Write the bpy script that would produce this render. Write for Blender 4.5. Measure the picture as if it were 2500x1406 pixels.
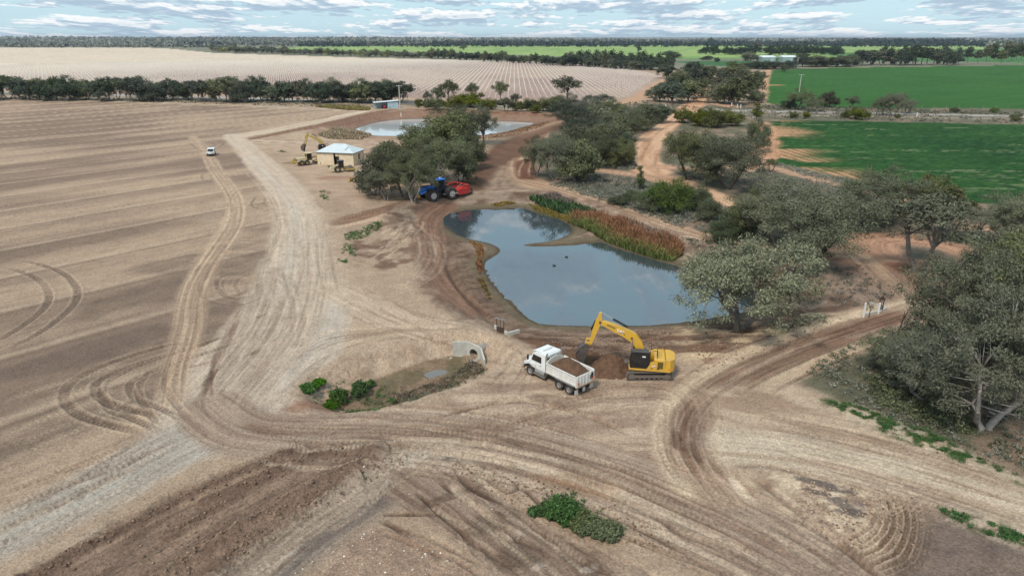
import bpy, bmesh, math, random, time
import numpy as np
from mathutils import Vector, Matrix, Euler
random.seed(7)
T0 = time.time()
sc = bpy.context.scene
for _o in list(bpy.data.objects):
    bpy.data.objects.remove(_o)
COL = sc.collection

# ------------------------------------------------------------------ camera
CAMH, FPX, CX, CY, HOR = 30.0, 1667.0, 1250.0, 703.0, 90.0     # focal length etc. in pixels of a 2500 px frame
PITCH = math.atan((CY - HOR) / FPX)
cam = bpy.data.cameras.new('camera')
cam.sensor_width = 36.0
cam.lens = 36.0 * FPX / 2500.0
cam.clip_start = 0.5
cam.clip_end = 60000.0
camo = bpy.data.objects.new('camera', cam)
camo.location = (0, 0, CAMH)
camo.rotation_euler = (math.pi / 2 - PITCH, 0, 0)
COL.objects.link(camo)
sc.camera = camo

# ------------------------------------------------------------------ world: sky with a broken deck of cloud
SUN_EL, SUN_AZ = math.radians(52), math.radians(212)      # azimuth measured from +Y (view direction), clockwise
world = bpy.data.worlds.new('World')
sc.world = world
world.use_nodes = True
wn, wl = world.node_tree.nodes, world.node_tree.links
wn.clear()

def nd(nodes, typ, **kw):
    n = nodes.new(typ)
    for k, v in kw.items():
        if k == 'ins':
            for i, val in v.items():
                n.inputs[i].default_value = val
        else:
            setattr(n, k, v)
    return n

def build_world():
    out = nd(wn, 'ShaderNodeOutputWorld')
    bg = nd(wn, 'ShaderNodeBackground', ins={'Strength': 0.1})
    sky = nd(wn, 'ShaderNodeTexSky', sky_type='NISHITA', sun_disc=False, sun_elevation=SUN_EL,
             sun_rotation=SUN_AZ, air_density=1.0, dust_density=0.6, ozone_density=1.0, altitude=60.0)
    tc = nd(wn, 'ShaderNodeTexCoord')
    sep = nd(wn, 'ShaderNodeSeparateXYZ')
    wl.new(tc.outputs['Generated'], sep.inputs[0])
    zc = nd(wn, 'ShaderNodeMath', operation='MAXIMUM', ins={1: 0.0})
    wl.new(sep.outputs['Z'], zc.inputs[0])

    def plane(off, seed):
        za = nd(wn, 'ShaderNodeMath', operation='ADD', ins={1: off})
        wl.new(zc.outputs[0], za.inputs[0])
        dv = nd(wn, 'ShaderNodeVectorMath', operation='DIVIDE')
        cmb = nd(wn, 'ShaderNodeCombineXYZ')
        for i in range(3):
            wl.new(za.outputs[0], cmb.inputs[i])
        wl.new(tc.outputs['Generated'], dv.inputs[0])
        wl.new(cmb.outputs[0], dv.inputs[1])
        mp = nd(wn, 'ShaderNodeMapping')
        mp.inputs['Location'].default_value = (seed, seed * 0.7, 0)
        mp.inputs['Scale'].default_value = (1.1, .8, 0)
        wl.new(dv.outputs[0], mp.inputs['Vector'])
        n = nd(wn, 'ShaderNodeTexNoise', noise_dimensions='2D',
               ins={'Scale': 0.72, 'Detail': 8.0, 'Roughness': 0.56, 'Distortion': 0.0})
        wl.new(mp.outputs[0], n.inputs['Vector'])
        m2 = nd(wn, 'ShaderNodeMapping')                        # billows on the edges of each cloud
        m2.inputs['Location'].default_value = (seed * 2.3, seed, 0)
        m2.inputs['Scale'].default_value = (6.0, 2.6, 0)
        wl.new(dv.outputs[0], m2.inputs['Vector'])
        p = nd(wn, 'ShaderNodeTexNoise', noise_dimensions='2D', ins={'Scale': 1.0, 'Detail': 4.0, 'Roughness': 0.55})
        wl.new(m2.outputs[0], p.inputs['Vector'])
        s = nd(wn, 'ShaderNodeMath', operation='MULTIPLY_ADD', ins={1: 0.34, 2: -0.17})
        wl.new(p.outputs['Fac'], s.inputs[0])
        a = nd(wn, 'ShaderNodeMath', operation='ADD')
        wl.new(n.outputs['Fac'], a.inputs[0]); wl.new(s.outputs[0], a.inputs[1])
        return a
    n1 = plane(0.075, 5.3)          # deck as seen
    n2 = plane(0.081, 5.3)         # the same deck a little higher up: where it thins out the tops are lit
    cov = nd(wn, 'ShaderNodeMapRange', interpolation_type='SMOOTHSTEP', ins={'From Min': 0.45, 'From Max': 0.51})
    wl.new(n1.outputs[0], cov.inputs['Value'])
    df = nd(wn, 'ShaderNodeMath', operation='SUBTRACT')
    wl.new(n1.outputs[0], df.inputs[0]); wl.new(n2.outputs[0], df.inputs[1])
    lit = nd(wn, 'ShaderNodeMapRange', ins={'From Min': -0.05, 'From Max': 0.10})
    wl.new(df.outputs[0], lit.inputs['Value'])
    thick = nd(wn, 'ShaderNodeMapRange', ins={'From Min': 0.46, 'From Max': 0.72, 'To Min': 0.25, 'To Max': -0.25})
    wl.new(n1.outputs[0], thick.inputs['Value'])
    lsum = nd(wn, 'ShaderNodeMath', operation='ADD', use_clamp=True)
    wl.new(lit.outputs[0], lsum.inputs[0]); wl.new(thick.outputs[0], lsum.inputs[1])
    ramp = nd(wn, 'ShaderNodeValToRGB')
    cr = ramp.color_ramp
    cr.elements[0].position = 0.0; cr.elements[0].color = (2.1, 2.75, 3.4, 1)
    cr.elements[1].position = 1.0; cr.elements[1].color = (5.0, 5.1, 5.15, 1)
    e = cr.elements.new(0.55); e.color = (2.6, 3.3, 3.9, 1)
    wl.new(lsum.outputs[0], ramp.inputs[0])
    # clear sky between the clouds: Nishita, lifted a little so it keeps its pale cyan near the horizon
    gain = nd(wn, 'ShaderNodeMix', data_type='RGBA', blend_type='MULTIPLY', ins={0: 1.0})
    gain.inputs[7].default_value = (0.33, 0.40, 0.50, 1)
    wl.new(sky.outputs[0], gain.inputs[6])
    mix = nd(wn, 'ShaderNodeMix', data_type='RGBA')
    veil = nd(wn, 'ShaderNodeMix', data_type='RGBA', ins={0: 0.72})
    veil.inputs[7].default_value = (3.3, 4.55, 5.1, 1)          # thin high haze, pale cyan
    wl.new(gain.outputs[2], veil.inputs[6])
    wl.new(cov.outputs[0], mix.inputs[0])
    wl.new(veil.outputs[2], mix.inputs[6]); wl.new(ramp.outputs[0], mix.inputs[7])
    wl.new(mix.outputs[2], bg.inputs['Color'])
    wl.new(bg.outputs[0], out.inputs['Surface'])
build_world()
try:
    world.cycles.sampling_method = 'MANUAL'; world.cycles.sample_map_resolution = 512
except Exception:
    pass

# ------------------------------------------------------------------ sun (veiled by the cloud: weak and wide)
sun = bpy.data.lights.new('sun', 'SUN')
sun.energy = 1.5
sun.angle = math.radians(10)
sun.color = (1.0, 0.93, 0.83)
suno = bpy.data.objects.new('sun', sun)
sd_ = Vector((math.sin(SUN_AZ) * math.cos(SUN_EL), math.cos(SUN_AZ) * math.cos(SUN_EL), math.sin(SUN_EL)))
suno.rotation_euler = (-sd_).to_track_quat('-Z', 'Y').to_euler()
suno.location = sd_ * 200
COL.objects.link(suno)

vs = sc.view_settings
vs.view_transform = 'Standard'
vs.look = 'None'
vs.exposure = 1.02
vs.gamma = 1.0
vs.use_curve_mapping = False
sc.render.engine = 'CYCLES'
sc.cycles.max_bounces = 6
sc.cycles.diffuse_bounces = 2
sc.cycles.glossy_bounces = 2
sc.cycles.transmission_bounces = 2
sc.cycles.volume_bounces = 0
sc.cycles.transparent_max_bounces = 4
sc.cycles.use_denoising = True

# ------------------------------------------------------------------ pixel <-> place
cP, sP = math.cos(PITCH), math.sin(PITCH)

def ray(px, py):
    dx, dy = (px - CX) / FPX, (CY - py) / FPX
    return (dx, cP + dy * sP, -sP + dy * cP)

def G0(px, py, z=0.0):
    d = ray(px, py)
    t = (z - CAMH) / d[2]
    return (d[0] * t, d[1] * t)

def depth_of(x, y, z):
    return y * cP + (CAMH - z) * sP

def pix(x, y, z):
    t = depth_of(x, y, z)
    u = y * sP + (z - CAMH) * cP
    return (CX + FPX * x / t, CY - FPX * u / t)

def srgb(r, g, b):
    f = lambda c: c / 12.92 if c <= 0.04045 else ((c + 0.055) / 1.055) ** 2.4
    return np.array([f(r / 255.0), f(g / 255.0), f(b / 255.0)])
ALB = np.array([0.98, 0.965, 0.955])
def A(r, g, b):
    """real base colour of a surface seen in the open in the photograph as this sRGB value"""
    return srgb(r, g, b) * ALB

# ------------------------------------------------------------------ numpy noise
_rng = np.random.RandomState(11)
_tab = _rng.rand(16, 256, 256).astype(np.float32)

def vnoise(x, y, seed=0):
    t = _tab[seed % 16]
    xi = np.floor(x); yi = np.floor(y)
    fx = (x - xi).astype(np.float32); fy = (y - yi).astype(np.float32)
    xi = xi.astype(np.int64) & 255; yi = yi.astype(np.int64) & 255
    x1 = (xi + 1) & 255; y1 = (yi + 1) & 255
    fx = fx * fx * (3 - 2 * fx); fy = fy * fy * (3 - 2 * fy)
    a = t[xi, yi]; b = t[x1, yi]; c = t[xi, y1]; d = t[x1, y1]
    return (a + (b - a) * fx) * (1 - fy) + (c + (d - c) * fx) * fy

def fbm(x, y, octv=4, seed=0, gain=0.5):
    s = 0.0; a = 1.0; tot = 0.0
    for o in range(octv):
        s = s + a * vnoise(x * (2.03 ** o) + 17.3 * o, y * (2.03 ** o) - 9.1 * o, seed + o)
        tot += a; a *= gain
    return s / tot

def sstep(a, b, x):
    t = np.clip((x - a) / (b - a), 0, 1)
    return t * t * (3 - 2 * t)

def seg_d2(x, y, a, b):
    dx, dy = b[0] - a[0], b[1] - a[1]
    L = dx * dx + dy * dy + 1e-12
    t = np.clip(((x - a[0]) * dx + (y - a[1]) * dy) / L, 0, 1)
    ex, ey = x - (a[0] + t * dx), y - (a[1] + t * dy)
    return ex * ex + ey * ey, t, dx, dy

def sdpoly(P, x, y):
    """signed distance in metres to a polygon (negative inside)"""
    best = np.full(np.shape(x), 1e18)
    ins = np.zeros(np.shape(x), bool)
    n = len(P)
    for i in range(n):
        a, b = P[i], P[(i + 1) % n]
        d2, t, dx, dy = seg_d2(x, y, a, b)
        best = np.minimum(best, d2)
        c = ((a[1] > y) != (b[1] > y))
        with np.errstate(divide='ignore', invalid='ignore'):
            xx = (b[0] - a[0]) * (y - a[1]) / (b[1] - a[1] + 1e-15) + a[0]
        ins ^= (c & (x < xx))
    d = np.sqrt(best)
    return np.where(ins, -d, d)

def smooth_path(pts, n=6, closed=False):
    P = [np.array(p, float) for p in pts]
    m = len(P)
    out = []
    rng = range(m) if closed else range(m - 1)
    for i in rng:
        if closed:
            p0, p1, p2, p3 = P[i - 1], P[i], P[(i + 1) % m], P[(i + 2) % m]
        else:
            p0, p1, p2, p3 = P[max(i - 1, 0)], P[i], P[i + 1], P[min(i + 2, m - 1)]
        for k in range(n):
            t = k / n
            out.append(0.5 * ((2 * p1) + (-p0 + p2) * t + (2 * p0 - 5 * p1 + 4 * p2 - p3) * t * t + (-p0 + 3 * p1 - 3 * p2 + p3) * t ** 3))
    if not closed:
        out.append(P[-1])
    return out
# ------------------------------------------------------------------ the lie of the land
ZW1, ZW2, ZD = -1.35, -1.6, -1.5      # level of the pond, of the far dam, of the ditch floor
POND1_PX = [(1080,536),(1100,521),(1150,512),(1215,511),(1262,508),(1292,512),(1330,524),(1362,533),(1388,546),(1398,562),
            (1388,574),(1362,584),(1325,592),(1278,598),(1310,602),(1400,599),(1462,592),(1490,600),(1545,618),(1600,634),
            (1650,648),(1720,668),(1800,690),(1868,712),(1884,732),(1850,752),(1780,770),(1690,785),(1600,794),(1500,797),
            (1390,796),(1315,790),(1278,768),(1242,732),(1204,692),(1184,654),(1190,636),(1214,622),(1221,610),(1200,597),
            (1150,585),(1112,572),(1088,552)]
POND2_PX = [(868,318),(905,304),(960,294),(1040,291),(1120,293),(1210,297),(1302,301),(1272,311),(1232,322),(1190,333),
            (1100,339),(960,338),(915,331)]
DITCH_PX = [(1150,872),(1186,900),(1110,938),(1010,972),(910,1000),(850,1004),(812,980),(870,945),(960,912),(1050,880)]
POND1 = smooth_path([G0(px, py, ZW1) for px, py in POND1_PX], 2, True)
POND2 = smooth_path([G0(px, py, ZW2) for px, py in POND2_PX], 2, True)
DITCH = smooth_path([G0(px, py, ZD) for px, py in DITCH_PX], 2, True)

def bb(P, m):
    a = np.array(P)
    return a[:, 0].min() - m, a[:, 0].max() + m, a[:, 1].min() - m, a[:, 1].max() + m
BBP1, BBP2, BBD = bb(POND1, 16), bb(POND2, 40), bb(DITCH, 6)

def h_macro(x, y):
    x = np.atleast_1d(np.asarray(x, float)); y = np.atleast_1d(np.asarray(y, float))
    z = np.zeros(x.shape)
    b = BBP1; k = (x > b[0]) & (x < b[1]) & (y > b[2]) & (y < b[3])
    if k.any():
        xs, ys = x[k], y[k]
        s = sdpoly(POND1, xs, ys) + 0.5 * (fbm(xs * .5, ys * .5, 3, 3) - .5)
        out = ZW1 * (1 - np.clip(s / 9.0, 0, 1) ** 0.75) + 0.25 * np.exp(-((s - 9.5) / 2.5) ** 2)
        z[k] = np.where(s > 0, out, ZW1 - np.minimum(0.5, -s * 0.12))
    b = BBP2; k = (x > b[0]) & (x < b[1]) & (y > b[2]) & (y < b[3])
    if k.any():
        xs, ys = x[k], y[k]
        s = sdpoly(POND2, xs, ys)
        far = sstep(300, 330, ys)
        top = 0.6 + 0.9 * far
        up = ZW2 + (top - ZW2) * sstep(1.0, 11.0, s)
        dn = top * (1 - sstep(15.0, 34.0, s))
        z[k] += np.where(s < 12.0, np.where(s > 0, up, ZW2 - 0.5), dn)
    b = BBD; k = (x > b[0]) & (x < b[1]) & (y > b[2]) & (y < b[3])
    if k.any():
        xs, ys = x[k], y[k]
        s = sdpoly(DITCH, xs, ys) + 0.5 * (fbm(xs * .9, ys * .9, 3, 5) - .5)
        z[k] += ZD * (1 - sstep(0.0, 3.2, s)) + 0.12 * np.exp(-((s - 3.6) / 1.0) ** 2)
    # low wooded rises at the skyline
    far = sstep(2600, 5200, y)
    if far.any():
        ang = x / np.maximum(y, 1)
        rise = (0.35 + 0.65 * sstep(0.25, -0.35, ang)) * (5 + 36 * fbm(x / 1500.0 + 3, y / 2600.0, 3, 2))
        z = z + far * rise * (1 - 0.5 * sstep(5000, 9000, y))
    return z

def G(px, py):
    z = 0.0
    x, y = G0(px, py)
    if y < 2500 and not any(k[0] - 4 < x < k[1] + 4 and k[2] - 6 < y < k[3] + 12 for k in (BBP1, BBP2, BBD)):
        return np.array([x, y])
    for _ in range(10):
        x, y = G0(px, py, z)
        z = 0.5 * z + 0.5 * float(h_macro(x, y)[0])
    x, y = G0(px, py, z)
    return np.array([x, y])

def GZ(px, py):
    p = G(px, py)
    return Vector((p[0], p[1], float(h_macro(p[0], p[1])[0])))

# ------------------------------------------------------------------ one sheet of ground, finer near by
NC, NROW = 1080, 730
pxr = np.concatenate([np.linspace(1700, 1420, 24, endpoint=False), np.linspace(1420, 100, NROW - 60, endpoint=False),
                      np.linspace(100, 91.6, 36)])
Yr = np.array([G0(CX, p)[1] for p in pxr])
tt = np.linspace(-1.12, 1.12, NC)
tt = np.concatenate([[-9, -5, -3, -2, -1.5, -1.25], tt, [1.25, 1.5, 2, 3, 5, 9]])
NC = len(tt); NR = len(Yr)
X = (tt[None, :] * Yr[:, None]).ravel()
Y = np.repeat(Yr[:, None], NC, 1).ravel()
N = len(X)
Z = h_macro(X, Y)
C = np.zeros((N, 3), np.float32)
VEG = np.zeros(N, np.float32)          # how much of the surface is plants
REG = np.zeros(N, np.int32)            # which piece of ground a vertex belongs to
DZ = np.zeros(N, np.float32)           # ruts, ridges
print('grid', N, time.time() - T0)

def crop(pts, m):
    a = np.array(pts)
    return np.nonzero((X > a[:, 0].min() - m) & (X < a[:, 0].max() + m) & (Y > a[:, 1].min() - m) & (Y < a[:, 1].max() + m))[0]

def lay(idx, col, a):
    a = np.asarray(a, np.float32)
    if a.ndim == 1:
        a = a[:, None]
    C[idx] = C[idx] * (1 - a) + np.asarray(col, np.float32) * a

def area(px, soft=1.0, rag=0.0, ragf=0.3, seed=4, ground=True):
    """inside mask 0..1 of a patch of ground, with a ragged edge"""
    P = [G(*p) for p in px] if ground else px
    i = crop(P, soft + rag + 0.5)
    s = sdpoly(P, X[i], Y[i])
    if rag:
        s = s + rag * 2 * (fbm(X[i] * ragf, Y[i] * ragf, 4, seed) - 0.5)
    return i, 1 - sstep(-soft, soft, s), s

class Path:
    """a wheel path or track along a line of points; gives distance along and across it"""
    def __init__(self, px, width, soft=0.6, n=6, ground=True):
        P = smooth_path([G(*p) for p in px] if ground else px, n)
        w = width if np.ndim(width) else [width] * len(px)
        W = np.interp(np.linspace(0, 1, len(P)), np.linspace(0, 1, len(w)), w)
        wm = W.max() / 2 + soft + 0.3
        idx = crop(P, wm)
        x, y = X[idx], Y[idx]
        best = np.full(len(idx), 1e18); s = np.zeros(len(idx)); lat = np.zeros(len(idx)); ww = np.ones(len(idx))
        acc = 0.0
        for k in range(len(P) - 1):
            a, b = P[k], P[k + 1]
            L = math.hypot(b[0] - a[0], b[1] - a[1])
            if L < 1e-6:
                continue
            near = np.nonzero((x > min(a[0], b[0]) - wm) & (x < max(a[0], b[0]) + wm) & (y > min(a[1], b[1]) - wm) & (y < max(a[1], b[1]) + wm))[0]
            if len(near):
                d2, t, dx, dy = seg_d2(x[near], y[near], a, b)
                u = d2 < best[near]
                j = near[u]
                best[j] = d2[u]; s[j] = acc + t[u] * L
                cr = (dx * (y[j] - a[1]) - dy * (x[j] - a[0])) / L
                lat[j] = cr
                ww[j] = W[k] + (W[k + 1] - W[k]) * t[u]
            acc += L
        d = np.sqrt(best)
        keep = d < ww / 2 + soft
        self.i = idx[keep]; self.d = d[keep]; self.s = s[keep]; self.l = lat[keep]; self.w = ww[keep]; self.L = acc
        self.ends = sstep(0, min(6.0, acc * .15), self.s) * (1 - sstep(acc - min(6.0, acc * .15), acc, self.s))
        self.soft = soft
    def mask(self, rag=0.0, seed=2):
        d = self.d + (rag * 2 * (fbm(X[self.i] * .35, Y[self.i] * .35, 3, seed) - .5) if rag else 0)
        return 1 - sstep(self.w / 2 - self.soft, self.w / 2 + self.soft, d)
    def streak(self, seed=0, along=0.05, across=1.6, octv=3):
        return fbm(self.s * along + 31 * seed, self.l * across + 7 * seed, octv, seed)

def road(px, width, col, col2, soft=0.8, alpha=1.0, seed=0, contrast=1.0, along=0.05, across=1.6, rag=0.4, ends=False, reg=None, lo=.32, hi=.68):
    p = Path(px, width, soft)
    m = p.mask(rag) * alpha
    if ends:
        m = m * p.ends
    nearp = len(p.i) > 0 and Y[p.i].mean() < 125
    f = p.streak(seed, along, across, 4)
    if nearp:
        f = .5 * f + .5 * p.streak(seed + 5, along * 1.6, across * 3.2, 4)
        f = .5 + (f - .5) * 1.35
    f = sstep(lo, hi, f) * contrast
    col, col2 = np.asarray(col), np.asarray(col2)
    cc = col[None, :] * (1 - f[:, None]) + col2[None, :] * f[:, None]
    if p.L < 260:
        fs = p.streak(seed + 3, .14, 5.0, 2)
        cc = cc * (1 + .34 * (fs - .5)[:, None] * sstep(200, 90, Y[p.i])[:, None])
    lay(p.i, cc, m)
    if reg is not None:
        REG[p.i[m > 0.5]] = reg
    return p

def tyres(px, gauge=2.3, width=0.6, col=None, a=0.55, tread=0.45, depth=0.05, ridge=0.5, seed=0, n=6, ground=True):
    """a pair of wheel marks pressed into the soil, with lug prints"""
    col = A(112, 92, 78) if col is None else col
    p = Path(px, gauge + width + 0.5, 0.3, n, ground)
    o = np.abs(np.abs(p.l) - gauge / 2)
    inb = 1 - sstep(width * .38, width * .58, o)
    patch = 0.35 + 0.65 * sstep(.3, .6, fbm(p.s * .12 + seed, p.l * .2, 3, seed))
    lug = 1.0
    if tread:
        ph = (p.s + 0.5 * np.where(p.l > 0, 1, -1) * (np.abs(p.l) - gauge / 2) * np.where(np.abs(p.l) > gauge / 2, 1, -1)) / tread
        lug = 0.45 + 0.55 * (np.sin(ph * 2 * math.pi) > 0)
    lay(p.i, col, np.clip(inb * patch * lug * a * p.ends, 0, 1))
    rim = np.exp(-((o - width * .72) / (width * .16)) ** 2)
    lay(p.i, A(200, 181, 158), np.clip(rim * patch * a * ridge * .8 * p.ends, 0, 1))
    DZ[p.i] += (-depth * inb * lug + depth * 0.8 * rim) * patch * p.ends
    return p

def rut(px, width=0.5, col=None, a=0.8, depth=0.1, soft=0.16, seed=0, rag=0.25, ends=True):
    col = A(104, 82, 68) if col is None else col
    p = Path(px, width, soft)
    m = p.mask(rag, seed + 1)
    k = 0.4 + 0.6 * sstep(.3, .6, fbm(p.s * .25 + 5 * seed, p.l * .3, 3, seed))
    e = p.ends if ends else 1.0
    lay(p.i, col, m * a * k * e)
    DZ[p.i] -= depth * m * k * e
    return p

def sub_path(P, off, s0, s1, wob=0.0, seed=0):
    """stretch of a path, shifted sideways by off metres"""
    Q = np.array(P)
    d = np.r_[0, np.cumsum(np.linalg.norm(np.diff(Q, axis=0), axis=1))]
    t = np.linspace(d[-1] * s0, d[-1] * s1, 14)
    q = np.stack([np.interp(t, d, Q[:, 0]), np.interp(t, d, Q[:, 1])], 1)
    g = np.gradient(q, axis=0); g /= np.linalg.norm(g, axis=1)[:, None] + 1e-9
    o = off + wob * np.sin(np.linspace(0, 3.0, 14) + seed)
    return q + np.stack([-g[:, 1], g[:, 0]], 1) * o[:, None]

def traffic(px, n, spread, rng, dark=.6, alpha=(.3, .65), tread=True):
    """wheel marks of many passes along one way, overlapping and broken"""
    P = smooth_path([G(*p) for p in px], 4)
    for k in range(n):
        s0 = rng.uniform(0, .7); s1 = min(1.0, s0 + rng.uniform(.25, .7))
        q = sub_path(P, rng.uniform(-spread, spread), s0, s1, rng.uniform(0, .8), k)
        col = A(*( (108, 88, 74) if rng.rand() < .5 else (128, 106, 90))) if rng.rand() < dark else A(*((204, 187, 166) if rng.rand() < .6 else (186, 166, 146)))
        tyres(list(q), rng.uniform(1.7, 2.2), rng.uniform(.28, .55), col, rng.uniform(*alpha), rng.choice([.34, .42, .5]) if tread and rng.rand() < .8 else 0, rng.uniform(.03, .07), .6, int(rng.randint(0, 9)), 2, False)

def spot(px, py, rx, ry, col, a=1.0, rag=0.5, seed=0, ragf=0.6, ang=0.0):
    """a patch of other soil; rx, ry in metres"""
    c = G(px, py)
    R = max(rx, ry) * (1.3 + rag)
    i = crop([c], R)
    dx, dy = X[i] - c[0], Y[i] - c[1]
    ca, sa = math.cos(ang), math.sin(ang)
    u, v = (dx * ca + dy * sa) / rx, (-dx * sa + dy * ca) / ry
    d = np.sqrt(u * u + v * v) + rag * 2 * (fbm(X[i] * ragf, Y[i] * ragf, 4, seed) - .5)
    lay(i, col, (1 - sstep(.55, 1.05, d)) * a)
    return i, d
# ------------------------------------------------------------------ soils, tracks, fields
SOIL, SOIL2, PALE, GREY = A(182, 160, 137), A(158, 135, 115), A(205, 189, 167), A(190, 180, 168)
DARK, RED, DAMP, WHITE = A(128, 107, 92), A(120, 88, 70), A(97, 78, 67), A(222, 214, 202)
f0 = fbm(X * .06, Y * .06, 4, 1); f1 = fbm(X * .45, Y * .45, 4, 6)
k = np.clip(.5 + 1.6 * (f0 - .5) + .9 * (f1 - .5), 0, 1)[:, None]
C[:] = SOIL * (1 - k) + SOIL2 * k
# beyond the paddocks: floor of open woodland
m = sstep(620, 800, Y)
lay(np.arange(N), A(122, 122, 104), m)

# scrubby ground on the right, pinkish soil with grey saltbush litter
SCRUB_PX = [(1210,330),(1380,240),(1500,255),(2900,262),(2900,1330),(2480,1165),(2330,1090),(2200,1060),(2050,985),(1950,930),
            (1960,850),(2240,762),(2210,700),(1960,640),(1850,602),(1680,577),(1480,503),(1330,457),(1270,447),(1300,390),(1250,350)]
i, a, s = area(SCRUB_PX, 2.0, 3.0, .15)
q = fbm(X[i] * .16, Y[i] * .16, 5, 9); q2 = fbm(X[i] * .9, Y[i] * .9, 3, 4)
cc = A(138, 120, 103)[None] * (1 - sstep(.34, .54, q)[:, None]) + A(104, 102, 84)[None] * sstep(.34, .54, q)[:, None]
cc = cc * (0.8 + 0.4 * q2[:, None])
lay(i, cc, a)

# bare ploughed field, striped by the seeder
FIELD_PX = [(-1400,228),(0,240),(300,247),(700,262),(880,270),(560,330),(600,382),(655,445),(676,500),(668,560),(640,640),
            (600,720),(560,800),(480,900),(425,1000),(470,1045),(0,1240),(-900,1560),(-1400,1560)]
i, a, s = area(FIELD_PX, 1.2, 1.0)
x, y = X[i], Y[i]
ux, uy = 0.664, 0.748
u = (x + 76.8) * ux + (y - 98.1) * uy; v = (x + 76.8) * uy - (y - 98.1) * ux
v = v + 1.2 * (fbm(u * .03, v * .03, 2, 3) - .5)
ph = (v / 14.5) % 1.0
band = fbm(u * .018 + 40, v * .09, 4, 7)
clo = fbm(x * .028, y * .028, 4, 10)
dark = sstep(.36, .70, .55 * band + .45 * clo + .07 * np.cos((ph - .25) * 2 * math.pi) + .015)
c1, c2 = A(178, 155, 132), A(137, 117, 102)
cc = c1[None] * (1 - dark[:, None]) + c2[None] * dark[:, None]
lay(i, cc, a)
REG[i[s < 0]] = 1
ln = np.exp(-((np.minimum(ph, 1 - ph) * 14.5) / .75) ** 2) * (0.35 + .65 * sstep(.3, .55, fbm(u * .05, v * .02, 3, 5)))
lay(i, A(198, 176, 151), ln * .5 * a)
ln2 = np.exp(-(((ph - .085) * 14.5) / .4) ** 2) * sstep(.35, .6, fbm(u * .05 + 9, v * .02, 3, 5))
lay(i, A(112, 94, 82), ln2 * .5 * a)
fine = fbm(u * .12, v * 2.2, 3, 12)
lay(i, A(120, 102, 89), sstep(.5, .8, fine) * .35 * a)
# darker damp drifts near the road end of the field
for px, py, rx, ry, al in [(370,720,12,5,.55),(180,870,14,3.2,.6),(420,640,9,3,.5),(560,640,7,3,.4),(250,1010,10,2,.45),(480,820,7,3,.45),(200,1040,9,1.6,.4)]:
    spot(px, py, rx, ry, A(112, 95, 84), al, .5, 3, .25, math.radians(48))
i, a, s = area([(400,650),(560,590),(668,540),(655,640),(600,730),(545,800),(440,800),(380,720)], 3, 3)
lay(i, A(122, 104, 92), a * .62 * sstep(.35, .6, fbm(X[i] * .12, Y[i] * .3, 4, 6)))
# headland strip along its far side
road([(-500,236),(0,241),(300,249),(700,263),(890,270)], [7,7,7,6,5], A(196,178,156), A(170,150,130), soft=1.5, along=.02, across=.6)
road([(-500,226),(0,231),(300,238),(700,252),(900,258)], [7,7,7,7,6], A(126,116,98), A(150,136,114), soft=2, along=.05, across=.3)

# young vineyard behind the tree belt
VINE_PX = [(-700,119),(0,117),(330,116),(420,120),(520,130),(860,141),(1000,144),(1260,151),(1400,156),(1530,166),(1618,186),
           (1590,205),(1545,236),(1498,252),(1300,243),(1060,243),(985,238),(0,219),(-700,214)]
i, a, s = area(VINE_PX, 2.5, 2.0, .05)
x, y = X[i], Y[i]
q = fbm(x * .01, y * .006, 4, 8); q2 = fbm(x * .06, y * .03, 3, 2)
cc = A(158, 136, 126)[None] * (1 - sstep(.35, .7, q)[:, None]) + A(178, 158, 143)[None] * sstep(.35, .7, q)[:, None]
cc = cc * (.9 + .2 * q2[:, None])
far = sstep(700, 1250, y - 1.0 * x)                           # sunlight on the back of the field, put into paler soil
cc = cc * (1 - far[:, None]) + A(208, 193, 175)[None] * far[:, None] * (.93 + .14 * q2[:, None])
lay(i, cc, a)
REG[i[s < 0]] = 2
i, a, s = area([(1500,252),(1545,236),(1590,206),(1640,186),(1655,192),(1620,215),(1590,240),(1540,255)], 1.5, 1.5)
lay(i, A(186, 150, 122), a)
road([(-600,160),(0,157),(500,158),(900,150),(1050,146)], 9, A(214,203,186), A(190,172,154), soft=3, along=.01)

# green crops
def crop_field(px, ca, cb, reg, ang, soft=1.0, rag=1.5, rows=1.2):
    i, a, s = area(px, soft, rag, .12)
    x, y = X[i], Y[i]
    ca_, sa_ = math.cos(ang), math.sin(ang)
    u = x * ca_ + y * sa_; v = -x * sa_ + y * ca_
    q = fbm(x * .03, y * .03, 4, 3); r = fbm(u * .02, v * .5, 4, 5)
    k = np.clip(.5 + 1.3 * (q - .5) + 1.2 * (r - .5), 0, 1)
    cc = ca[None] * (1 - k[:, None]) + cb[None] * k[:, None]
    lay(i, cc, a)
    VEG[i] = np.maximum(VEG[i], a)
    REG[i[s < 0]] = reg
    return i, a, s, u, v
NEAR_PX = [(1880,297),(1950,294),(2150,298),(2500,305),(3100,314),(3100,620),(2700,560),(2460,502),(2340,492),(2200,462),(2080,436),(1960,412),(1900,398),(1868,378),(1878,340)]
i, a, s, u, v = crop_field(NEAR_PX, A(28, 69, 26), A(45, 86, 34), 3, math.radians(-6))
thin = sstep(.58, .70, fbm(u * .03, v * .25, 4, 2)) * sstep(.45, .6, fbm(u * .5, v * .9, 3, 9))
lay(i, A(130, 140, 104), thin * .55 * a)
spk = fbm(X[i] * .8, Y[i] * .8, 3, 11)
lay(i, A(18, 48, 22), sstep(.52, .68, spk) * .55 * a)
lay(i, A(72, 106, 62), sstep(.44, .30, spk) * .28 * a)
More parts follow.
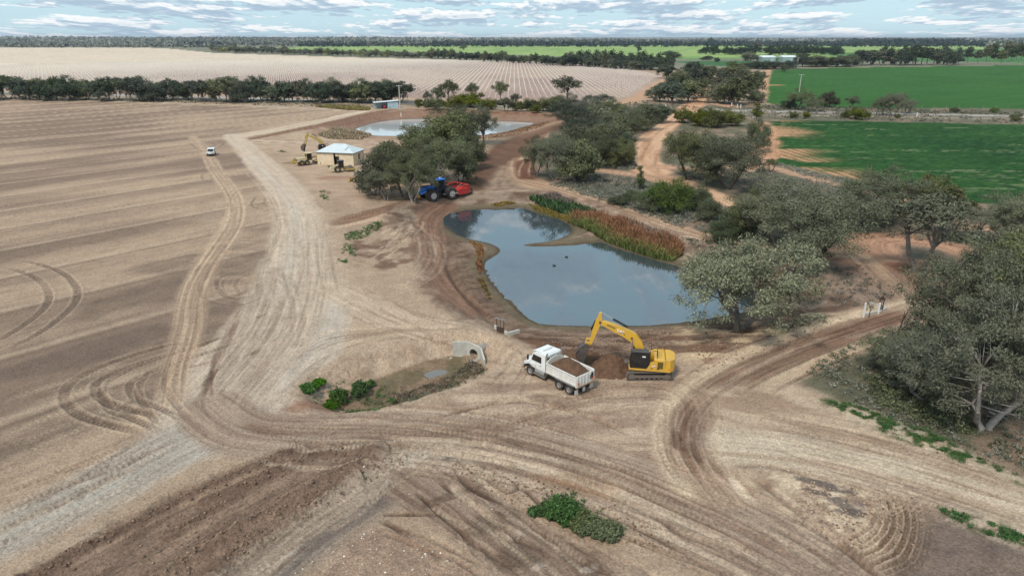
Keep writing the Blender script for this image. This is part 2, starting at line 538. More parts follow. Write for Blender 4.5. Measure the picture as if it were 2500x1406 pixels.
# strip by the track where the crop has not come up: bare red soil with drill rows
x, y = X[i], Y[i]
edge = G(1890, 330)
bare = sstep(.40, .52, fbm(x * .035 + 3, y * .11, 4, 12)) * (1 - sstep(1, 17, (x - np.interp(y, [G(1900,398)[1], G(1880,297)[1]], [G(1868,378)[0], G(1880,297)[0]])) + 22 * (fbm(x * .05, y * .12, 4, 6) - .5)))
drill = .35 + .65 * (np.sin((x * .95 + y * .1) * 2 * math.pi / 2.4) > -.2)
lay(i, A(192, 148, 116), bare * drill * a)
FARC_PX = [(1862,176),(1900,170),(2060,166),(2500,160),(3300,150),(3300,275),(2700,268),(2500,266),(2060,264),(1935,262),(1872,252),(1864,215)]
i, a, s, u, v = crop_field(FARC_PX, A(47, 91, 38), A(60, 103, 46), 4, math.radians(38))
tram = np.exp(-((((v / 9.0) % 1.0) - .5) * 9.0 / .55) ** 2)
lay(i, A(44, 78, 48), tram * .35 * a)
for px, py, rx, ry in [(1888,208,9,4),(1880,235,8,2.2),(1915,209,9,2.5),(1873,192,4,3)]:
    spot(px, py, rx, ry, A(186, 136, 104), .9, .4, 5, .15)
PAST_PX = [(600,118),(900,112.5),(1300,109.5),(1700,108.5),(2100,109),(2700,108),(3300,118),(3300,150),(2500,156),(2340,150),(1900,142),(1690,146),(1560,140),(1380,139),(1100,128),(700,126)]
i, a, s, u, v = crop_field(PAST_PX, A(122, 150, 88), A(152, 174, 108), 5, math.radians(4), 6, 4)  # sunshine on the far pasture is put into these brighter greens
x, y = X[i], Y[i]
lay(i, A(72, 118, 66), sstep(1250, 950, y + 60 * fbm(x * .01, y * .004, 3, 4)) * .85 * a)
i, a, s = area([(2000,130),(2300,122),(2600,116),(2600,152),(2340,152),(2100,150)], 10, 6, .02)
lay(i, A(66, 112, 64), a * .8)
i, a, s = area([(1620,150),(1800,149),(1870,152),(1870,166),(1720,160)], 6, 4, .02)
lay(i, A(58, 102, 58), a)

# ---- roads
HWY = [(-500,214),(0,226),(500,238),(960,249.5),(1056,254.5),(1350,262),(1640,267),(1880,271.5),(2440,283),(3000,293)]
road([(p[0], p[1] + 3) for p in HWY], 16, A(150, 138, 120), A(118, 112, 98), soft=3, rag=1.5, along=.05, across=.2)
road(HWY, 6.2, A(172, 168, 164), A(158, 154, 150), soft=.5, along=.01, across=.3, rag=.1, reg=6)
road([(p[0], p[1] + 9) for p in HWY[6:]], 2.2, A(178, 170, 158), A(150, 138, 120), soft=.6)
RDC, RDC2 = A(206, 164, 132), A(182, 140, 110)
road([(1790,165),(1770,185),(1742,203),(1733,218),(1716,238),(1690,258),(1672,272)], [6,6,7,9,9,9,12], RDC, RDC2, soft=1, rag=.8, reg=7)
road([(1700,262),(1720,250),(1760,256),(1790,262)], 6, RDC, RDC2, soft=1.5, rag=1)
road([(1880,165),(1868,200),(1862,235),(1838,256)], 5, RDC, A(170,140,116), soft=1.5, rag=1)
road([(1672,272),(1640,300),(1600,330),(1575,362),(1563,385),(1575,405),(1610,428),(1650,446),(1700,462),(1745,478),(1780,500)], [8,7.5,8,9,10,10,9.5,9,7,5,4],
     A(212, 176, 146), A(190, 150, 122), soft=.8, rag=.5, across=.8, reg=7)
rut([(1590,345),(1570,375),(1566,395)], .9, A(150,112,88), .6, .08); rut([(1606,372),(1600,400),(1612,425)], .8, A(150,112,88), .6, .08)
road([(1456,415),(1500,420),(1560,428),(1600,436)], 5, A(196,158,130), A(160,132,112), soft=1.2, rag=.8)
road([(1620,408),(1680,412),(1740,420),(1790,415),(1850,405),(1880,410),(1960,430),(2040,450),(2120,470),(2250,500),(2400,560),(2600,620)], [7,6,8,8,5,4,3.5,3.5,3.5,3.5,4,4], A(200,158,128), A(166,140,118), soft=1, rag=.8)
road([(1855,300),(1870,330),(1866,360),(1858,388),(1840,405)], [6,7,8,7,6], A(202,156,124), A(180,136,108), soft=1.5, rag=1.5)
# track round the back of the pond
TRK = [(1375,285),(1330,310),(1285,352),(1262,400),(1262,432),(1300,447),(1360,463),(1450,492),(1560,528),(1680,570),(1800,594),(1960,616),(2110,630),(2230,650)]
road(TRK, [8,8,8,7,8,8,7,6,6,6,6,6,7,8], A(196,168,142), A(158,128,106), soft=.9, rag=.6, across=1.4, reg=7)
rut([(1330,452),(1450,488),(1560,524),(1680,566),(1800,590)], .5, A(140,110,92), .6, .05)
rut([(1320,462),(1440,498),(1550,534),(1670,576),(1790,600)], .5, A(222,200,174), .6, .03)
road([(2230,650),(2150,625),(2130,590),(2180,582),(2260,590),(2330,605),(2420,640)], [8,7,8,7,6,5,4], A(194,152,124), A(164,128,106), soft=1.2, rag=.8)
i, a, s = area([(1900,612),(2100,600),(2240,640),(2260,700),(2180,690),(2000,640)], 2, 2)
lay(i, A(150, 118, 98), a * .8)
for k_ in range(5):
    rut([(1930+20*k_,622+6*k_),(2080,626+9*k_),(2220,640+10*k_)], .5, A(116,88,74) if k_ % 2 else A(190,160,136), .6, .06, seed=k_)
spot(2140, 655, 7, 3, A(98, 70, 58), .9, .4, 2)
road([(2110,632),(2170,690),(2215,735),(2230,755)], [4,5,6,6], A(178,152,128), A(140,114,98), soft=1, rag=.8)
i, a, s = area([(1990,640),(2060,645),(2160,700),(2200,740),(2120,770),(2000,760),(1950,720)], 2, 2)
q = fbm(X[i] * .5, Y[i] * .5, 4, 8)
lay(i, A(120,100,92)[None] * (1 - q[:, None]) + A(160,138,120)[None] * q[:, None], a * .8)

# brown scraped haul way the scraper runs on
i, a, s = area([(1290,318),(1370,296),(1385,305),(1330,330),(1300,365),(1250,395),(1215,430),(1190,470),(1150,492),(1050,500),(1035,488),(1130,440),(1160,400),(1200,360)], 1.5, 1.2)
q = fbm(X[i] * .6 + Y[i] * .25, Y[i] * .1, 3, 3)
lay(i, A(96,72,58)[None] * (1 - q[:, None]) + A(122,94,77)[None] * q[:, None], a)
i, a, s = area([(1255,395),(1290,388),(1310,410),(1308,440),(1262,437)], 1.2, .8)
lay(i, A(112, 80, 64), a)
rut([(1280,392),(1268,415),(1268,434)], .5, A(176,146,122), .8, .05); rut([(1298,392),(1292,415),(1292,434)], .5, A(176,146,122), .8, .05)
road([(1085,484),(1010,498),(900,524),(800,546),(735,556)], [9,6,5,4,3], A(118,90,73), A(146,116,96), soft=.9, rag=.5, across=2)
road([(1085,500),(1010,512),(900,540),(800,560)], [2,2,2,1.5], A(198,172,146), A(176,148,124), soft=.6, rag=.4)
i, a, s = area([(1195,440),(1230,405),(1262,440),(1300,470),(1280,500),(1200,500),(1180,480)], 1.5, 1.5)
q = fbm(X[i] * 1.1, Y[i] * .4, 4, 6)
lay(i, A(176,152,130)[None] * (1 - q[:, None]) + A(112,94,82)[None] * q[:, None], a)
# second dam: turned red-brown banks, mud at the left end
i = crop(POND2, 36)
sdp = sdpoly(POND2, X[i], Y[i])
q = fbm(X[i] * .25, Y[i] * .25, 4, 4)
bank = (1 - sstep(13, 24, sdp + 8 * (q - .5)))
lay(i, A(122,92,76)[None] * (1 - q[:, None]) + A(150,122,102)[None] * q[:, None], bank)
lay(i, A(112,102,94), (1 - sstep(0, 3.0, sdp)) * 1.0)
lay(i, A(176,152,130), np.exp(-((sdp - 13.5) / 1.2) ** 2) * .7)
road([(1000,268),(1100,271),(1250,276),(1370,281)], [5,6,6,6], A(118,84,66), A(150,112,90), soft=1, rag=.8)
road([(890,272),(800,292),(700,312),(620,326),(570,336)], [5,7,8,8,7], A(204,186,164), A(186,166,145), soft=.8, rag=.5, across=.6)
road([(960,268),(880,288),(790,306),(700,322),(640,334),(600,342)], [4,5,5,5,4,3], A(116,88,72), A(142,112,94), soft=1, rag=.8)
road([(640,345),(760,350),(870,352),(900,356)], [9,10,9,6], A(190,168,146), A(150,126,108), soft=2, rag=1.5, along=.03, across=.7)
rut([(700,350),(800,356),(880,356)], 1.2, A(128,102,86), .6, .08)

# ---- pond surroundings
i = crop(POND1, 15)
sdp = sdpoly(POND1, X[i], Y[i])
x, y = X[i], Y[i]
q = fbm(x * .35, y * .35, 5, 2); q2 = fbm(x * 1.6, y * 1.6, 3, 7)
mud = 1 - sstep(1.2, 2.6, sdp + 2.2 * (q - .5))
bank = 1 - sstep(8.0, 11.5, sdp + 4 * (q - .5))
cc = A(116,94,80)[None] * (1 - sstep(.35, .65, q)[:, None]) + A(164,144,126)[None] * sstep(.35, .65, q)[:, None]
terr = sstep(.35, .7, fbm(sdp * .9, (x + y) * .06, 3, 4))
cc = cc * (.78 + .4 * terr[:, None])
lay(i, cc, bank)
lay(i, A(126, 114, 92), mud * .9)
lay(i, A(104, 100, 72), mud * sstep(.5, .62, fbm(x * .25, y * .25, 3, 11)) * .8)
lay(i, A(96, 84, 72), (1 - sstep(.0, .5, np.abs(sdp - .15))) * .7)
DZ[i] += -.16 * np.exp(-((sdp - 5.2) / .5) ** 2) + .12 * np.exp(-((sdp - 6.3) / .5) ** 2)
DZ[i] += (q2 - .5) * .14 * bank * sstep(.5, 2, sdp)
i, a, s = area([(1095,498),(1060,535),(1048,600),(1058,680),(1105,742),(1195,792),(1292,800),(1240,740),(1192,685),(1168,640),(1152,602),(1100,578),(1074,540)], 1.2, 1.5)
q = fbm(X[i] * .9, Y[i] * .9, 5, 12); q2 = fbm((X[i] + Y[i]) * .15, (X[i] - Y[i]) * 1.1, 4, 3)
k = np.clip(.5 + 1.2 * (q - .5) + 1.2 * (q2 - .5), 0, 1)[:, None]
lay(i, A(88,69,57)[None] * (1 - k) + A(140,118,100)[None] * k, a * .9)
DZ[i] += (q2 - .5) * .3 * a
i = crop(POND1, 6); sdp = sdpoly(POND1, X[i], Y[i])
q = fbm(X[i] * .5, Y[i] * .5, 4, 5)
lay(i, A(122,110,90)[None] * (1 - q[:, None]) + A(104,92,74)[None] * q[:, None], (1 - sstep(1.6, 2.6, sdp + 1.4 * (q - .5))) * .95)
lay(i, A(82,72,60), np.exp(-((sdp - .25) / .35) ** 2) * .8)
# brown track rim on the left bank
road([(1090,500),(1050,530),(1045,570),(1052,620),(1070,670),(1105,720),(1160,760)], [5,5,5,5,4,4,3], A(118,90,74), A(142,112,94), soft=1.2, rag=.8)
rut([(1085,640),(1110,690),(1150,735),(1200,775)], .6, A(88,68,56), .7, .14)
# scraped, churned near bank
i, a, s = area([(1210,800),(1330,812),(1500,806),(1650,800),(1800,790),(1960,770),(2080,770),(1990,830),(1850,830),(1740,850),(1690,880),(1640,860),(1520,880),(1330,860),(1280,842)], 1.5, 1.5)
q = fbm(X[i] * .28 + .1 * Y[i], Y[i] * 1.1, 5, 3)
lay(i, A(96,76,64)[None] * (1 - sstep(.35, .65, q)[:, None]) + A(146,123,105)[None] * sstep(.35, .65, q)[:, None], a)
DZ[i] += (q - .5) * .55 * a
i, a, s = area([(1660,800),(1960,768),(2080,768),(1960,840),(1800,905),(1680,940),(1650,880)], 1.5, 1.5)
q = fbm(X[i] * .3, Y[i] * 1.2, 5, 9)
lay(i, A(206,182,150), sstep(.48, .66, q) * a * .9)
DZ[i] += (q - .5) * .25 * a
for px, py, rx, ry, c_ in [(1330,850,3.0,1.4,A(104,74,58)),(1300,835,2.5,1.2,A(120,88,70)),(1700,850,4,1.3,A(118,90,74)),(1620,830,4,1.2,A(112,84,68)),(1760,880,3,.8,A(140,110,90)),(1600,960,1.6,1.2,A(104,80,66)),(1455,960,1.6,1.0,A(110,86,70))]:
    spot(px, py, rx, ry, c_, .85, .6, 4)

# ---- the main haul road, pale and compacted
MAIN = [(568,330),(600,364),(640,402),(690,452),(722,510),(736,570),(738,640),(728,720),(700,800),(645,880),(575,960),(535,1020)]
road(MAIN, [6,6.5,7.5,8,8.6,9.6,11,13,14,14,13,11], A(202,184,164), A(190,171,152), soft=.7, rag=.6, along=.035, across=1.1, reg=8)
road([(600,372),(650,424),(700,480),(725,540),(722,600),(712,660),(690,730)], [1,1.2,1.2,1.4,1.6,1.4,1], A(206,196,184), A(186,171,155), soft=.6, rag=.8, ends=True, lo=.45, hi=.6, alpha=.6)
road([(820,700),(812,770),(790,840),(740,900),(690,950),(650,985)], [1.5,3.0,3.6,3.2,2.6,1.5], A(198,188,176), A(188,176,161), soft=.9, rag=.5, alpha=.7, ends=True)
for kk in range(16):                                                      # streaks left by blades and wheels
    o = -85 + 12 * kk
    pts = [(650 + o * .45, 640), (690 + o * .75 - 30, 730), (660 + o - 20, 810), (610 + o * .9 - 10, 890), (560 + o * .75 - 10, 960), (545 + o * .55, 1010)]
    rut(pts, .3 + .35 * random.random(), random.choice([A(150,129,111), A(132,110,94), A(204,190,172), A(160,140,121)]), .38, .03, seed=kk, rag=.4)
for kk, (col_, wd) in enumerate([(A(110,84,68), .8), (A(126,100,84), .6), (A(104,80,66), .5)]):
    rut([(600 - 18*kk,740 + 30*kk),(540 - 8*kk,870),(505 + 6*kk,940),(500 + 14*kk,985),(535 + 22*kk,1030),(600 + 14*kk,1052)], wd * .6, col_, .6, .06, seed=3 + kk)
for px, py, rx, ry in [(640,770,.5,1.3),(690,740,.6,.3),(620,860,.5,1.4),(600,1045,2.2,.45),(670,830,.3,.9)]:
    spot(px, py, rx * .7, ry * .8, A(124, 98, 82), .55, .9, 6, 2.0, math.radians(-25))
# grey straight road running off to the lower left
road([(560,1035),(430,1088),(250,1185),(0,1310),(-300,1460)], [7,6.4,5.6,5.2,5], A(187,177,165), A(176,164,150), soft=.9, rag=.3, along=.03, across=1.6, reg=8)
for kk in range(9):
    o = -70 + 22 * kk
    rut([(540,1050 + o*.35),(400,1110 + o*.6),(230,1205 + o*.85),(0,1325 + o)], .22, random.choice([A(160,145,131), A(150,134,120), A(206,200,190)]), .3, .02, seed=kk)
# edge of the field, trodden pale soil with lug prints
tyres([(440,1048),(330,1095),(180,1158),(0,1228)], 2.2, .7, A(128,106,90), .6, .42, .06)
tyres([(470,1062),(360,1120),(230,1172),(60,1252)], 1.0, .5, A(112,92,78), .5, .4, .05)
tyres([(0,1000),(120,958),(240,925),(330,890)], 2.6, .8, A(206,186,158), .35, .45, .03)
tyres([(0,1085),(120,1035),(230,995),(320,950)], 2.6, .7, A(208,188,160), .45, .45, .03)
tyres([(0,1150),(150,1085),(300,1020),(400,985)], 2.4, .7, A(204,184,156), .4, .45, .03)
# the turning circles in the field
tyres([(560,800),(470,838),(360,868),(270,900),(212,930),(196,960),(225,995),(300,1020),(400,1040)], 2.4, .85, A(101,85,74), .8, .45, .08, n=8)
tyres([(600,815),(500,850),(400,885),(320,915),(285,945),(300,985),(350,1005),(440,1045)], 2.2, .7, A(106,88,77), .75, .45, .07, n=8)
tyres([(570,860),(480,880),(400,905),(372,945),(400,1000),(440,1045)], 2.2, .6, A(112,94,82), .6, .42, .06, n=8)
tyres([(0,642),(60,650),(120,672),(152,705),(150,740),(110,780),(40,825),(-60,870)], 3.0, .8, A(100,85,75), .75, .5, .06, n=8)
tyres([(600,655),(540,668),(510,690),(525,725),(580,738),(630,720)], 2.0, .6, A(108,90,78), .65, .42, .06, n=8)
tyres([(620,660),(570,680),(560,705),(590,722),(640,700)], 1.6, .5, A(116,98,85), .6, .42, .05, n=8)
tyres([(540,650),(470,646),(400,655)], 2.0, .5, A(112,94,82), .5, .42, .04)
tyres([(470,345),(500,365),(535,352),(500,340)], 2.4, .8, A(128,106,90), .6, 0, .05, n=8)
tyres([(520,420),(505,428),(515,440),(560,446)], 2.2, .7, A(120,100,86), .6, 0, .05, n=8)
tyres([(660,510),(630,500),(640,480)], 2.2, .6, A(120,100,86), .6, 0, .05, n=8)
# ute track down the field
UTE = [(470,335),(495,360),(510,385),(530,420),(560,460),(578,500),(572,545),(545,590),(510,640),(482,690),(468,740),(462,790),(450,840),(430,900),(420,980)]
road(UTE, [3,3,3,3.2,3.4,3.8,4.4,4.2,4,3.8,3.6,3.4,3,2.4,2], A(202,176,149), A(168,143,122), soft=.6, rag=.4, alpha=.72, across=2.2, along=.04)
tyres(UTE, 1.7, .45, A(140,116,98), .55, .5, .04)
for o in (-1, 1):
    rut([(q_[0] + o * (8 + .02 * q_[1]), q_[1]) for q_ in UTE[2:11]], .3, A(214,190,162), .5, .02, seed=3 + o)
for o in range(5):
    rut([(598 + 8*o,420 + 8*o),(650 + 5*o,480),(676 + 3*o,540),(664 + 3*o,600),(640 + 4*o,660)], .4, A(142,118,101) if o % 2 else A(210,190,165), .5, .04, seed=o)

# ---- pale churned ground between the road and the pond
i, a, s = area([(760,330),(800,420),(790,480),(830,560),(850,640),(880,700),(960,760),(1100,800),(1210,830),(1290,880),(1240,900),(1150,850),(1050,820),(900,780),(840,720),(800,620),(780,500),(740,430)], 2, 2)
q = fbm(X[i] * .5, Y[i] * .5, 5, 13)
lay(i, A(196,173,149)[None] * (1 - q[:, None]) + A(158,134,115)[None] * q[:, None], a * .8)
i, a, s = area([(860,560),(950,540),(1020,560),(1010,640),(930,660),(870,620)], 1.5, 2.5)
lay(i, A(124, 98, 82), a * sstep(.4, .6, fbm(X[i] * .4, Y[i] * .4, 4, 3)))
for kk in range(7):
    tyres([(840 + 12*kk,620 - 8*kk),(900 + 8*kk,640 - 12*kk),(960 + 10*kk,600 - 10*kk),(1000,540 + 5*kk)], 1.8, .4, A(128,102,86) if kk % 2 else A(212,190,164), .5, .4, .04)
for kk in range(10):
    rut([(830,700 + 8*kk),(920 + 6*kk,745 + 6*kk),(1040,790 + 4*kk),(1180,820 + 5*kk),(1280,870 + 3*kk)], .25 + .2*random.random(), random.choice([A(216,196,170),A(150,124,106),A(170,146,124)]), .45, .03, seed=kk)
road([(800,700),(880,740),(960,780),(1060,805),(1170,825),(1280,872)], [4,5,5,4.5,4,4], A(206,186,162), A(184,162,140), soft=1.2, alpha=.8)
for kk in range(8):                                                        # curve round the ditch head
    rut([(690 + 4*kk,950 - 10*kk),(780,880 - 9*kk),(880,838 - 5*kk),(1000,822 - 4*kk),(1100,830 - 3*kk)], .3, random.choice([A(124,100,84),A(206,184,158),A(142,116,98)]), .6, .06, seed=kk)
tyres([(830,870),(760,920),(700,970)], 1.8, .4, A(120,98,84), .5, .4, .05)
tyres([(1190,835),(1240,865),(1262,900),(1250,950),(1210,985)], 2.0, .4, A(140,114,96), .55, .4, .05, n=8)
# ditch: damp floor, weathered sides
i = crop(DITCH, 5)
sdd = sdpoly(DITCH, X[i], Y[i])
q = fbm(X[i] * .7, Y[i] * .7, 5, 6)
lay(i, A(200,178,154)[None] * (1 - q[:, None]) + A(150,126,107)[None] * q[:, None], 1 - sstep(2.8, 4.0, sdd + 1.2 * (q - .5)))
lay(i, A(136,115,94), 1 - sstep(-.2, .6, sdd + .8 * (q - .5)))
lay(i, A(108,100,76), (1 - sstep(-.5, .4, sdd)) * sstep(.5, .6, fbm(X[i] * .5, Y[i] * .5, 3, 9)) * .8)
DZ[i] += (q - .5) * .35 * (1 - sstep(3, 4.5, sdd))
i, a, s = area([(690,1000),(790,985),(850,1020),(760,1030),(700,1020)], .6, .6)
lay(i, A(150, 118, 98), a)

# ---- working floor round the machines and the big sweeping haul road in front
i, a, s = area([(1210,880),(1290,900),(1430,960),(1530,940),(1660,900),(1700,950),(1660,1060),(1740,1170),(1560,1130),(1300,1070),(1100,1045),(900,1030),(1000,990),(1180,930)], 2, 2)
q = fbm(X[i] * .12 - .2 * Y[i], Y[i] * .9, 4, 5)
lay(i, A(190,168,146)[None] * (1 - sstep(.35, .65, q)[:, None]) + A(150,127,110)[None] * sstep(.35, .65, q)[:, None], a * .85)
SWEEP = [(520,1000),(600,1050),(750,1062),(900,1062),(1050,1070),(1200,1092),(1350,1130),(1500,1180),(1650,1240),(1800,1305),(1950,1385),(2100,1480)]
road(SWEEP, [6,6.5,7,7.5,8,8.5,8.5,8,8,8,8,8], A(174,153,134), A(148,126,110), soft=.7, rag=.4, along=.05, across=1.5, reg=8)
for kk in range(22):
    o = -46 + 4.6 * kk
    pts = [(560 + .3*abs(o), 1030 + .2*o), (750,1060 + .55*o), (900,1060 + .7*o), (1050,1068 + .85*o), (1200,1090 + o), (1350,1128 + 1.1*o), (1500,1178 + 1.15*o), (1650,1238 + 1.2*o), (1800,1303 + 1.3*o), (1980,1400 + 1.3*o)]
    a0 = random.randint(0, 5); pts = pts[a0:a0 + random.randint(4, 6)]
    if len(pts) > 2:
        rut(pts, .25 + .4*random.random(), random.choice([A(104,82,69), A(132,108,92), A(204,186,164), A(148,124,106), A(122,98,83)]), .6, .05, seed=kk, rag=.3)
tyres([(880,1040),(1050,1052),(1200,1068),(1330,1096),(1460,1135),(1600,1190),(1760,1260)], .9, .6, A(110,88,74), .75, .42, .08)
tyres([(1060,1088),(1200,1110),(1350,1150),(1500,1200),(1650,1262),(1800,1330)], 1.8, .6, A(118,95,80), .65, .42, .07)
tyres([(620,1078),(760,1082),(900,1088)], 1.6, .6, A(206,190,170), .5, .4, .05)
tyres([(900,1040),(1000,1030),(1120,1040),(1240,1052)], 1.4, .5, A(206,186,160), .5, .4, .05)
for kk in range(12):
    o = 7 * kk
    rut([(1040 + 20*kk,1025 - 5*kk),(1180 + 10*kk,990 - 2*kk),(1300 + 14*kk,965 + 5*kk),(1440 + 10*kk,975 + 9*kk)], .4, random.choice([A(126,102,87),A(206,184,158),A(146,120,102),A(112,88,74)]), .6, .05, seed=kk)
i, a, s = area([(1080,1050),(1200,1030),(1320,1000),(1380,985),(1350,1010),(1240,1050),(1180,1068)], 1, 1)
lay(i, A(124, 100, 84), a * .75)
# damp brown track leading off to the right
TRK2 = [(2260,752),(2140,790),(2020,830),(1920,868),(1820,915),(1745,965),(1698,1020),(1690,1075),(1712,1130),(1760,1190)]
road(TRK2, [6,7,7,7,6.5,6.5,6.5,6.5,6.5,5], A(190,166,142), A(160,134,114), soft=1, rag=.4)
road(TRK2, [2.5,3.2,3.4,3.4,3.0,3.0,3.0,2.6,2,1], A(108,82,68), A(140,112,94), soft=.9, rag=.6, across=2.2, along=.08, ends=True)
for o, c_ in ((-2.6, A(214,194,166)), (2.4, A(208,186,158))):
    P_ = smooth_path([G(*p) for p in TRK2], 3)
    off = []
    for kk in range(len(P_)):
        t_ = P_[min(kk + 1, len(P_) - 1)] - P_[max(kk - 1, 0)]; t_ = t_ / np.linalg.norm(t_)
        off.append(P_[kk] + np.array([-t_[1], t_[0]]) * o)
    p = Path(off, 1.2, .6, 2, ground=False)
    lay(p.i, c_, p.mask(.3) * .6)
for px, py in [(1655,1065),(1695,1060),(1690,1095),(1652,1085),(1700,1110)]:
    spot(px, py, .55, 1.3, A(92, 62, 50), .85, .5, int(px) % 9, 1.4, math.radians(8))
tyres([(1650,985),(1640,1050),(1650,1120),(1700,1180)], 1.6, .7, A(124,98,82), .6, .45, .06)
tyres([(1740,985),(1700,1040),(1705,1110),(1745,1180)], 1.8, .6, A(116,90,75), .7, .45, .07)
rut([(1790,1010),(1762,1060),(1770,1120),(1800,1190),(1850,1240)], .5, A(222,204,180), .7, .03)
# wide pale apron to the right
i, a, s = area([(1700,960),(1800,930),(1930,930),(2050,985),(2200,1060),(2330,1095),(2480,1165),(2760,1290),(2760,1420),(2500,1290),(2300,1250),(2150,1215),(1950,1160),(1800,1145),(1760,1080)], 1.5, 1.5)
q = fbm(X[i] * .25 + .12 * Y[i], Y[i] * .7 + .25 * X[i], 4, 2)
lay(i, A(199,177,153)[None] * (1 - sstep(.3, .7, q)[:, None]) + A(170,145,124)[None] * sstep(.3, .7, q)[:, None], a)
REG[i[s < 0]] = 8
road([(1800,1090),(1950,1105),(2100,1130),(2300,1180),(2500,1245),(2700,1310)], [5,6,6,6,6,6], A(207,190,168), A(190,168,145), soft=1.5, along=.03, across=.9)
for kk in range(16):
    rut([(1800 + 8*kk,1010 + 8*kk),(1950,1035 + 9*kk),(2120,1075 + 10*kk),(2300,1120 + 11*kk),(2500,1190 + 11*kk)][random.randint(0, 1):], .3, random.choice([A(148,122,104),A(220,202,178),A(166,140,118),A(134,108,92)]), .5, .04, seed=kk)
rut([(1780,1138),(1870,1138),(1960,1155),(2060,1180)], .5, A(110,84,66), .8, .1)
# cream island with dark clods and the tight turning ruts
i, a, s = area([(1860,1150),(1960,1160),(2100,1190),(2230,1215),(2260,1260),(2240,1330),(2160,1370),(2050,1330),(1950,1270),(1880,1200)], 1, .8)
q = fbm(X[i] * 1.1, Y[i] * 1.1, 4, 3)
lay(i, A(212,192,166)[None] * (1 - sstep(.4, .7, q)[:, None]) + A(158,134,114)[None] * sstep(.4, .7, q)[:, None], a * .9)
DZ[i] += (q - .5) * .16 * a
for px, py, rx, ry in [(2000,1178,2.0,.5),(2060,1230,1.6,.8),(2080,1250,1.2,.5),(1990,1200,1.0,.5),(2040,1195,1.4,.4)]:
    spot(px, py, rx, ry, A(104, 94, 92), .85, .8, 7, 1.5, math.radians(-20))
for kk in range(7):
    tyres([(2085 + 22*kk,1195 + 2*kk),(2135 + 18*kk,1235),(2150 + 16*kk,1275 + 4*kk),(2110 + 19*kk,1315 + 9*kk),(2030 + 20*kk,1345 + 10*kk)], .8, .34, A(112,89,74), .8, .42, .1, ridge=.9, seed=kk, n=8)
for kk in range(9):
    rut([(1810 + 14*kk,1150 + 4*kk),(1900 + 14*kk,1215 + 6*kk),(2000 + 12*kk,1290 + 9*kk),(2120 + 10*kk,1370 + 10*kk)], .35, random.choice([A(124,100,84),A(202,182,158),A(146,120,102)]), .6, .06, seed=kk)
# rough grey stubble ground in the lower right corner
i, a, s = area([(2240,1240),(2330,1262),(2480,1330),(2800,1420),(2800,1700),(2250,1500),(2170,1400),(2230,1330)], 1.2, 1.2)
q = fbm(X[i] * 1.0, Y[i] * 1.0, 5, 8)
lay(i, A(138,120,106)[None] * (1 - q[:, None]) + A(112,98,92)[None] * q[:, None], a)
DZ[i] += (q - .5) * .2 * a
# weedy verges
for px, seed in [([(2010,975),(2080,985),(2180,1020),(2300,1070),(2400,1120),(2500,1165),(2520,1200),(2400,1150),(2280,1110),(2160,1060),(2060,1010)], 4), ([(2290,1238),(2400,1270),(2500,1305),(2520,1340),(2420,1310),(2310,1262)], 6)]:
    i, a, s = area(px, .8, .8)
    q = fbm(X[i] * 1.3, Y[i] * 1.3, 4, seed)
    lay(i, A(70, 92, 52), a * sstep(.5, .62, q))
    lay(i, A(216, 204, 178), a * sstep(.5, .4, q) * .5)

# ---- ripped brown strips, lower left
i, a, s = area([(600,1128),(700,1088),(780,1082),(860,1090),(905,1112),(760,1190),(600,1275),(420,1390),(240,1520),(-60,1560),(60,1406),(250,1292),(420,1205)], .5, .5, 1.2)
u = X[i] * .48 + Y[i] * .877; v = X[i] * .877 - Y[i] * .48
q = fbm(u * .35, v * 1.4, 4, 3)
lay(i, A(138,116,100)[None] * (1 - sstep(.3, .7, q)[:, None]) + A(114,94,81)[None] * sstep(.3, .7, q)[:, None], a)
DZ[i] -= .28 * a
i, a, s = area([(905,1112),(960,1118),(1040,1112),(860,1200),(700,1290),(560,1406),(420,1500),(300,1520),(420,1395),(600,1278),(760,1192)], .5, .6, 1.2)
u = X[i] * .48 + Y[i] * .877
q = fbm(X[i] * 1.1, Y[i] * 1.1, 5, 5)
lay(i, A(152,128,110)[None] * (1 - q[:, None]) + A(120,98,84)[None] * q[:, None], a)
DZ[i] += (q - .5) * .25 * a
WINDROWS = [([(700,1098),(560,1160),(420,1225),(250,1310),(80,1400)], .5, .28), ([(905,1108),(760,1188),(600,1275),(440,1368),(330,1440)], .9, .36), ([(860,1095),(780,1098),(690,1132),(600,1172),(520,1205)], .5, .22),
            ([(840,1190),(740,1250),(640,1315),(540,1390)], .9, .28), ([(960,1125),(860,1170)], .5, .2), ([(560,1215),(480,1255),(420,1290)], .4, .15)]
for px, w_, h_ in WINDROWS:
    p = Path(px, w_ * 2.4, .4)
    q = fbm(X[p.i] * 2.2, Y[p.i] * 2.2, 4, 2)
    r = np.exp(-(p.l / w_) ** 2)
    DZ[p.i] += h_ * r * (.5 + 1.0 * q)
    lay(p.i, A(88,70,59)[None] * (1 - q[:, None]) + A(134,110,94)[None] * q[:, None], r * .9)
tyres([(800,1130),(680,1192),(540,1275),(400,1360),(250,1450)], 2.1, .42, A(164,136,116), .7, .36, .05)
tyres([(870,1112),(740,1165),(600,1228),(450,1300),(300,1375)], 1.0, .4, A(158,130,110), .5, .36, .05)
rut([(700,1108),(560,1172),(420,1238),(250,1325),(120,1400)], .3, A(176,150,128), .7, .03)
road([(1085,1110),(980,1165),(880,1230),(760,1310),(640,1406),(540,1480)], [5,5,4.6,4.2,4,4], A(176,158,140), A(152,134,118), soft=.6, rag=.3, along=.06, across=2.0, reg=8)
road([(1100,1115),(1000,1180),(890,1250),(770,1335),(690,1406)], [.8,1,1,1,1], A(124,112,104), A(146,132,120), soft=.4, rag=.3)
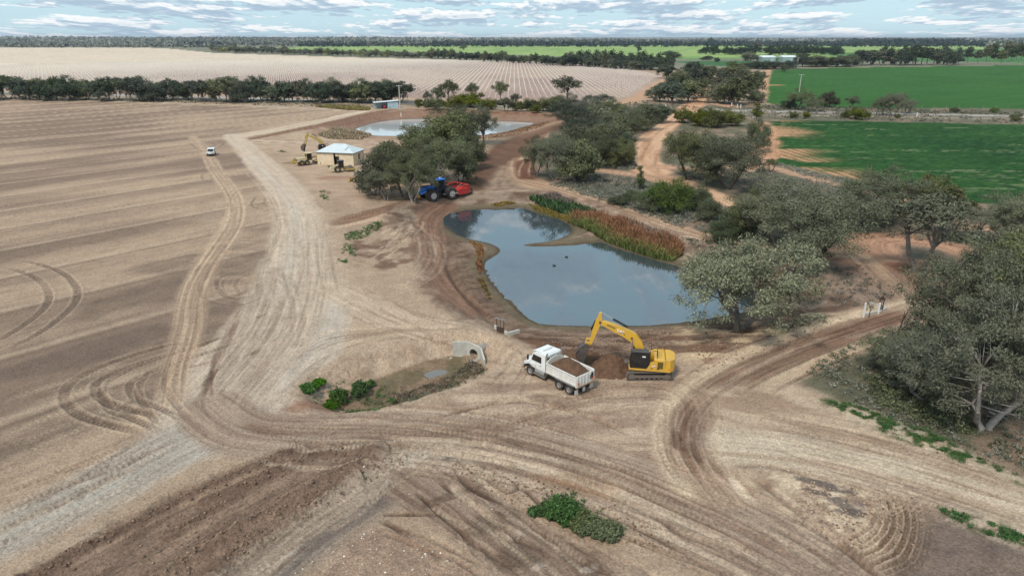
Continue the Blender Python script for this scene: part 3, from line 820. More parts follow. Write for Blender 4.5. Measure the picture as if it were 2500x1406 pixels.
for px, py, rx, ry, ang in [(1000,1130,.8,1.3,-35),(985,1160,.5,1.6,-35),(975,1185,.3,1.0,-30),(740,1330,.25,2.6,-40),(1010,1115,1.0,.5,0)]:
    spot(px, py, rx, ry, A(210, 200, 187), .5, 1.3, 3, 3.0, math.radians(ang))
for px, py, rx, ry, ang in [(930,1225,.8,3.2,-38),(800,1300,.7,3,-40),(1010,1165,.5,2,-36)]:
    spot(px, py, rx, ry, A(118, 104, 96), .75, .5, 5, .8, math.radians(ang))
# second crossing lane and its dark furrows
road([(1040,1180),(1120,1230),(1230,1310),(1340,1390),(1440,1470)], [5.5,5.5,5.2,5,5], A(160,138,120), A(130,108,93), soft=.7, rag=.4, along=.06, across=1.6, reg=8)
for px, py, rx, ry in [(1190,1280,1.0,2.6),(1270,1350,1.6,2.0),(1090,1215,.5,2.4),(1420,1370,2.0,1.0)]:
    spot(px, py, rx, ry, A(106, 86, 73), .75, .6, 8, .8, math.radians(-58))
for px, py in [(1185,1240),(1260,1305),(1310,1385),(1440,1390)]:
    spot(px, py, .35, .7, A(196, 184, 170), .4, .9, 2, 2.2, math.radians(-50))
F_ = [([(1098,1130),(1140,1180),(1200,1215),(1260,1235)], .5), ([(1010,1195),(1070,1250),(1140,1310),(1250,1400)], .5), ([(1110,1120),(1180,1165),(1240,1200),(1290,1172)], .35),
      ([(1180,1195),(1250,1235),(1330,1255),(1400,1280),(1480,1310)], .45), ([(920,1265),(980,1290),(1080,1330),(1180,1385)], .4), ([(940,1280),(1000,1310),(1100,1360),(1180,1410)], .5),
      ([(930,1255),(1040,1255),(1080,1260)], .3), ([(1290,1172),(1400,1215),(1500,1260),(1620,1320),(1750,1400)], .5), ([(1280,1148),(1400,1165),(1500,1205),(1600,1260),(1700,1330)], .7),
      ([(1160,1130),(1250,1170),(1340,1250)], .3), ([(1060,1160),(1130,1220),(1230,1290),(1350,1390)], .35), ([(1240,1240),(1340,1310),(1440,1380),(1500,1410)], .4), ([(940,1300),(1020,1330),(1090,1365)], .3)]
for kk, (pts, w_) in enumerate(F_):
    rut(pts, w_ * .8, A(78, 60, 50), .95, .18, .12, kk, .25)
i, a, s = area([(1300,1150),(1420,1165),(1500,1190),(1480,1210),(1400,1195),(1320,1175)], .8, .8)
lay(i, A(160, 122, 92), a * .7)
i, a, s = area([(900,1290),(1000,1300),(1180,1420),(1100,1560),(700,1560),(740,1400)], 1, 1)
q = fbm(X[i] * 1.5, Y[i] * 1.5, 5, 2)
lay(i, A(176,150,130)[None] * (1 - q[:, None]) + A(136,112,96)[None] * q[:, None], a * .85)
DZ[i] += (q - .5) * .18 * a
for kk in range(10):
    rut([(1180 + 40*kk,1240 + 14*kk),(1300 + 38*kk,1300 + 14*kk),(1420 + 36*kk,1380 + 12*kk)], .3, random.choice([A(130,106,90),A(190,168,146),A(112,90,76)]), .5, .05, seed=kk)
tr = np.random.RandomState(17)
traffic(SWEEP[1:], 20, 3.6, tr)
traffic(MAIN[4:], 9, 4.5, tr, .45, (.12, .30), False)
traffic(TRK2, 9, 2.6, tr, .6)
traffic([(1800,1050),(1950,1070),(2100,1105),(2300,1165),(2500,1235),(2700,1300)], 14, 4.5, tr, .45, (.2, .5))
traffic([(560,1035),(430,1088),(250,1185),(0,1310),(-200,1410)], 8, 2.6, tr, .5, (.15, .35))
traffic([(1085,1110),(980,1165),(880,1230),(760,1310),(640,1406)], 7, 1.8, tr, .5, (.25, .5))
traffic([(1040,1180),(1120,1230),(1230,1310),(1340,1390),(1440,1470)], 8, 2.4, tr, .6)
traffic([(1560,1120),(1640,1060),(1660,1000),(1620,960),(1500,960),(1380,985),(1240,1020),(1100,1045)], 12, 3.0, tr, .5, (.2, .42))
traffic([(800,700),(880,740),(960,780),(1060,805),(1170,825),(1280,872),(1240,950)], 9, 2.2, tr, .4, (.25, .5))
traffic([(1700,1180),(1850,1240),(2000,1320),(2150,1400)], 10, 3.0, tr, .6)
traffic([(900,560),(980,545),(1020,600),(1000,660),(940,700),(860,690)], 7, 2.5, tr, .4, (.25, .5))
traffic([(1300,447),(1360,463),(1450,492),(1560,528),(1680,570),(1800,594),(1960,616),(2110,630)], 8, 2.0, tr, .5, (.3, .6))
# yard by the hut
i, a, s = area([(700,352),(900,345),(900,420),(880,500),(800,480),(740,430)], 2, 2)
q = fbm(X[i] * .3, Y[i] * .5, 4, 7)
lay(i, A(196,172,148)[None] * (1 - q[:, None]) + A(156,130,111)[None] * q[:, None], a * .7)
spot(720, 398, 5, 2, A(126,98,82), .6, .6, 3, .4); spot(820, 435, 7, 2.5, A(150,112,92), .6, .6, 5, .4); spot(860, 330, 14, 4, A(116,90,76), .5, .6, 5, .2)

PUDDLE_PX = [(1035,914),(1058,904),(1086,902),(1090,908),(1078,915),(1050,922)]
i, a, s = area(PUDDLE_PX, .25, .2)
DZ[i] = DZ[i] * (1 - a) - .09 * a
lay(i, A(120, 108, 92), a)
# overall mottling
g = fbm(X * 1.9, Y * 1.9, 3, 14)
C *= (0.91 + 0.18 * g)[:, None]
nr_ = np.nonzero(Y < 130)[0]
g = fbm(X[nr_] * 5.5, Y[nr_] * 5.5, 3, 3)
C[nr_] *= (1 - .22 * sstep(.56, .78, g) + .10 * sstep(.42, .28, g))[:, None]
g = fbm(X * .02, Y * .02, 3, 15)
C *= (0.93 + 0.14 * g)[:, None]
near = sstep(260, 120, Y)
Z += (1.5 * DZ + near * .05 * (fbm(X * .9, Y * .9, 4, 1) - .5)) * sstep(420, 260, Y)
lum = (C * np.array([.3, .5, .2], np.float32)).sum(1, keepdims=True)
C[(REG == 1) | (REG == 8)] *= .955
C[((REG == 0) | (REG == 8)) & (Y < 115)] *= .95
C[(REG == 8) & (Y < 60)] *= .96
sat = np.where((REG == 0) | (REG == 1) | (REG == 8), .95, 1.0).astype(np.float32)[:, None]
C = np.clip((lum + (C - lum) * sat) * np.array([1.015, .985, .955], np.float32), 0, 1)
print('painted', time.time() - T0)
# ------------------------------------------------------------------ materials
def new_mat(name):
    m = bpy.data.materials.new(name)
    m.use_nodes = True
    nt = m.node_tree
    b = nt.nodes['Principled BSDF']
    return m, nt.nodes, nt.links, b

def ground_mat():
    m, n, l, b = new_mat('soil')
    at = nd(n, 'ShaderNodeAttribute', attribute_name='soil')
    tc = nd(n, 'ShaderNodeTexCoord')
    n1 = nd(n, 'ShaderNodeTexNoise', ins={'Scale': 5.5, 'Detail': 5.0, 'Roughness': 0.7})
    n2 = nd(n, 'ShaderNodeTexNoise', ins={'Scale': 0.35, 'Detail': 5.0, 'Roughness': 0.6})
    l.new(tc.outputs['Object'], n1.inputs['Vector']); l.new(tc.outputs['Object'], n2.inputs['Vector'])
    r1 = nd(n, 'ShaderNodeMapRange', ins={'From Min': .36, 'From Max': .64, 'To Min': .76, 'To Max': 1.22})
    r2 = nd(n, 'ShaderNodeMapRange', ins={'From Min': .25, 'From Max': .75, 'To Min': .88, 'To Max': 1.12})
    l.new(n1.outputs['Fac'], r1.inputs['Value']); l.new(n2.outputs['Fac'], r2.inputs['Value'])
    n3 = nd(n, 'ShaderNodeTexNoise', ins={'Scale': 9.0, 'Detail': 3.0, 'Roughness': 0.6})
    l.new(tc.outputs['Object'], n3.inputs['Vector'])
    r3 = nd(n, 'ShaderNodeMapRange', ins={'From Min': .53, 'From Max': .66, 'To Min': 1.03, 'To Max': .72})
    l.new(n3.outputs['Fac'], r3.inputs['Value'])
    m3 = nd(n, 'ShaderNodeMath', operation='MULTIPLY')
    l.new(r1.outputs[0], m3.inputs[0]); l.new(r3.outputs[0], m3.inputs[1])
    r1 = m3
    mu = nd(n, 'ShaderNodeMath', operation='MULTIPLY')
    l.new(r1.outputs[0], mu.inputs[0]); l.new(r2.outputs[0], mu.inputs[1])
    vm = nd(n, 'ShaderNodeVectorMath', operation='SCALE')
    l.new(at.outputs['Color'], vm.inputs[0]); l.new(mu.outputs[0], vm.inputs['Scale'])
    l.new(vm.outputs[0], b.inputs['Base Color'])
    b.inputs['Roughness'].default_value = .95
    b.inputs['Specular IOR Level'].default_value = .12
    bp = nd(n, 'ShaderNodeBump', ins={'Strength': 1.0, 'Distance': .14})
    l.new(n1.outputs['Fac'], bp.inputs['Height']); l.new(bp.outputs[0], b.inputs['Normal'])
    return m
M_SOIL = ground_mat()

def simple(name, col, rough=.6, metal=0.0, spec=.4, dirt=0.0, dirtcol=(.2, .15, .11), scale=1.5, coat=0.0, bump=0.0, zdust=0.0):
    """paint, metal, rubber: a base colour broken up by procedural grime"""
    m, n, l, b = new_mat(name)
    col = tuple(float(c) for c in col)[:3] + (1,)
    tc = nd(n, 'ShaderNodeTexCoord')
    ns = nd(n, 'ShaderNodeTexNoise', ins={'Scale': scale, 'Detail': 6.0, 'Roughness': .65})
    l.new(tc.outputs['Object'], ns.inputs['Vector'])
    mr = nd(n, 'ShaderNodeMapRange', ins={'From Min': .42, 'From Max': .72, 'To Min': 0.02, 'To Max': max(dirt, .04)})
    l.new(ns.outputs['Fac'], mr.inputs['Value'])
    mx = nd(n, 'ShaderNodeMix', data_type='RGBA')
    mx.inputs[6].default_value = col; mx.inputs[7].default_value = tuple(dirtcol)[:3] + (1,)
    fac = mr.outputs[0]
    if zdust:                                     # road dust thrown up from below
        sp = nd(n, 'ShaderNodeSeparateXYZ'); l.new(tc.outputs['Object'], sp.inputs[0])
        zr = nd(n, 'ShaderNodeMapRange', ins={'From Min': 1.5, 'From Max': .2, 'To Min': 0.0, 'To Max': zdust * 2})
        l.new(sp.outputs['Z'], zr.inputs['Value'])
        zm = nd(n, 'ShaderNodeMath', operation='MULTIPLY'); l.new(zr.outputs[0], zm.inputs[0]); l.new(ns.outputs['Fac'], zm.inputs[1])
        za = nd(n, 'ShaderNodeMath', operation='ADD', use_clamp=True); l.new(zm.outputs[0], za.inputs[0]); l.new(mr.outputs[0], za.inputs[1])
        fac = za.outputs[0]
    l.new(fac, mx.inputs[0]); l.new(mx.outputs[2], b.inputs['Base Color'])
    b.inputs['Roughness'].default_value = rough; b.inputs['Metallic'].default_value = metal
    b.inputs['Specular IOR Level'].default_value = spec; b.inputs['Coat Weight'].default_value = coat
    if bump:
        bp = nd(n, 'ShaderNodeBump', ins={'Strength': .6, 'Distance': bump})
        l.new(ns.outputs['Fac'], bp.inputs['Height']); l.new(bp.outputs[0], b.inputs['Normal'])
    return m

def attr_mat(name, attr='tint', rough=.8, var=.35, trans=0.0, spec=.15, island=True, hue=0.0):
    """leaves, blades, clods: colour carried by the mesh, varied from piece to piece"""
    m, n, l, b = new_mat(name)
    at = nd(n, 'ShaderNodeAttribute', attribute_name=attr)
    ge = nd(n, 'ShaderNodeNewGeometry')
    mr = nd(n, 'ShaderNodeMapRange', ins={'To Min': 1 - var, 'To Max': 1 + var})
    l.new(ge.outputs['Random Per Island'], mr.inputs['Value'])
    vm = nd(n, 'ShaderNodeVectorMath', operation='SCALE')
    l.new(at.outputs['Color'], vm.inputs[0]); l.new(mr.outputs[0], vm.inputs['Scale'])
    l.new(vm.outputs[0], b.inputs['Base Color'])
    b.inputs['Roughness'].default_value = rough; b.inputs['Specular IOR Level'].default_value = spec
    return m

def leaf_mat(name, c1, c2, c3=None, gain=1.0, rough=.75, spec=.12):
    """foliage: each leaf spray its own shade, whole trees shifted a little against one another"""
    m, n, l, b = new_mat(name)
    gain = gain * np.array([1.12, 1.13, 1.0])
    ge = nd(n, 'ShaderNodeNewGeometry')
    oi = nd(n, 'ShaderNodeObjectInfo')
    rp = nd(n, 'ShaderNodeValToRGB')
    e = rp.color_ramp.elements
    e[0].color = tuple(c1 * gain) + (1,); e[1].color = tuple(c2 * gain) + (1,)
    if c3 is not None:
        k = e.new(.93); k.color = tuple(c2 * gain) + (1,)
        e[2].color = tuple(c3 * gain) + (1,)
    l.new(ge.outputs['Random Per Island'], rp.inputs[0])
    hs = nd(n, 'ShaderNodeHueSaturation')
    m1 = nd(n, 'ShaderNodeMapRange', ins={'To Min': .478, 'To Max': .503})
    m2 = nd(n, 'ShaderNodeMapRange', ins={'To Min': .72, 'To Max': 1.28})
    ad = nd(n, 'ShaderNodeMath', operation='MULTIPLY', ins={1: 7.13}); fr = nd(n, 'ShaderNodeMath', operation='FRACT')
    l.new(oi.outputs['Random'], ad.inputs[0]); l.new(ad.outputs[0], fr.inputs[0])
    l.new(oi.outputs['Random'], m1.inputs['Value']); l.new(fr.outputs[0], m2.inputs['Value'])
    l.new(m1.outputs[0], hs.inputs['Hue']); l.new(m2.outputs[0], hs.inputs['Value'])
    a3 = nd(n, 'ShaderNodeMath', operation='MULTIPLY', ins={1: 23.7}); f3 = nd(n, 'ShaderNodeMath', operation='FRACT')
    m3 = nd(n, 'ShaderNodeMapRange', ins={'To Min': .75, 'To Max': 1.35})
    l.new(oi.outputs['Random'], a3.inputs[0]); l.new(a3.outputs[0], f3.inputs[0]); l.new(f3.outputs[0], m3.inputs['Value'])
    l.new(m3.outputs[0], hs.inputs['Saturation'])
    l.new(rp.outputs[0], hs.inputs['Color'])
    l.new(hs.outputs[0], b.inputs['Base Color'])
    b.inputs['Roughness'].default_value = rough; b.inputs['Specular IOR Level'].default_value = spec
    return m

# ------------------------------------------------------------------ mesh helpers
def fast_mesh(name, V, F, tint=None, smooth=False, attr='tint'):
    """mesh from numpy arrays; F is (n,3) or (n,4)"""
    V = np.asarray(V, np.float32); F = np.asarray(F, np.int32)
    me = bpy.data.meshes.new(name)
    k = F.shape[1]
    me.vertices.add(len(V)); me.vertices.foreach_set('co', V.ravel())
    me.loops.add(F.size); me.loops.foreach_set('vertex_index', F.ravel())
    me.polygons.add(len(F))
    me.polygons.foreach_set('loop_start', np.arange(0, F.size, k, dtype=np.int32))
    me.polygons.foreach_set('loop_total', np.full(len(F), k, np.int32))
    if smooth:
        me.polygons.foreach_set('use_smooth', np.ones(len(F), bool))
    if tint is not None:
        ca = me.color_attributes.new(attr, 'FLOAT_COLOR', 'POINT')
        ca.data.foreach_set('color', np.concatenate([np.asarray(tint, np.float32), np.ones((len(V), 1), np.float32)], 1).ravel())
    me.update(calc_edges=True)
    return me

def put(name, me, mat, parent=None, loc=None):
    o = bpy.data.objects.new(name, me)
    if mat is not None and len(me.materials) == 0:
        me.materials.append(mat)
    COL.objects.link(o)
    if parent is not None:
        o.parent = parent
    if loc is not None:
        o.location = loc
    return o

def tag(o, label=None, cat=None, group=None, kind=None):
    if label: o['label'] = label
    if cat: o['category'] = cat
    if group: o['group'] = group
    if kind: o['kind'] = kind
    return o

def root(name, loc, rz=0.0, label=None, cat=None, group=None):
    o = bpy.data.objects.new(name, None)
    o.empty_display_size = .3
    COL.objects.link(o)
    o.location = loc; o.rotation_euler = (0, 0, rz)
    return tag(o, label, cat, group)

# ------------------------------------------------------------------ the ground, cut into the pieces it is used as
REGN = ['ground', 'ploughed_field', 'vineyard_field', 'crop_field', 'crop_field', 'pasture', 'road', 'dirt_road', 'haul_road']
def build_ground():
    I = np.arange(NR * NC).reshape(NR, NC)
    Q = np.stack([I[:-1, :-1].ravel(), I[:-1, 1:].ravel(), I[1:, 1:].ravel(), I[1:, :-1].ravel()], 1)
    rq = REG[Q[:, 0]]
    P = np.stack([X, Y, Z], 1)
    # shading normals of the whole sheet, so that the seams between pieces do not show
    for r in range(len(REGN)):
        q = Q[rq == r]
        if not len(q):
            continue
        used, inv = np.unique(q.ravel(), return_inverse=True)
        me = fast_mesh(REGN[r], P[used], inv.reshape(q.shape), C[used], True, 'soil')
        o = put(REGN[r], me, M_SOIL)
        tag(o, kind='structure')
build_ground()

def water_mat(name, col, bump, rough=.02, ior=1.45):
    m, n, l, b = new_mat(name)
    b.inputs['Base Color'].default_value = tuple(col) + (1,)
    b.inputs['Roughness'].default_value = rough
    b.inputs['IOR'].default_value = ior
    b.inputs['Specular Tint'].default_value = (.93, .98, 1.0, 1)
    tc = nd(n, 'ShaderNodeTexCoord')
    ns = nd(n, 'ShaderNodeTexNoise', ins={'Scale': 1.4, 'Detail': 3.0, 'Roughness': .55})
    n2 = nd(n, 'ShaderNodeTexNoise', ins={'Scale': .09, 'Detail': 2.0})
    l.new(tc.outputs['Object'], ns.inputs['Vector']); l.new(tc.outputs['Object'], n2.inputs['Vector'])
    mr = nd(n, 'ShaderNodeMapRange', ins={'From Min': .45, 'From Max': .65, 'To Min': .05, 'To Max': 1.0})
    l.new(n2.outputs['Fac'], mr.inputs['Value'])
    mu = nd(n, 'ShaderNodeMath', operation='MULTIPLY'); l.new(ns.outputs['Fac'], mu.inputs[0]); l.new(mr.outputs[0], mu.inputs[1])
    bp = nd(n, 'ShaderNodeBump', ins={'Strength': bump, 'Distance': .05})
    l.new(mu.outputs[0], bp.inputs['Height']); l.new(bp.outputs[0], b.inputs['Normal'])
    return m

def sheet(name, P, z, mat, grow):
    """a flat sheet reaching a little under the bank all round"""
    a = np.array(P); n = len(a)
    bm = bmesh.new()
    vsx = []
    for i in range(n):
        t = a[(i + 1) % n] - a[i - 1]; t = t / (np.linalg.norm(t) + 1e-9)
        nn = np.array([t[1], -t[0]])
        q = a[i] + nn * grow
        if sdpoly(P, np.array([q[0]]), np.array([q[1]]))[0] < 0:
            q = a[i] - nn * grow
        vsx.append(bm.verts.new((q[0], q[1], z)))
    f = bm.faces.new(vsx)
    bmesh.ops.triangulate(bm, faces=[f])
    bmesh.ops.recalc_face_normals(bm, faces=bm.faces)
    for f in bm.faces:
        if f.normal.z < 0:
            f.normal_flip()
    me = bpy.data.meshes.new(name); bm.to_mesh(me); bm.free()
    return put(name, me, mat)
M_WATER = water_mat('pond_water', (.045, .058, .066), .10, ior=3.3)
M_WATER2 = water_mat('dam_water', (.50, .50, .49), .03, rough=.05, ior=2.2)  # pale base colour stands in for bright sky reflected on the dam
tag(sheet('pond_water', POND1, ZW1, M_WATER, .35), kind='structure')
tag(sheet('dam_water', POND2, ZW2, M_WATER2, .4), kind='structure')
_pp = [np.array(G0(px, py, ZD)) for px, py in PUDDLE_PX]
tag(sheet('puddle_water', smooth_path(_pp, 4, True), ZD - .06, water_mat('muddy_puddle', (.16, .15, .13), .03, ior=1.6), .1), kind='structure')
print('ground built', time.time() - T0)
# ------------------------------------------------------------------ trees
def tube_arrays(path, radii, sides=6):
    """tapered tube along points -> (V, F quads)"""
    P = np.asarray(path, float); n = len(P)
    V = []; F = []
    for k in range(n):
        t = P[min(k + 1, n - 1)] - P[max(k - 1, 0)]
        t = t / (np.linalg.norm(t) + 1e-9)
        a = np.cross(t, [0.31, 0.17, 0.93] if abs(t[2]) < .95 else [1, 0, 0]); a /= np.linalg.norm(a) + 1e-9
        b = np.cross(t, a)
        for s in range(sides):
            an = 2 * math.pi * s / sides
            V.append(P[k] + radii[k] * (math.cos(an) * a + math.sin(an) * b))
    for k in range(n - 1):
        for s in range(sides):
            s2 = (s + 1) % sides
            F.append((k * sides + s, k * sides + s2, (k + 1) * sides + s2, (k + 1) * sides + s))
    return np.array(V), np.array(F)

def leaves(rng, C0, R, n, size, flat=.75, droop=.35, aspect=.42, out=None):
    """n leaf sprays spread through an uneven ball: quads with random lean"""
    d = rng.normal(size=(n, 3)); d /= np.linalg.norm(d, axis=1)[:, None] + 1e-9
    r = R * (rng.rand(n) ** .45)
    lump = 1 + .22 * np.sin(d[:, 0] * 5 + C0[0]) * np.cos(d[:, 1] * 4 + C0[1])
    p = C0 + d * (r * lump)[:, None] * np.array([1, 1, flat])
    ax = d * .55 + rng.normal(size=(n, 3)) * .6; ax[:, 2] -= droop
    ax /= np.linalg.norm(ax, axis=1)[:, None] + 1e-9
    nr = d * 1.0 + rng.normal(size=(n, 3)) * .42; nr[:, 2] += .45
    if out is not None:
        nr = nr + out * .9
    sd = np.cross(ax, nr); sd /= np.linalg.norm(sd, axis=1)[:, None] + 1e-9
    L = size * (.6 + .8 * rng.rand(n))[:, None]; W = L * aspect
    bend = np.cross(sd, ax) * L * .18
    a = p - ax * L * .5 - sd * W * .35; b = p - ax * L * .5 + sd * W * .35
    c = p + ax * L * .5 + sd * W * .5 + bend; e = p + ax * L * .5 - sd * W * .5 + bend
    V = np.stack([a, b, c, e], 1).reshape(-1, 3)
    F = np.arange(n * 4).reshape(n, 4)
    return V, F

def join(parts):
    Vs, Fs, o = [], [], 0
    for V, F in parts:
        Vs.append(V); Fs.append(F + o); o += len(V)
    return np.concatenate(Vs), np.concatenate(Fs)

def make_tree(name, seed, W=9.0, H=10.0, base=.28, stems=1, limbs=6, clumps=46, cr=1.25, nl=230, ls=.34, mode='gum', sides=7, trunk_r=.22, lean=.0, bare=0):
    """returns (trunk mesh, crown mesh) of a tree H tall and W wide standing at the origin"""
    rng = np.random.RandomState(seed)
    wood = []; crown = []
    cb = H * base
    rx = W / 2 - cr * .75; rz = (H - cb) / 2
    cz = cb + rz
    # the crown is a handful of billowing heads at different heights, each a cluster of leaf clumps
    tips = []; cores = []; outs = []
    nlob = max(4, int(round(limbs * 1.25)))
    for k in range(nlob):
        an = 2.399 * k + seed + rng.uniform(-.35, .35)
        f = (k + .6) / nlob
        lr = (.24 + .12 * rng.rand()) * min(W, H) * (1.0 if mode != 'open' else .72)
        if k == 0:
            c = np.array([rng.uniform(-.08, .08) * W, rng.uniform(-.08, .08) * W, H - lr * .95])
        else:
            rad = max(.1, (rx + cr * .3 - lr * .75)) * (.55 + .5 * rng.rand())
            if mode == 'bush':
                zz = lr * .55 + (H - lr * 1.5) * rng.rand() ** 1.2 * (1 - .55 * (rad / (W / 2)) ** 2)
            else:
                zz = cb + lr * .45 + (H - cb - lr * 1.45) * (rng.rand() ** .8) * (1 - .35 * (rad / (W / 2)) ** 2)
            c = np.array([math.cos(an) * rad, math.sin(an) * rad, zz])
        cores.append(c)
        m_ = max(3, int(clumps / nlob * (.8 + .4 * rng.rand())))
        for q in range(m_):
            d = rng.normal(size=3); d /= np.linalg.norm(d)
            d[2] = abs(d[2]) * 1.0 if rng.rand() < .74 else d[2]
            tips.append(c + d * (lr - cr * .35) * (.72 + .34 * rng.rand()) * np.array([1, 1, .95])); outs.append(d)
    tips = np.array(tips)
    tips[:, 2] = np.maximum(tips[:, 2], cr * .45)
    lim = tips[:, :2]
    # limbs
    forks = []
    for s in range(stems):
        off = np.array([math.cos(s * 2.4 + seed), math.sin(s * 2.4 + seed), 0]) * (trunk_r * 1.2 if stems > 1 else 0)
        top = np.array([off[0] * 5 + lean * H * .2, off[1] * 5, cb * (1.0 + .25 * rng.rand())])
        mid = (off + top) / 2 + rng.normal(size=3) * np.array([.12, .12, 0]) * H * .1
        r0 = trunk_r / (stems ** .4)
        wood.append(tube_arrays([off * 1.3 + [0, 0, -.4], off + [0, 0, .25], mid, top], [r0 * 1.55, r0 * 1.12, r0 * .92, r0 * .78], sides))
        forks.append((top, r0))
    main = np.array(cores)
    joints = []
    for p in main:
        top, r0 = forks[int(np.argmin([np.linalg.norm((p - f[0])[:2]) for f in forks]))]
        e = top + (p - top) * .8
        q1 = top + (e - top) * .35 + np.array([0, 0, .10 * H * rng.rand()]) + rng.normal(size=3) * .2
        q2 = top + (e - top) * .7 + np.array([0, 0, .06 * H * rng.rand()]) + rng.normal(size=3) * .2
        wood.append(tube_arrays([top - [0, 0, .2], q1, q2, e], [r0 * .62, r0 * .46, r0 * .32, r0 * .16], max(5, sides - 1)))
        joints += [(q1, r0 * .3), (q2, r0 * .26), (e, r0 * .16)]
    for p in tips:
        j = min(joints, key=lambda t: np.linalg.norm(t[0] - p) + (.6 if t[0][2] > p[2] else 0))
        mid = (j[0] + p) / 2 + rng.normal(size=3) * .18
        wood.append(tube_arrays([j[0], mid, p], [j[1] * .8, j[1] * .5, j[1] * .2 + .01], 4))
    for k in range(bare):
        j = joints[rng.randint(len(joints))]
        d = rng.normal(size=3); d[2] = abs(d[2]) * .4 - .1; d /= np.linalg.norm(d)
        e = j[0] + d * W * .28
        m1 = j[0] + d * W * .14 + rng.normal(size=3) * .15
        wood.append(tube_arrays([j[0], m1, e], [.07, .05, .015], 4))
        for t in range(3):
            e2 = m1 + (e - m1) * rng.rand() + rng.normal(size=3) * W * .06
            wood.append(tube_arrays([m1 + (e - m1) * .3, e2], [.035, .01], 3))
    for k, p in enumerate(tips):
        rr = cr * (.75 + .5 * rng.rand())
        crown.append(leaves(rng, p, rr, int(nl * (rr / cr) ** 2), ls, flat=.85, out=outs[k]))
    V, F = join(wood)
    tm = fast_mesh(name + '_trunk', V, F, None, True)
    V, F = join(crown)
    cm = fast_mesh(name + '_crown', V, F)
    return tm, cm, W, H

def dead_tree(name, seed, H=8.0, W=6.0):
    rng = np.random.RandomState(seed)
    wood = []
    def grow(p, d, L, r, lev):
        q = p + d * L * .5 + rng.normal(size=3) * L * .07; e = q + (d + rng.normal(size=3) * .18) * L * .5
        wood.append(tube_arrays([p, q, e], [r, r * .8, r * .6 if lev < 3 else .008], 6 if lev < 2 else 4))
        if lev < 4:
            for k in range(3 if lev else 4):
                nd_ = d * .55 + rng.normal(size=3) * .55; nd_[2] = nd_[2] * .6 + .22; nd_ /= np.linalg.norm(nd_)
                grow(q + (e - q) * rng.rand(), nd_, L * .62, r * .5, lev + 1)
    grow(np.array([0, 0, -.3]), np.array([.05, 0, 1.0]), H * .45, .2, 0)
    V, F = join(wood)
    return fast_mesh(name + '_trunk', V, F, None, True)

# foliage colours: real leaf albedos, grey-green gums, olive wattles, dark pines
LG = 1.0
M_GUM = leaf_mat('gum_leaves', np.array([.050, .058, .036]), np.array([.140, .150, .098]), np.array([.21, .205, .12]))
M_GUMG = leaf_mat('grey_gum_leaves', np.array([.065, .072, .054]), np.array([.175, .182, .140]), np.array([.24, .23, .165]))
M_GUMP = leaf_mat('pale_gum_leaves', np.array([.085, .092, .050]), np.array([.250, .258, .150]), np.array([.34, .34, .19]))
M_GUMD = leaf_mat('dark_gum_leaves', np.array([.030, .040, .030]), np.array([.080, .098, .070]))
M_WATT = leaf_mat('wattle_leaves', np.array([.040, .050, .014]), np.array([.120, .130, .040]))
M_SHRB = leaf_mat('shrub_leaves', np.array([.040, .055, .026]), np.array([.105, .130, .064]))
M_MALL = leaf_mat('mallow_leaves', np.array([.028, .062, .02]), np.array([.085, .160, .055]))
M_PINE = leaf_mat('pine_leaves', np.array([.014, .026, .016]), np.array([.040, .066, .036]))
M_BARK = simple('bark', (.22, .19, .165), .9, dirt=.8, dirtcol=(.07, .058, .05), scale=3, spec=.1, bump=.04)
M_BARKP = simple('pale_bark', (.40, .36, .32), .9, dirt=.8, dirtcol=(.14, .12, .10), scale=2.5, spec=.1, bump=.04)
M_BARKD = simple('dark_bark', (.09, .075, .065), .9, dirt=.8, dirtcol=(.035, .03, .026), scale=3, spec=.1, bump=.04)

PROTO = {}
PROTO['spread'] = make_tree('spreading_gum', 3, W=13.5, H=8.4, base=.27, stems=3, limbs=13, clumps=210, cr=.78, nl=190, ls=.155, trunk_r=.34)
PROTO['gum1'] = make_tree('gum', 11, W=10, H=10, base=.24, stems=2, limbs=9, clumps=135, cr=.78, nl=165, ls=.145, trunk_r=.24)
PROTO['gum2'] = make_tree('gum', 22, W=11, H=10, base=.24, stems=2, limbs=10, clumps=145, cr=.78, nl=170, ls=.14, trunk_r=.26, bare=6)
PROTO['gum3'] = make_tree('gum', 35, W=9, H=11, base=.24, stems=1, limbs=8, clumps=115, cr=.8, nl=110, ls=.19, trunk_r=.26)
PROTO['open'] = make_tree('open_gum', 41, W=9, H=11, base=.42, stems=2, limbs=9, clumps=90, cr=.75, nl=80, ls=.24, mode='open', trunk_r=.28, bare=5)
PROTO['near'] = make_tree('near_gum', 57, W=11, H=11, base=.2, stems=2, limbs=12, clumps=240, cr=.72, nl=200, ls=.135, trunk_r=.34, bare=10)
PROTO['near2'] = make_tree('near_gum', 58, W=11, H=10, base=.10, stems=2, limbs=12, clumps=240, cr=.72, nl=180, ls=.14, trunk_r=.30, bare=4)
PROTO['mid1'] = make_tree('mid_gum', 61, W=10, H=10, base=.12, stems=1, limbs=7, clumps=90, cr=1.05, nl=46, ls=.48, trunk_r=.26, sides=5)
PROTO['mid2'] = make_tree('mid_gum', 72, W=10, H=10, base=.20, stems=2, limbs=7, clumps=80, cr=1.0, nl=46, ls=.46, trunk_r=.24, sides=5)
PROTO['mid3'] = make_tree('mid_gum', 83, W=9, H=10, base=.34, stems=1, limbs=7, clumps=60, cr=.95, nl=46, ls=.42, trunk_r=.24, sides=5, mode='open')
PROTO['bush1'] = make_tree('bush', 91, W=10, H=7, base=.02, stems=3, limbs=9, clumps=140, cr=.9, nl=110, ls=.2, mode='bush', trunk_r=.14, sides=5)
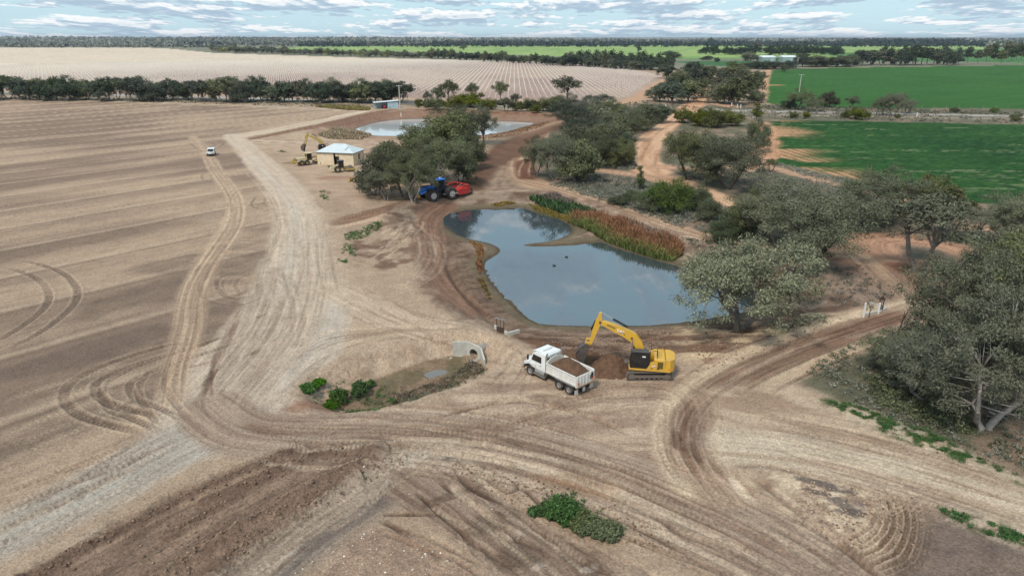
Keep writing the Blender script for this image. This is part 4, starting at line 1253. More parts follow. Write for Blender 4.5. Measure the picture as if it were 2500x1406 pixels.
PROTO['bush2'] = make_tree('bush', 95, W=10, H=8, base=.06, stems=3, limbs=9, clumps=150, cr=.95, nl=75, ls=.28, mode='bush', trunk_r=.16, sides=5)
PROTO['bush3'] = make_tree('bush', 99, W=10, H=9, base=.10, stems=2, limbs=9, clumps=150, cr=.95, nl=75, ls=.28, mode='bush', trunk_r=.18, sides=5)
PROTO['dome'] = make_tree('wattle', 97, W=10, H=7, base=.04, stems=3, limbs=8, clumps=90, cr=1.15, nl=90, ls=.34, mode='bush', trunk_r=.14, sides=5)
PROTO['far1'] = make_tree('far_gum', 101, W=10, H=10, base=.03, stems=1, limbs=7, clumps=50, cr=1.5, nl=40, ls=.85, trunk_r=.3, sides=4, mode='bush')
PROTO['far2'] = make_tree('far_gum', 107, W=9, H=10, base=.12, stems=1, limbs=6, clumps=40, cr=1.4, nl=38, ls=.8, trunk_r=.3, sides=4)
PROTO['thin'] = make_tree('slender_tree', 109, W=4.5, H=10, base=.12, stems=1, limbs=6, clumps=60, cr=.8, nl=70, ls=.3, trunk_r=.16, sides=5)
PROTO['tall'] = make_tree('tall_gum', 113, W=7, H=12, base=.38, stems=1, limbs=6, clumps=44, cr=1.3, nl=44, ls=.7, trunk_r=.22, sides=5, mode='open')
print('protos', sum(len(p[1].polygons) for p in PROTO.values()) * 2, time.time() - T0)

def put_mat(name, me, mat, parent):
    """an object on a shared mesh with a material of its own"""
    if len(me.materials) == 0:
        me.materials.append(mat)
    o = put(name, me, None, parent)
    o.material_slots[0].link = 'OBJECT'
    o.material_slots[0].material = mat
    return o

def tree_at(px, py, top, wpx, proto, leafm, barkm, label, cat='tree', group=None, name='gum_tree', rz=None, squash=1.0):
    """a tree whose foot is at (px,py), reaching up to picture row top and wpx pixels wide"""
    g = GZ(px, py)
    dep = depth_of(g.x, g.y, g.z)
    # height from the row of its top, at the same distance
    lo, hi = 0.2, 60.0
    for _ in range(30):
        m_ = (lo + hi) / 2
        if pix(g.x, g.y, g.z + m_)[1] > top: lo = m_
        else: hi = m_
    Hm = lo
    Wm = 1.06 * wpx * dep / FPX
    tm, cm, pw, ph = PROTO[proto]
    r = root(name, (g.x, g.y, g.z - .05), random.uniform(0, 6.28) if rz is None else rz, label, cat, group)
    r.scale = (Wm / pw, Wm / pw * squash, Hm / ph)
    put_mat('trunk', tm, barkm, r)
    put_mat('crown', cm, leafm, r)
    return r

ORD = ['first','second','third','fourth','fifth','sixth','seventh','eighth','ninth','tenth','eleventh','twelfth','thirteenth','fourteenth','fifteenth','sixteenth',
       'seventeenth','eighteenth','nineteenth','twentieth','twenty-first','twenty-second','twenty-third','twenty-fourth','twenty-fifth','twenty-sixth','twenty-seventh','twenty-eighth','twenty-ninth','thirtieth',
       'thirty-first','thirty-second','thirty-third','thirty-fourth','thirty-fifth','thirty-sixth','thirty-seventh','thirty-eighth','thirty-ninth','fortieth','forty-first','forty-second','forty-third','forty-fourth','forty-fifth','forty-sixth','forty-seventh','forty-eighth','forty-ninth','fiftieth']
# ------------------------------------------------------------------ which tree stands where
g_, gg, gp, gd, wt, sh, pn = M_GUM, M_GUMG, M_GUMP, M_GUMD, M_WATT, M_SHRB, M_PINE
bk, bp, bd = M_BARK, M_BARKP, M_BARKD
NEAR = [
 # px, py, top, width, proto, leaves, bark, label
 (1803,806,586,395,'spread',gp,bk,'broad pale green gum standing alone on the near bank of the pond'),
 (2398,1046,705,340,'near',gg,bp,'grey gum with pale forked trunk in the lower right, beside the fallen limb'),
 (2270,985,800,250,'near2',gg,bk,'low hanging grey gum left of the pale forked trunk, above the grass verge'),
 (2315,900,590,270,'near',g_,bk,'tall dense gum right of the culvert gate by the brown track'),
 (2480,900,560,300,'near2',g_,bk,'dense gum cut by the right edge, behind the pale forked trunk'),
 (2190,915,800,190,'near2',gg,bk,'low grey gum thicket overhanging the grass verge beside the brown track'),
 (2470,760,600,260,'near',g_,bk,'gum at the right edge above the lower thicket'),
 (1985,652,450,285,'gum2',gg,bd,'spreading grey gum with three dark trunks where the pond track bends'),
 (2245,668,470,250,'open',gg,bk,'twin-trunked gum with bare dead limbs standing by the red track'),
 (1898,606,440,210,'gum1',gg,bk,'grey gum with a slim trunk left of the three-trunked gum'),
 (1850,585,455,190,'gum1',g_,bk,'dense gum over the shrubs behind the pond track'),
 (1940,590,432,190,'gum2',gg,bk,'grey gum crown rising behind the slim-trunked gum'),
 (2150,540,402,240,'gum2',gg,bd,'wide silver-grey gum on the edge of the near green crop'),
 (2090,560,450,180,'gum1',gg,bd,'grey gum in front of the wide silver-grey one'),
 (2278,500,425,130,'dome',leaf_mat('bronze_leaves', np.array([.05,.055,.024]), np.array([.13,.135,.066])),bd,'bronze-green tree at the corner of the near green crop'),
 (2310,580,478,110,'open',leaf_mat('bronze_gum_leaves', np.array([.045,.05,.026]), np.array([.12,.125,.07])),bd,'thin bronze-leaved tree right of the twin-trunked gum'),
 (2410,590,498,130,'gum1',gg,bk,'small grey tree between the red track and the right edge'),
 (2475,600,455,170,'gum2',gg,bk,'grey gum at the right edge below the green crop'),
 (2445,650,540,150,'bush2',gg,bd,'low dark-branched grey bush below the right edge gum'),
 (1775,462,312,200,'gum2',g_,bd,'gum with long dark bare trunks standing in the scrub by the crop'),
 (1678,440,300,150,'gum2',g_,bd,'leaning gum overhanging the red dirt road'),
 (1735,432,335,140,'gum1',g_,bd,'smaller gum between the leaning gum and the dark-trunked one'),
 (1722,456,385,90,'gum3',g_,bd,'low gum with a single short trunk in front of the dark-trunked pair'),
 (1845,372,288,70,'bush1',sh,bk,'rounded green tree at the left end of the near crop'),
 (1880,420,388,46,'open',g_,bd,'small leaning tree beside the white marker post'),
 (1562,462,405,26,'thin',sh,bd,'small upright tree alone beside the red dirt road'),
 (1640,520,430,120,'bush1',sh,bk,'large rounded green shrub below the bend of the red road'),
 (1590,516,462,90,'bush1',sh,bk,'rounded shrub just left of the large green one'),
 (1700,512,446,80,'bush1',sh,bk,'green shrub touching the right side of the large rounded one'),
 (1730,540,478,70,'bush2',sh,bk,'dark shrub in the scrub above the pond track'),
 (1800,575,500,110,'bush2',sh,bk,'dark leafy thicket right of the pond track bend'),
 (1760,590,540,100,'bush1',sh,bk,'low dark shrub along the upper side of the pond track'),
 (1510,500,478,60,'bush1',sh,bk,'low shrub among grey saltbush above the reeds'),
 (1540,490,464,50,'bush1',sh,bk,'small green shrub in the saltbush behind the reeds'),
 (1830,540,470,110,'bush2',g_,bk,'shrubby gum in the thicket behind the pond track'),
 (1355,440,318,155,'gum2',g_,bk,'large dark gum at the corner where the pond track turns'),
 (1415,445,335,120,'bush2',g_,bk,'low-branched gum touching the large corner gum'),
 (1308,430,330,80,'gum1',g_,bk,'left shoulder gum of the corner clump overhanging the scraped brown soil'),
 # island of trees by the tractor
 (918,478,360,115,'bush2',g_,bk,'dense gum at the left end of the clump, beside the hut'),
 (945,490,385,120,'gum1',g_,bk,'gum with drooping bare twigs in front of the hut end of the clump'),
 (985,482,335,160,'gum2',g_,bk,'gum with leaning grey trunk left of the blue tractor'),
 (1008,492,365,130,'gum2',g_,bp,'gum with a pale curved trunk just left of the blue tractor'),
 (1085,458,318,160,'gum2',g_,bk,'gum with bare forked limbs behind the blue tractor'),
 (1128,448,340,80,'bush2',g_,bk,'dark gum behind the red scraper'),
 (1045,440,312,140,'bush3',g_,bk,'dense crown in the middle of the tractor clump'),
 (1100,392,268,150,'bush3',g_,bk,'dark gum on the near bank of the far dam'),
 (1125,362,242,140,'gum2',g_,bk,'tall gum at the top of the clump against the far dam'),
 (1180,354,262,80,'gum3',g_,bk,'gum leaning out over the far dam water'),
 (1035,385,295,130,'bush3',g_,bk,'rounded gum left of the tall one on the dam bank'),
 (965,440,340,120,'bush3',g_,bk,'dense gum behind the hut end of the clump'),
 (1150,415,300,80,'bush2',g_,bk,'gum at the right edge of the clump beside the scraped haul way'),
]
for t in NEAR:
    nm = 'shrub' if t[4] in ('bush1', 'dome') else 'gum_tree'
    tree_at(*t[:8], cat='shrub' if nm == 'shrub' else 'tree', name=nm)

def rowof(lst, text, group, name='gum_tree', cat='tree', jit=True):
    """trees in a row or clump, counted from the left"""
    lst = sorted(lst, key=lambda t: t[0])
    for k, (px, py, top, w, pr, lm, bm_) in enumerate(lst):
        tree_at(px, py, top, w, pr, lm, bm_, text % (ORD[k] if k < len(ORD) else 'last'), cat, group, name)

# the wood right of the scraped haul way, up to the highway
R_ = random.Random(5)
clump = []
for px, py, top, w, pr in [(1385,318,240,110,'bush2'),(1420,340,268,110,'bush2'),(1450,370,290,120,'bush2'),(1475,400,305,120,'bush2'),(1440,410,320,110,'bush2'),(1500,360,282,110,'bush2'),
                           (1500,388,312,100,'bush1'),(1400,300,225,90,'gum1'),(1465,318,252,100,'bush2'),(1520,325,258,110,'bush2'),(1535,345,270,90,'bush2'),(1572,318,252,80,'bush2'),(1610,300,258,70,'bush2'),
                           (1510,408,345,80,'bush1'),(1405,385,300,100,'bush2'),(1520,400,332,60,'bush1'),(1440,300,240,90,'bush2'),(1490,292,240,80,'bush1'),(1560,300,252,70,'bush2'),(1420,440,340,70,'bush2')]:
    clump.append((px, py, top, w, R_.choice(['bush2', 'bush3', 'gum1']) if pr == 'bush2' else pr, R_.choice([g_, g_, gd, gg]), bk))
rowof(clump, 'dense gum, %s from left in the wood between haul way and red road', 'wood between the haul way and the red road')
rowof([(1705,308,268,60,'dome',wt,bd),(1745,312,268,70,'dome',wt,bd),(1790,308,272,60,'dome',wt,bd),(1665,300,262,60,'dome',wt,bd),(1728,300,262,60,'dome',wt,bd),(1770,300,266,50,'dome',wt,bd)],
      'olive wattle, %s from the left in the clump below the highway', 'olive wattles below the highway', 'wattle_tree')
rowof([(1847,292,252,32,'thin',wt,bd)], 'upright olive tree beside the white posts at the highway, %s of its kind', None, 'wattle_tree')
rowof([(1330,272,238,70,'dome',wt,bd),(1290,272,240,60,'dome',wt,bd),(1360,268,232,60,'dome',wt,bd),(1262,272,246,40,'dome',wt,bd),(1308,276,254,34,'dome',wt,bd),(1060,268,238,60,'dome',wt,bd),(1150,262,225,90,'dome',wt,bd),(1110,268,232,70,'dome',wt,bd),(1022,264,240,22,'dome',wt,bd),(1040,264,242,26,'dome',wt,bd),(1195,268,240,60,'dome',wt,bd)],
      'olive wattle, %s from the left behind the far dam', 'olive wattles behind the far dam', 'wattle_tree')
rowof([(1045,262,222,26,'mid3',g_,bk),(1095,255,195,60,'mid3',g_,bk),(1072,256,212,40,'mid2',g_,bk),(1152,250,202,38,'mid3',g_,bk),(1222,256,198,44,'mid3',g_,bk),(1385,250,186,82,'mid3',g_,bd),(1258,262,228,30,'mid3',g_,bk),(1475,262,230,60,'mid3',gg,bp),(1440,262,232,44,'mid3',gg,bp),(1235,272,238,50,'mid2',g_,bk)],
      'open-crowned gum, %s from left between the far dam and the vineyard', 'gums between the far dam and the vineyard')
# trees round the red road beyond the highway
cl = []
for px, py, top, w in [(1610,248,205,70),(1640,252,200,90),(1680,250,196,90),(1705,240,190,80),(1660,225,172,90),(1700,215,168,80),(1640,230,190,70),(1730,205,160,80),(1690,195,150,80),(1600,240,212,50)]:
    cl.append((px, py, top, w, R_.choice(['mid1', 'mid1', 'mid2']), R_.choice([g_, gd]), bk))
rowof(cl, 'dark gum, %s from left, left of the red road beyond the highway', 'gums left of the red road beyond the highway')
cl = []
for px, py, top, w in [(1760,252,192,90),(1800,256,190,100),(1835,248,180,70),(1770,222,168,80),(1815,218,160,90),(1850,215,172,50),(1845,252,215,50),(1790,200,150,80)]:
    cl.append((px, py, top, w, R_.choice(['mid1', 'bush2', 'mid1']), R_.choice([gg, g_]), bk))
rowof(cl, 'grey gum, %s from left, right of the red road beyond the highway', 'gums right of the red road beyond the highway')
rowof([(1628,192,158,56,'mid1',gd,bd)], 'round dark gum at the right corner of the vineyard, %s in from the road', None)
rowof([(1945,268,212,64,'gum1',g_,bd),(1985,274,232,54,'gum1',gg,bk),(2022,262,222,56,'dome',leaf_mat('rust_leaves', np.array([.045,.048,.026]), np.array([.12,.115,.07])),bd),(1925,266,240,44,'bush2',gd,bd)],
      'grey tree, %s from left in the clump where far crop meets highway', 'clump at the edge of the far crop')
rowof([(2080,264,234,40,'gum3',gg,bk)], 'small slender-trunked gum by the highway, %s right of the grey clump', None)
rowof([(2150,282,232,50,'gum2',gg,bk),(2180,284,219,70,'gum2',gg,bk),(2215,278,238,46,'gum2',gg,bk)], 'silver-grey gum, %s from the left in the trio by the highway', 'silver gum trio by the highway')
rowof([(2095,292,262,60,'dome',wt,bk),(2065,288,268,30,'dome',wt,bk),(1937,289,272,26,'dome',wt,bk),(1968,289,272,22,'dome',wt,bk),(2330,276,262,24,'bush1',sh,bk),(2425,276,262,24,'bush1',sh,bk),(2478,296,278,34,'dome',wt,bk),(2190,290,277,18,'dome',wt,bk)],
      'roadside shrub, %s from the left along the highway verge', 'roadside shrubs along the highway', 'shrub', 'shrub')

# belt of gums between the bare field and the vineyard
cl = []
x_ = -40.0
while x_ < 985:
    py = 244 + x_ * .0075 + R_.uniform(-3, 3)
    h_ = R_.uniform(44, 64)
    cl.append((x_, py, py - h_, R_.uniform(52, 84), R_.choice(['mid1', 'mid1', 'mid2', 'bush2']), R_.choice([gd, gd, g_]), R_.choice([bk, bp])))
    x_ += R_.uniform(17, 26)
cl.append((938, 250, 196, 74, 'mid1', gd, bd))
rowof(cl, 'dark gum, %s from left in the belt behind the ploughed field', 'belt of gums behind the ploughed field')

# farm trees
cl = []
for px in (1722, 1745, 1775, 1798, 1815, 1838, 1880, 1905, 1925, 1942, 1965, 1985, 2005, 2030, 2045):
    cl.append((px, 134 + R_.uniform(-1, 2), 110 + R_.uniform(-2, 6), R_.uniform(30, 46), R_.choice(['dome', 'bush2', 'bush3']), pn, bd))
rowof(cl, 'dark tree, %s from left in the windbreak behind the farm sheds', 'windbreak behind the farm sheds', 'windbreak_tree')
cl = []
for px, py, top, w in [(1840,168,150,60),(1870,170,148,60),(1895,168,150,50),(1925,168,148,50),(1960,164,128,44),(1985,164,135,60),(2010,163,138,60),(2040,164,136,60),(2070,163,132,50),(1885,150,135,30),(1828,150,125,40),(1750,152,140,16),(1725,148,136,30),(1640,142,124,50)]:
    cl.append((px, py, top, w * 1.15, R_.choice(['bush3', 'dome', 'bush2']), R_.choice([gd, g_]), bd))
rowof(cl, 'dark tree, %s from the left round the farm sheds', 'trees round the farm sheds', 'farm_tree')
rowof([(1911,176,157,27,'mid1',g_,bd)], 'round gum alone in the corner of the far crop, %s from its hedge', None)
cl = []
for px in range(2095, 2335, 13):
    cl.append((px + R_.uniform(-4, 4), 160 + R_.uniform(-2, 1), R_.uniform(112, 128), R_.uniform(32, 48), R_.choice(['tall', 'bush3', 'far1']), R_.choice([gd, gd, g_]), bp))
rowof(cl, 'tall dark gum, %s from left in the grove right of the farmhouse', 'tall grove right of the farmhouse')
cl = []
for px, py, top, w in [(2360,158,116,26),(2385,156,124,22),(2405,158,112,26),(2425,158,122,22),(2442,160,124,26),(2466,158,116,24),(2490,158,110,28),(2340,158,140,24),(2420,150,108,26),(2455,150,104,30),(2480,148,106,30)]:
    cl.append((px, py, top, w, 'tall', R_.choice([g_, gd]), bp))
rowof(cl, 'slender pale-trunked gum, %s from left at the far right edge', 'slender gums at the far right')
# line of trees behind the vineyard
cl = []
x_ = 1055.0
while x_ < 1600:
    py = 143 + (x_ - 1055) * .055 + R_.uniform(-1.5, 1.5)
    cl.append((x_, py, py - R_.uniform(13, 26) - (x_ - 1055) * .012, R_.uniform(24, 40), R_.choice(['far1', 'far1', 'far2']), R_.choice([gd, g_]), bk))
    x_ += R_.uniform(11, 17)
rowof(cl, 'dark gum, %s from left in the line behind the vineyard', 'line of gums along the back of the vineyard')
cl = []
x_ = 1380.0
while x_ < 1650:
    cl.append((x_, 160 + (x_ - 1380) * .05, 126 + R_.uniform(-3, 8) + (x_ - 1380) * .02, R_.uniform(34, 50), 'far1', R_.choice([gd, gd, g_]), bk))
    x_ += R_.uniform(16, 22)
rowof(cl, 'large dark gum, %s from left in the wood at the right end of the vineyard', 'wood at the right end of the vineyard')
cl = []
x_ = 520.0
while x_ < 1060:
    py = 127 + (x_ - 520) * .030 + R_.uniform(-1, 1)
    cl.append((x_, py, py - R_.uniform(12, 19), R_.uniform(20, 34), R_.choice(['far1', 'far2']), R_.choice([gg, gg, M_GUMP]), bp))
    x_ += R_.uniform(11, 17)
rowof(cl, 'pale grey gum, %s from left along the far left vineyard edge', 'pale gums along the far edge of the vineyard')
rowof([(1560,128,111,14,'far2',gd,bd),(1132,122,108,20,'far1',gg,bd),(1095,111,97,14,'far2',gg,bp),(1108,111,99,10,'far1',gg,bp),(1128,111,97,20,'far1',gg,bp),(1158,111,97,12,'far2',gg,bp),(1019,117,110,6,'far1',g_,bd),(1035,117,110,12,'far1',g_,bd),(1062,117,113,5,'far1',g_,bd),(1363,116,104,12,'far2',gg,bp),(1400,110,98,40,'far1',gg,bk),(938,117,105,10,'far1',gg,bk),(900,116,107,16,'far1',gg,bk),(1735,108,93,16,'far1',gd,bk),(1850,118,104,24,'far1',leaf_mat('russet_leaves', np.array([.07,.055,.04]), np.array([.17,.14,.10])),bk),(1960,110,103,30,'far1',gg,bk),(2020,110,101,36,'far1',leaf_mat('russet_gum_leaves', np.array([.08,.06,.05]), np.array([.19,.15,.12])),bk)],
      'paddock tree, %s from left on the bright pasture below the skyline', 'paddock trees on the bright pasture', 'paddock_tree')
print('trees', time.time() - T0)

# far woods on the skyline: one mass of crowns
def far_woods():
    rng = np.random.RandomState(77)
    parts = []; tints = []
    def wood(x0, x1, y0, y1, n, c1, c2, dens=1.0, hh=(7, 13)):
        spots = []
        for _ in range(n):
            px = rng.uniform(x0, x1); py = y0 + (y1 - y0) * rng.rand()
            gx, gy = G0(px, py, 0.0 if py > 108 else 10.0)
            g = Vector((gx, gy, 0))
            spots.append(g)
            h = rng.uniform(*hh); w = h * rng.uniform(.8, 1.3)
            c = c1 + (c2 - c1) * rng.rand()
            V, F = leaves(rng, np.array([g.x, g.y, g.z + h * .58]), w * .6, 14, h * .46, .8, .1, .8)
            parts.append((V, F)); tints.append(np.repeat((c * (.75 + .5 * rng.rand(len(F), 1))), 4, 0))
        zz = h_macro(np.array([s_.x for s_ in spots]), np.array([s_.y for s_ in spots]))
        for k_ in range(n):
            parts[len(parts) - n + k_][0][:, 2] += zz[k_]
    greyA, greyB = np.array([.12, .13, .11]), np.array([.26, .265, .225])
    dkA, dkB = np.array([.022, .034, .034]), np.array([.05, .068, .06])
    wood(-150, 560, 100, 117.5, 1500, greyA, greyB, hh=(6, 11))
    wood(-150, 700, 94.5, 101, 800, greyA, greyB, hh=(9, 15))
    wood(430, 1060, 96, 106, 900, greyA, greyB * .9, hh=(8, 14))
    wood(450, 560, 104, 107, 160, dkA, dkB)
    wood(730, 1100, 102, 107, 420, dkA, dkB)
    wood(1060, 1720, 97, 104, 700, greyA * .8, greyB * .7, hh=(8, 14))
    wood(1060, 2700, 101, 107.2, 1800, dkA, dkB, hh=(8, 14))
    wood(1700, 2700, 95, 100, 700, greyA * .7, greyB * .6, hh=(8, 14))
    wood(2080, 2360, 100, 104.5, 160, dkA * .8, dkB * .8, hh=(14, 20))
    wood(2400, 2700, 106, 116, 300, greyA, greyB, hh=(10, 16))
    V, F = join(parts)
    me = fast_mesh('far_woods', V, F, np.concatenate(tints))
    tag(put('far_woods', me, attr_mat('far_foliage', var=.3, rough=.9)), 'grey and dark green woods along the skyline', 'woods', kind='stuff')
far_woods()
print('woods', time.time() - T0)
# ------------------------------------------------------------------ mesh builder for made things
class MB:
    def __init__(self):
        self.bm = bmesh.new()
    def box(self, c, s, rot=None, taper=1.0, bevel=0.0):
        r = bmesh.ops.create_cube(self.bm, size=1.0)
        vs_ = r['verts']
        for v in vs_:
            if v.co.z > 0 and taper != 1.0:
                v.co.x *= taper; v.co.y *= taper
            v.co = Vector((v.co.x * s[0], v.co.y * s[1], v.co.z * s[2]))
        if bevel:
            ed = list({e for v in vs_ for e in v.link_edges})
            b = bmesh.ops.bevel(self.bm, geom=ed, offset=bevel, segments=1, affect='EDGES')
            vs_ = list({v for f in b['faces'] for v in f.verts} | {v for v in vs_ if v.is_valid})
        M = Matrix.Translation(Vector(c))
        if rot is not None:
            M = M @ Euler(rot).to_matrix().to_4x4()
        for v in vs_:
            v.co = M @ v.co
        return self
    def prism(self, prof, y0, y1, taper=None):
        """profile in x-z, pulled from y0 to y1"""
        a = [self.bm.verts.new((p[0], y0, p[1])) for p in prof]
        if taper:
            cx = sum(p[0] for p in prof) / len(prof); cz = sum(p[1] for p in prof) / len(prof)
            prof = [(cx + (p[0] - cx) * taper, cz + (p[1] - cz) * taper) for p in prof]
        b = [self.bm.verts.new((p[0], y1, p[1])) for p in prof]
        n = len(prof)
        self.bm.faces.new(a); self.bm.faces.new(b[::-1])
        for i in range(n):
            self.bm.faces.new((a[i], b[i], b[(i + 1) % n], a[(i + 1) % n]))
        return self
    def plan(self, prof, z0, z1, s=1.0):
        """outline in x-y, pulled from z0 to z1"""
        a = [self.bm.verts.new((p[0], p[1], z0)) for p in prof]
        cx = sum(p[0] for p in prof) / len(prof); cy = sum(p[1] for p in prof) / len(prof)
        b = [self.bm.verts.new((cx + (p[0] - cx) * s, cy + (p[1] - cy) * s, z1)) for p in prof]
        n = len(prof)
        self.bm.faces.new(a[::-1]); self.bm.faces.new(b)
        for i in range(n):
            self.bm.faces.new((a[i], a[(i + 1) % n], b[(i + 1) % n], b[i]))
        return self
    def cyl(self, p0, p1, r0, r1=None, n=14):
        r1 = r0 if r1 is None else r1
        p0, p1 = Vector(p0), Vector(p1)
        t = (p1 - p0).normalized()
        a = t.orthogonal().normalized(); b = t.cross(a)
        A_ = []; B_ = []
        for i in range(n):
            an = 2 * math.pi * i / n
            d = a * math.cos(an) + b * math.sin(an)
            A_.append(self.bm.verts.new(p0 + d * r0)); B_.append(self.bm.verts.new(p1 + d * r1))
        self.bm.faces.new(A_[::-1]); self.bm.faces.new(B_)
        for i in range(n):
            self.bm.faces.new((A_[i], A_[(i + 1) % n], B_[(i + 1) % n], B_[i]))
        return self
    def tube(self, path, r, n=6):
        for a, b in zip(path[:-1], path[1:]):
            self.cyl(a, b, r, r, n)
        return self
    def lathe_y(self, prof, n=20, c=(0, 0, 0)):
        """closed ring profile [(radius, y)] turned about the y axis"""
        rings = []
        for k in range(n):
            an = 2 * math.pi * k / n
            rings.append([self.bm.verts.new((c[0] + r * math.cos(an), c[1] + y, c[2] + r * math.sin(an))) for r, y in prof])
        m = len(prof)
        for k in range(n):
            for j in range(m):
                self.bm.faces.new((rings[k][j], rings[k][(j + 1) % m], rings[(k + 1) % n][(j + 1) % m], rings[(k + 1) % n][j]))
        return self
    def quads(self, V, F):
        vs_ = [self.bm.verts.new(v) for v in V]
        for f in F:
            self.bm.faces.new([vs_[i] for i in f])
        return self
    def build(self, name, mat, parent=None, loc=None, smooth=False, label=None):
        bmesh.ops.recalc_face_normals(self.bm, faces=self.bm.faces)
        me = bpy.data.meshes.new(name)
        self.bm.to_mesh(me); self.bm.free()
        if smooth:
            for p in me.polygons: p.use_smooth = True
        o = put(name, me, mat, parent, loc)
        if label: o['label'] = label
        return o

_font = []
def lettering(text, size, mat, parent, M, name='lettering', label=None, bold=.012, depth=.006):
    cu = bpy.data.curves.new('t', 'FONT')
    cu.body = text; cu.size = size; cu.extrude = depth; cu.offset = bold * size; cu.align_x = 'CENTER'; cu.align_y = 'CENTER'
    cu.resolution_u = 2
    to = bpy.data.objects.new('t', cu); COL.objects.link(to)
    me = bpy.data.meshes.new_from_object(to.evaluated_get(bpy.context.evaluated_depsgraph_get()))
    bpy.data.objects.remove(to); bpy.data.curves.remove(cu)
    me.transform(M)
    o = put(name, me, mat, parent)
    me.materials.clear(); me.materials.append(mat)
    if label: o['label'] = label
    return o

DUST = (.30, .23, .17)
M_YEL = simple('yellow_paint', (.66, .37, .022), .42, spec=.45, dirt=.45, dirtcol=DUST, coat=.15, zdust=.5)
M_YELO = simple('worn_yellow_paint', (.46, .33, .09), .6, spec=.3, dirt=.6, dirtcol=(.2, .14, .08))
M_CREAM = simple('faded_cream_paint', (.62, .52, .32), .55, spec=.3, dirt=.35, dirtcol=(.26, .19, .12))
M_BLK = simple('black_paint', (.012, .012, .013), .35, spec=.5, dirt=.15, dirtcol=(.10, .085, .07))
M_GLASS = simple('dark_glass', (.01, .012, .014), .06, spec=.7, dirt=.05)
M_STEEL = simple('dusty_steel', (.17, .145, .125), .6, metal=.3, dirt=.7, dirtcol=(.26, .2, .15), scale=3)
M_BUCK = simple('worn_bucket_steel', (.12, .10, .095), .5, metal=.5, dirt=.8, dirtcol=(.26, .19, .14), scale=2)
M_CHROME = simple('chrome_rod', (.75, .75, .74), .15, metal=1.0)
M_RUB = simple('tyre_rubber', (.028, .027, .026), .85, spec=.2, dirt=.7, dirtcol=(.17, .135, .105), scale=4)
M_WHITE = simple('white_paint', (.78, .79, .78), .35, spec=.5, dirt=.3, dirtcol=(.42, .36, .30), coat=.2, zdust=.55)
M_WHITE2 = simple('scuffed_white_paint', (.72, .72, .68), .5, spec=.4, dirt=.5, dirtcol=(.40, .33, .27), scale=3, zdust=.3)
M_GREYM = simple('grey_metal', (.32, .31, .30), .5, metal=.5, dirt=.5, dirtcol=(.3, .25, .2))
M_RUST = simple('rusty_edge', (.34, .20, .12), .8, dirt=.6, dirtcol=(.5, .42, .35), scale=5)
M_RED = simple('red_paint', (.50, .028, .026), .45, spec=.4, dirt=.35, dirtcol=(.30, .14, .10))
M_ORNG = simple('orange_lamp', (.75, .16, .04), .4)
M_BLUE = simple('blue_paint', (.025, .20, .72), .3, spec=.5, dirt=.12, dirtcol=(.10, .10, .12), coat=.3)
M_NAVY = simple('dark_blue_paint', (.006, .018, .10), .35, spec=.5, dirt=.12)
M_LOGO = simple('logo_white', (.85, .85, .85), .5)
M_LOGOR = simple('logo_red', (.22, .008, .03), .5)
M_DKTXT = simple('dark_print', (.10, .07, .01), .6)
M_CONC = simple('concrete', (.50, .48, .43), .9, spec=.1, dirt=.6, dirtcol=(.30, .26, .21), scale=1.6, bump=.01)
M_IRON = simple('rusty_iron', (.05, .035, .028), .8, dirt=.6, dirtcol=(.13, .07, .04))
M_DIRT = simple('dug_soil', tuple(A(108, 84, 67)), .95, spec=.1, dirt=.9, dirtcol=tuple(A(72, 54, 43)), scale=2.6, bump=.16)

def wheel(parent, c, r, w, side, rim_r, mat_rim, n=22, lugs=0, name='wheel', hub=True, dual=False):
    """tyre and rim at c, axle along y; side +1 puts the dished face outwards to +y"""
    wr = bpy.data.objects.new(name, None); COL.objects.link(wr); wr.parent = parent; wr.location = c; wr.empty_display_size = .2
    h = w / 2
    m = MB().lathe_y([(r, -h * .7), (r, h * .7), (r * .94, h), (rim_r, h * .9), (rim_r, -h * .9), (r * .94, -h)], n)
    if lugs:
        for k in range(lugs):
            an = 2 * math.pi * k / lugs
            for s in (-1, 1):
                a2 = an + (math.pi / lugs if s > 0 else 0)
                m.box((r * math.cos(a2), s * h * .45, r * math.sin(a2)), (.07, h * .8, .09), (0, -a2, s * .5))
    m.build('tyre', M_RUB, wr)
    m = MB().lathe_y([(rim_r * 1.02, h * .78), (rim_r * .9, h * .5 * side + .0), (rim_r * .35, h * .45 * side), (rim_r * .35, h * .25 * side), (rim_r * .95, -h * .3 * side)], n)
    if hub:
        m.cyl((0, h * .1 * side, 0), (0, h * .75 * side, 0), rim_r * .32, rim_r * .24, 10)
    m.cyl((0, -h * .1, 0), (0, h * .12, 0), rim_r * .96, rim_r * .96, n)
    m.build('rim', mat_rim, wr)
    return wr

# ------------------------------------------------------------------ excavators
def cat_badge(parent, size, M):
    """white letters over a dark red wedge, as on the boom and the flank"""
    S = size
    o = MB().quads([(-.05 * S, -.42 * S, .004), (1.35 * S, -.42 * S, .004), (1.62 * S, .02 * S, .004), (1.35 * S, .22 * S, .004), (.75 * S, -.12 * S, .004)], [(0, 1, 2, 3, 4)])
    bmesh.ops.transform(o.bm, matrix=M, verts=o.bm.verts)
    o.build('badge', M_LOGOR, parent)
    lettering('CAT', S, M_LOGO, parent, M @ Matrix.Translation((.55 * S, 0, .012)), bold=.03)

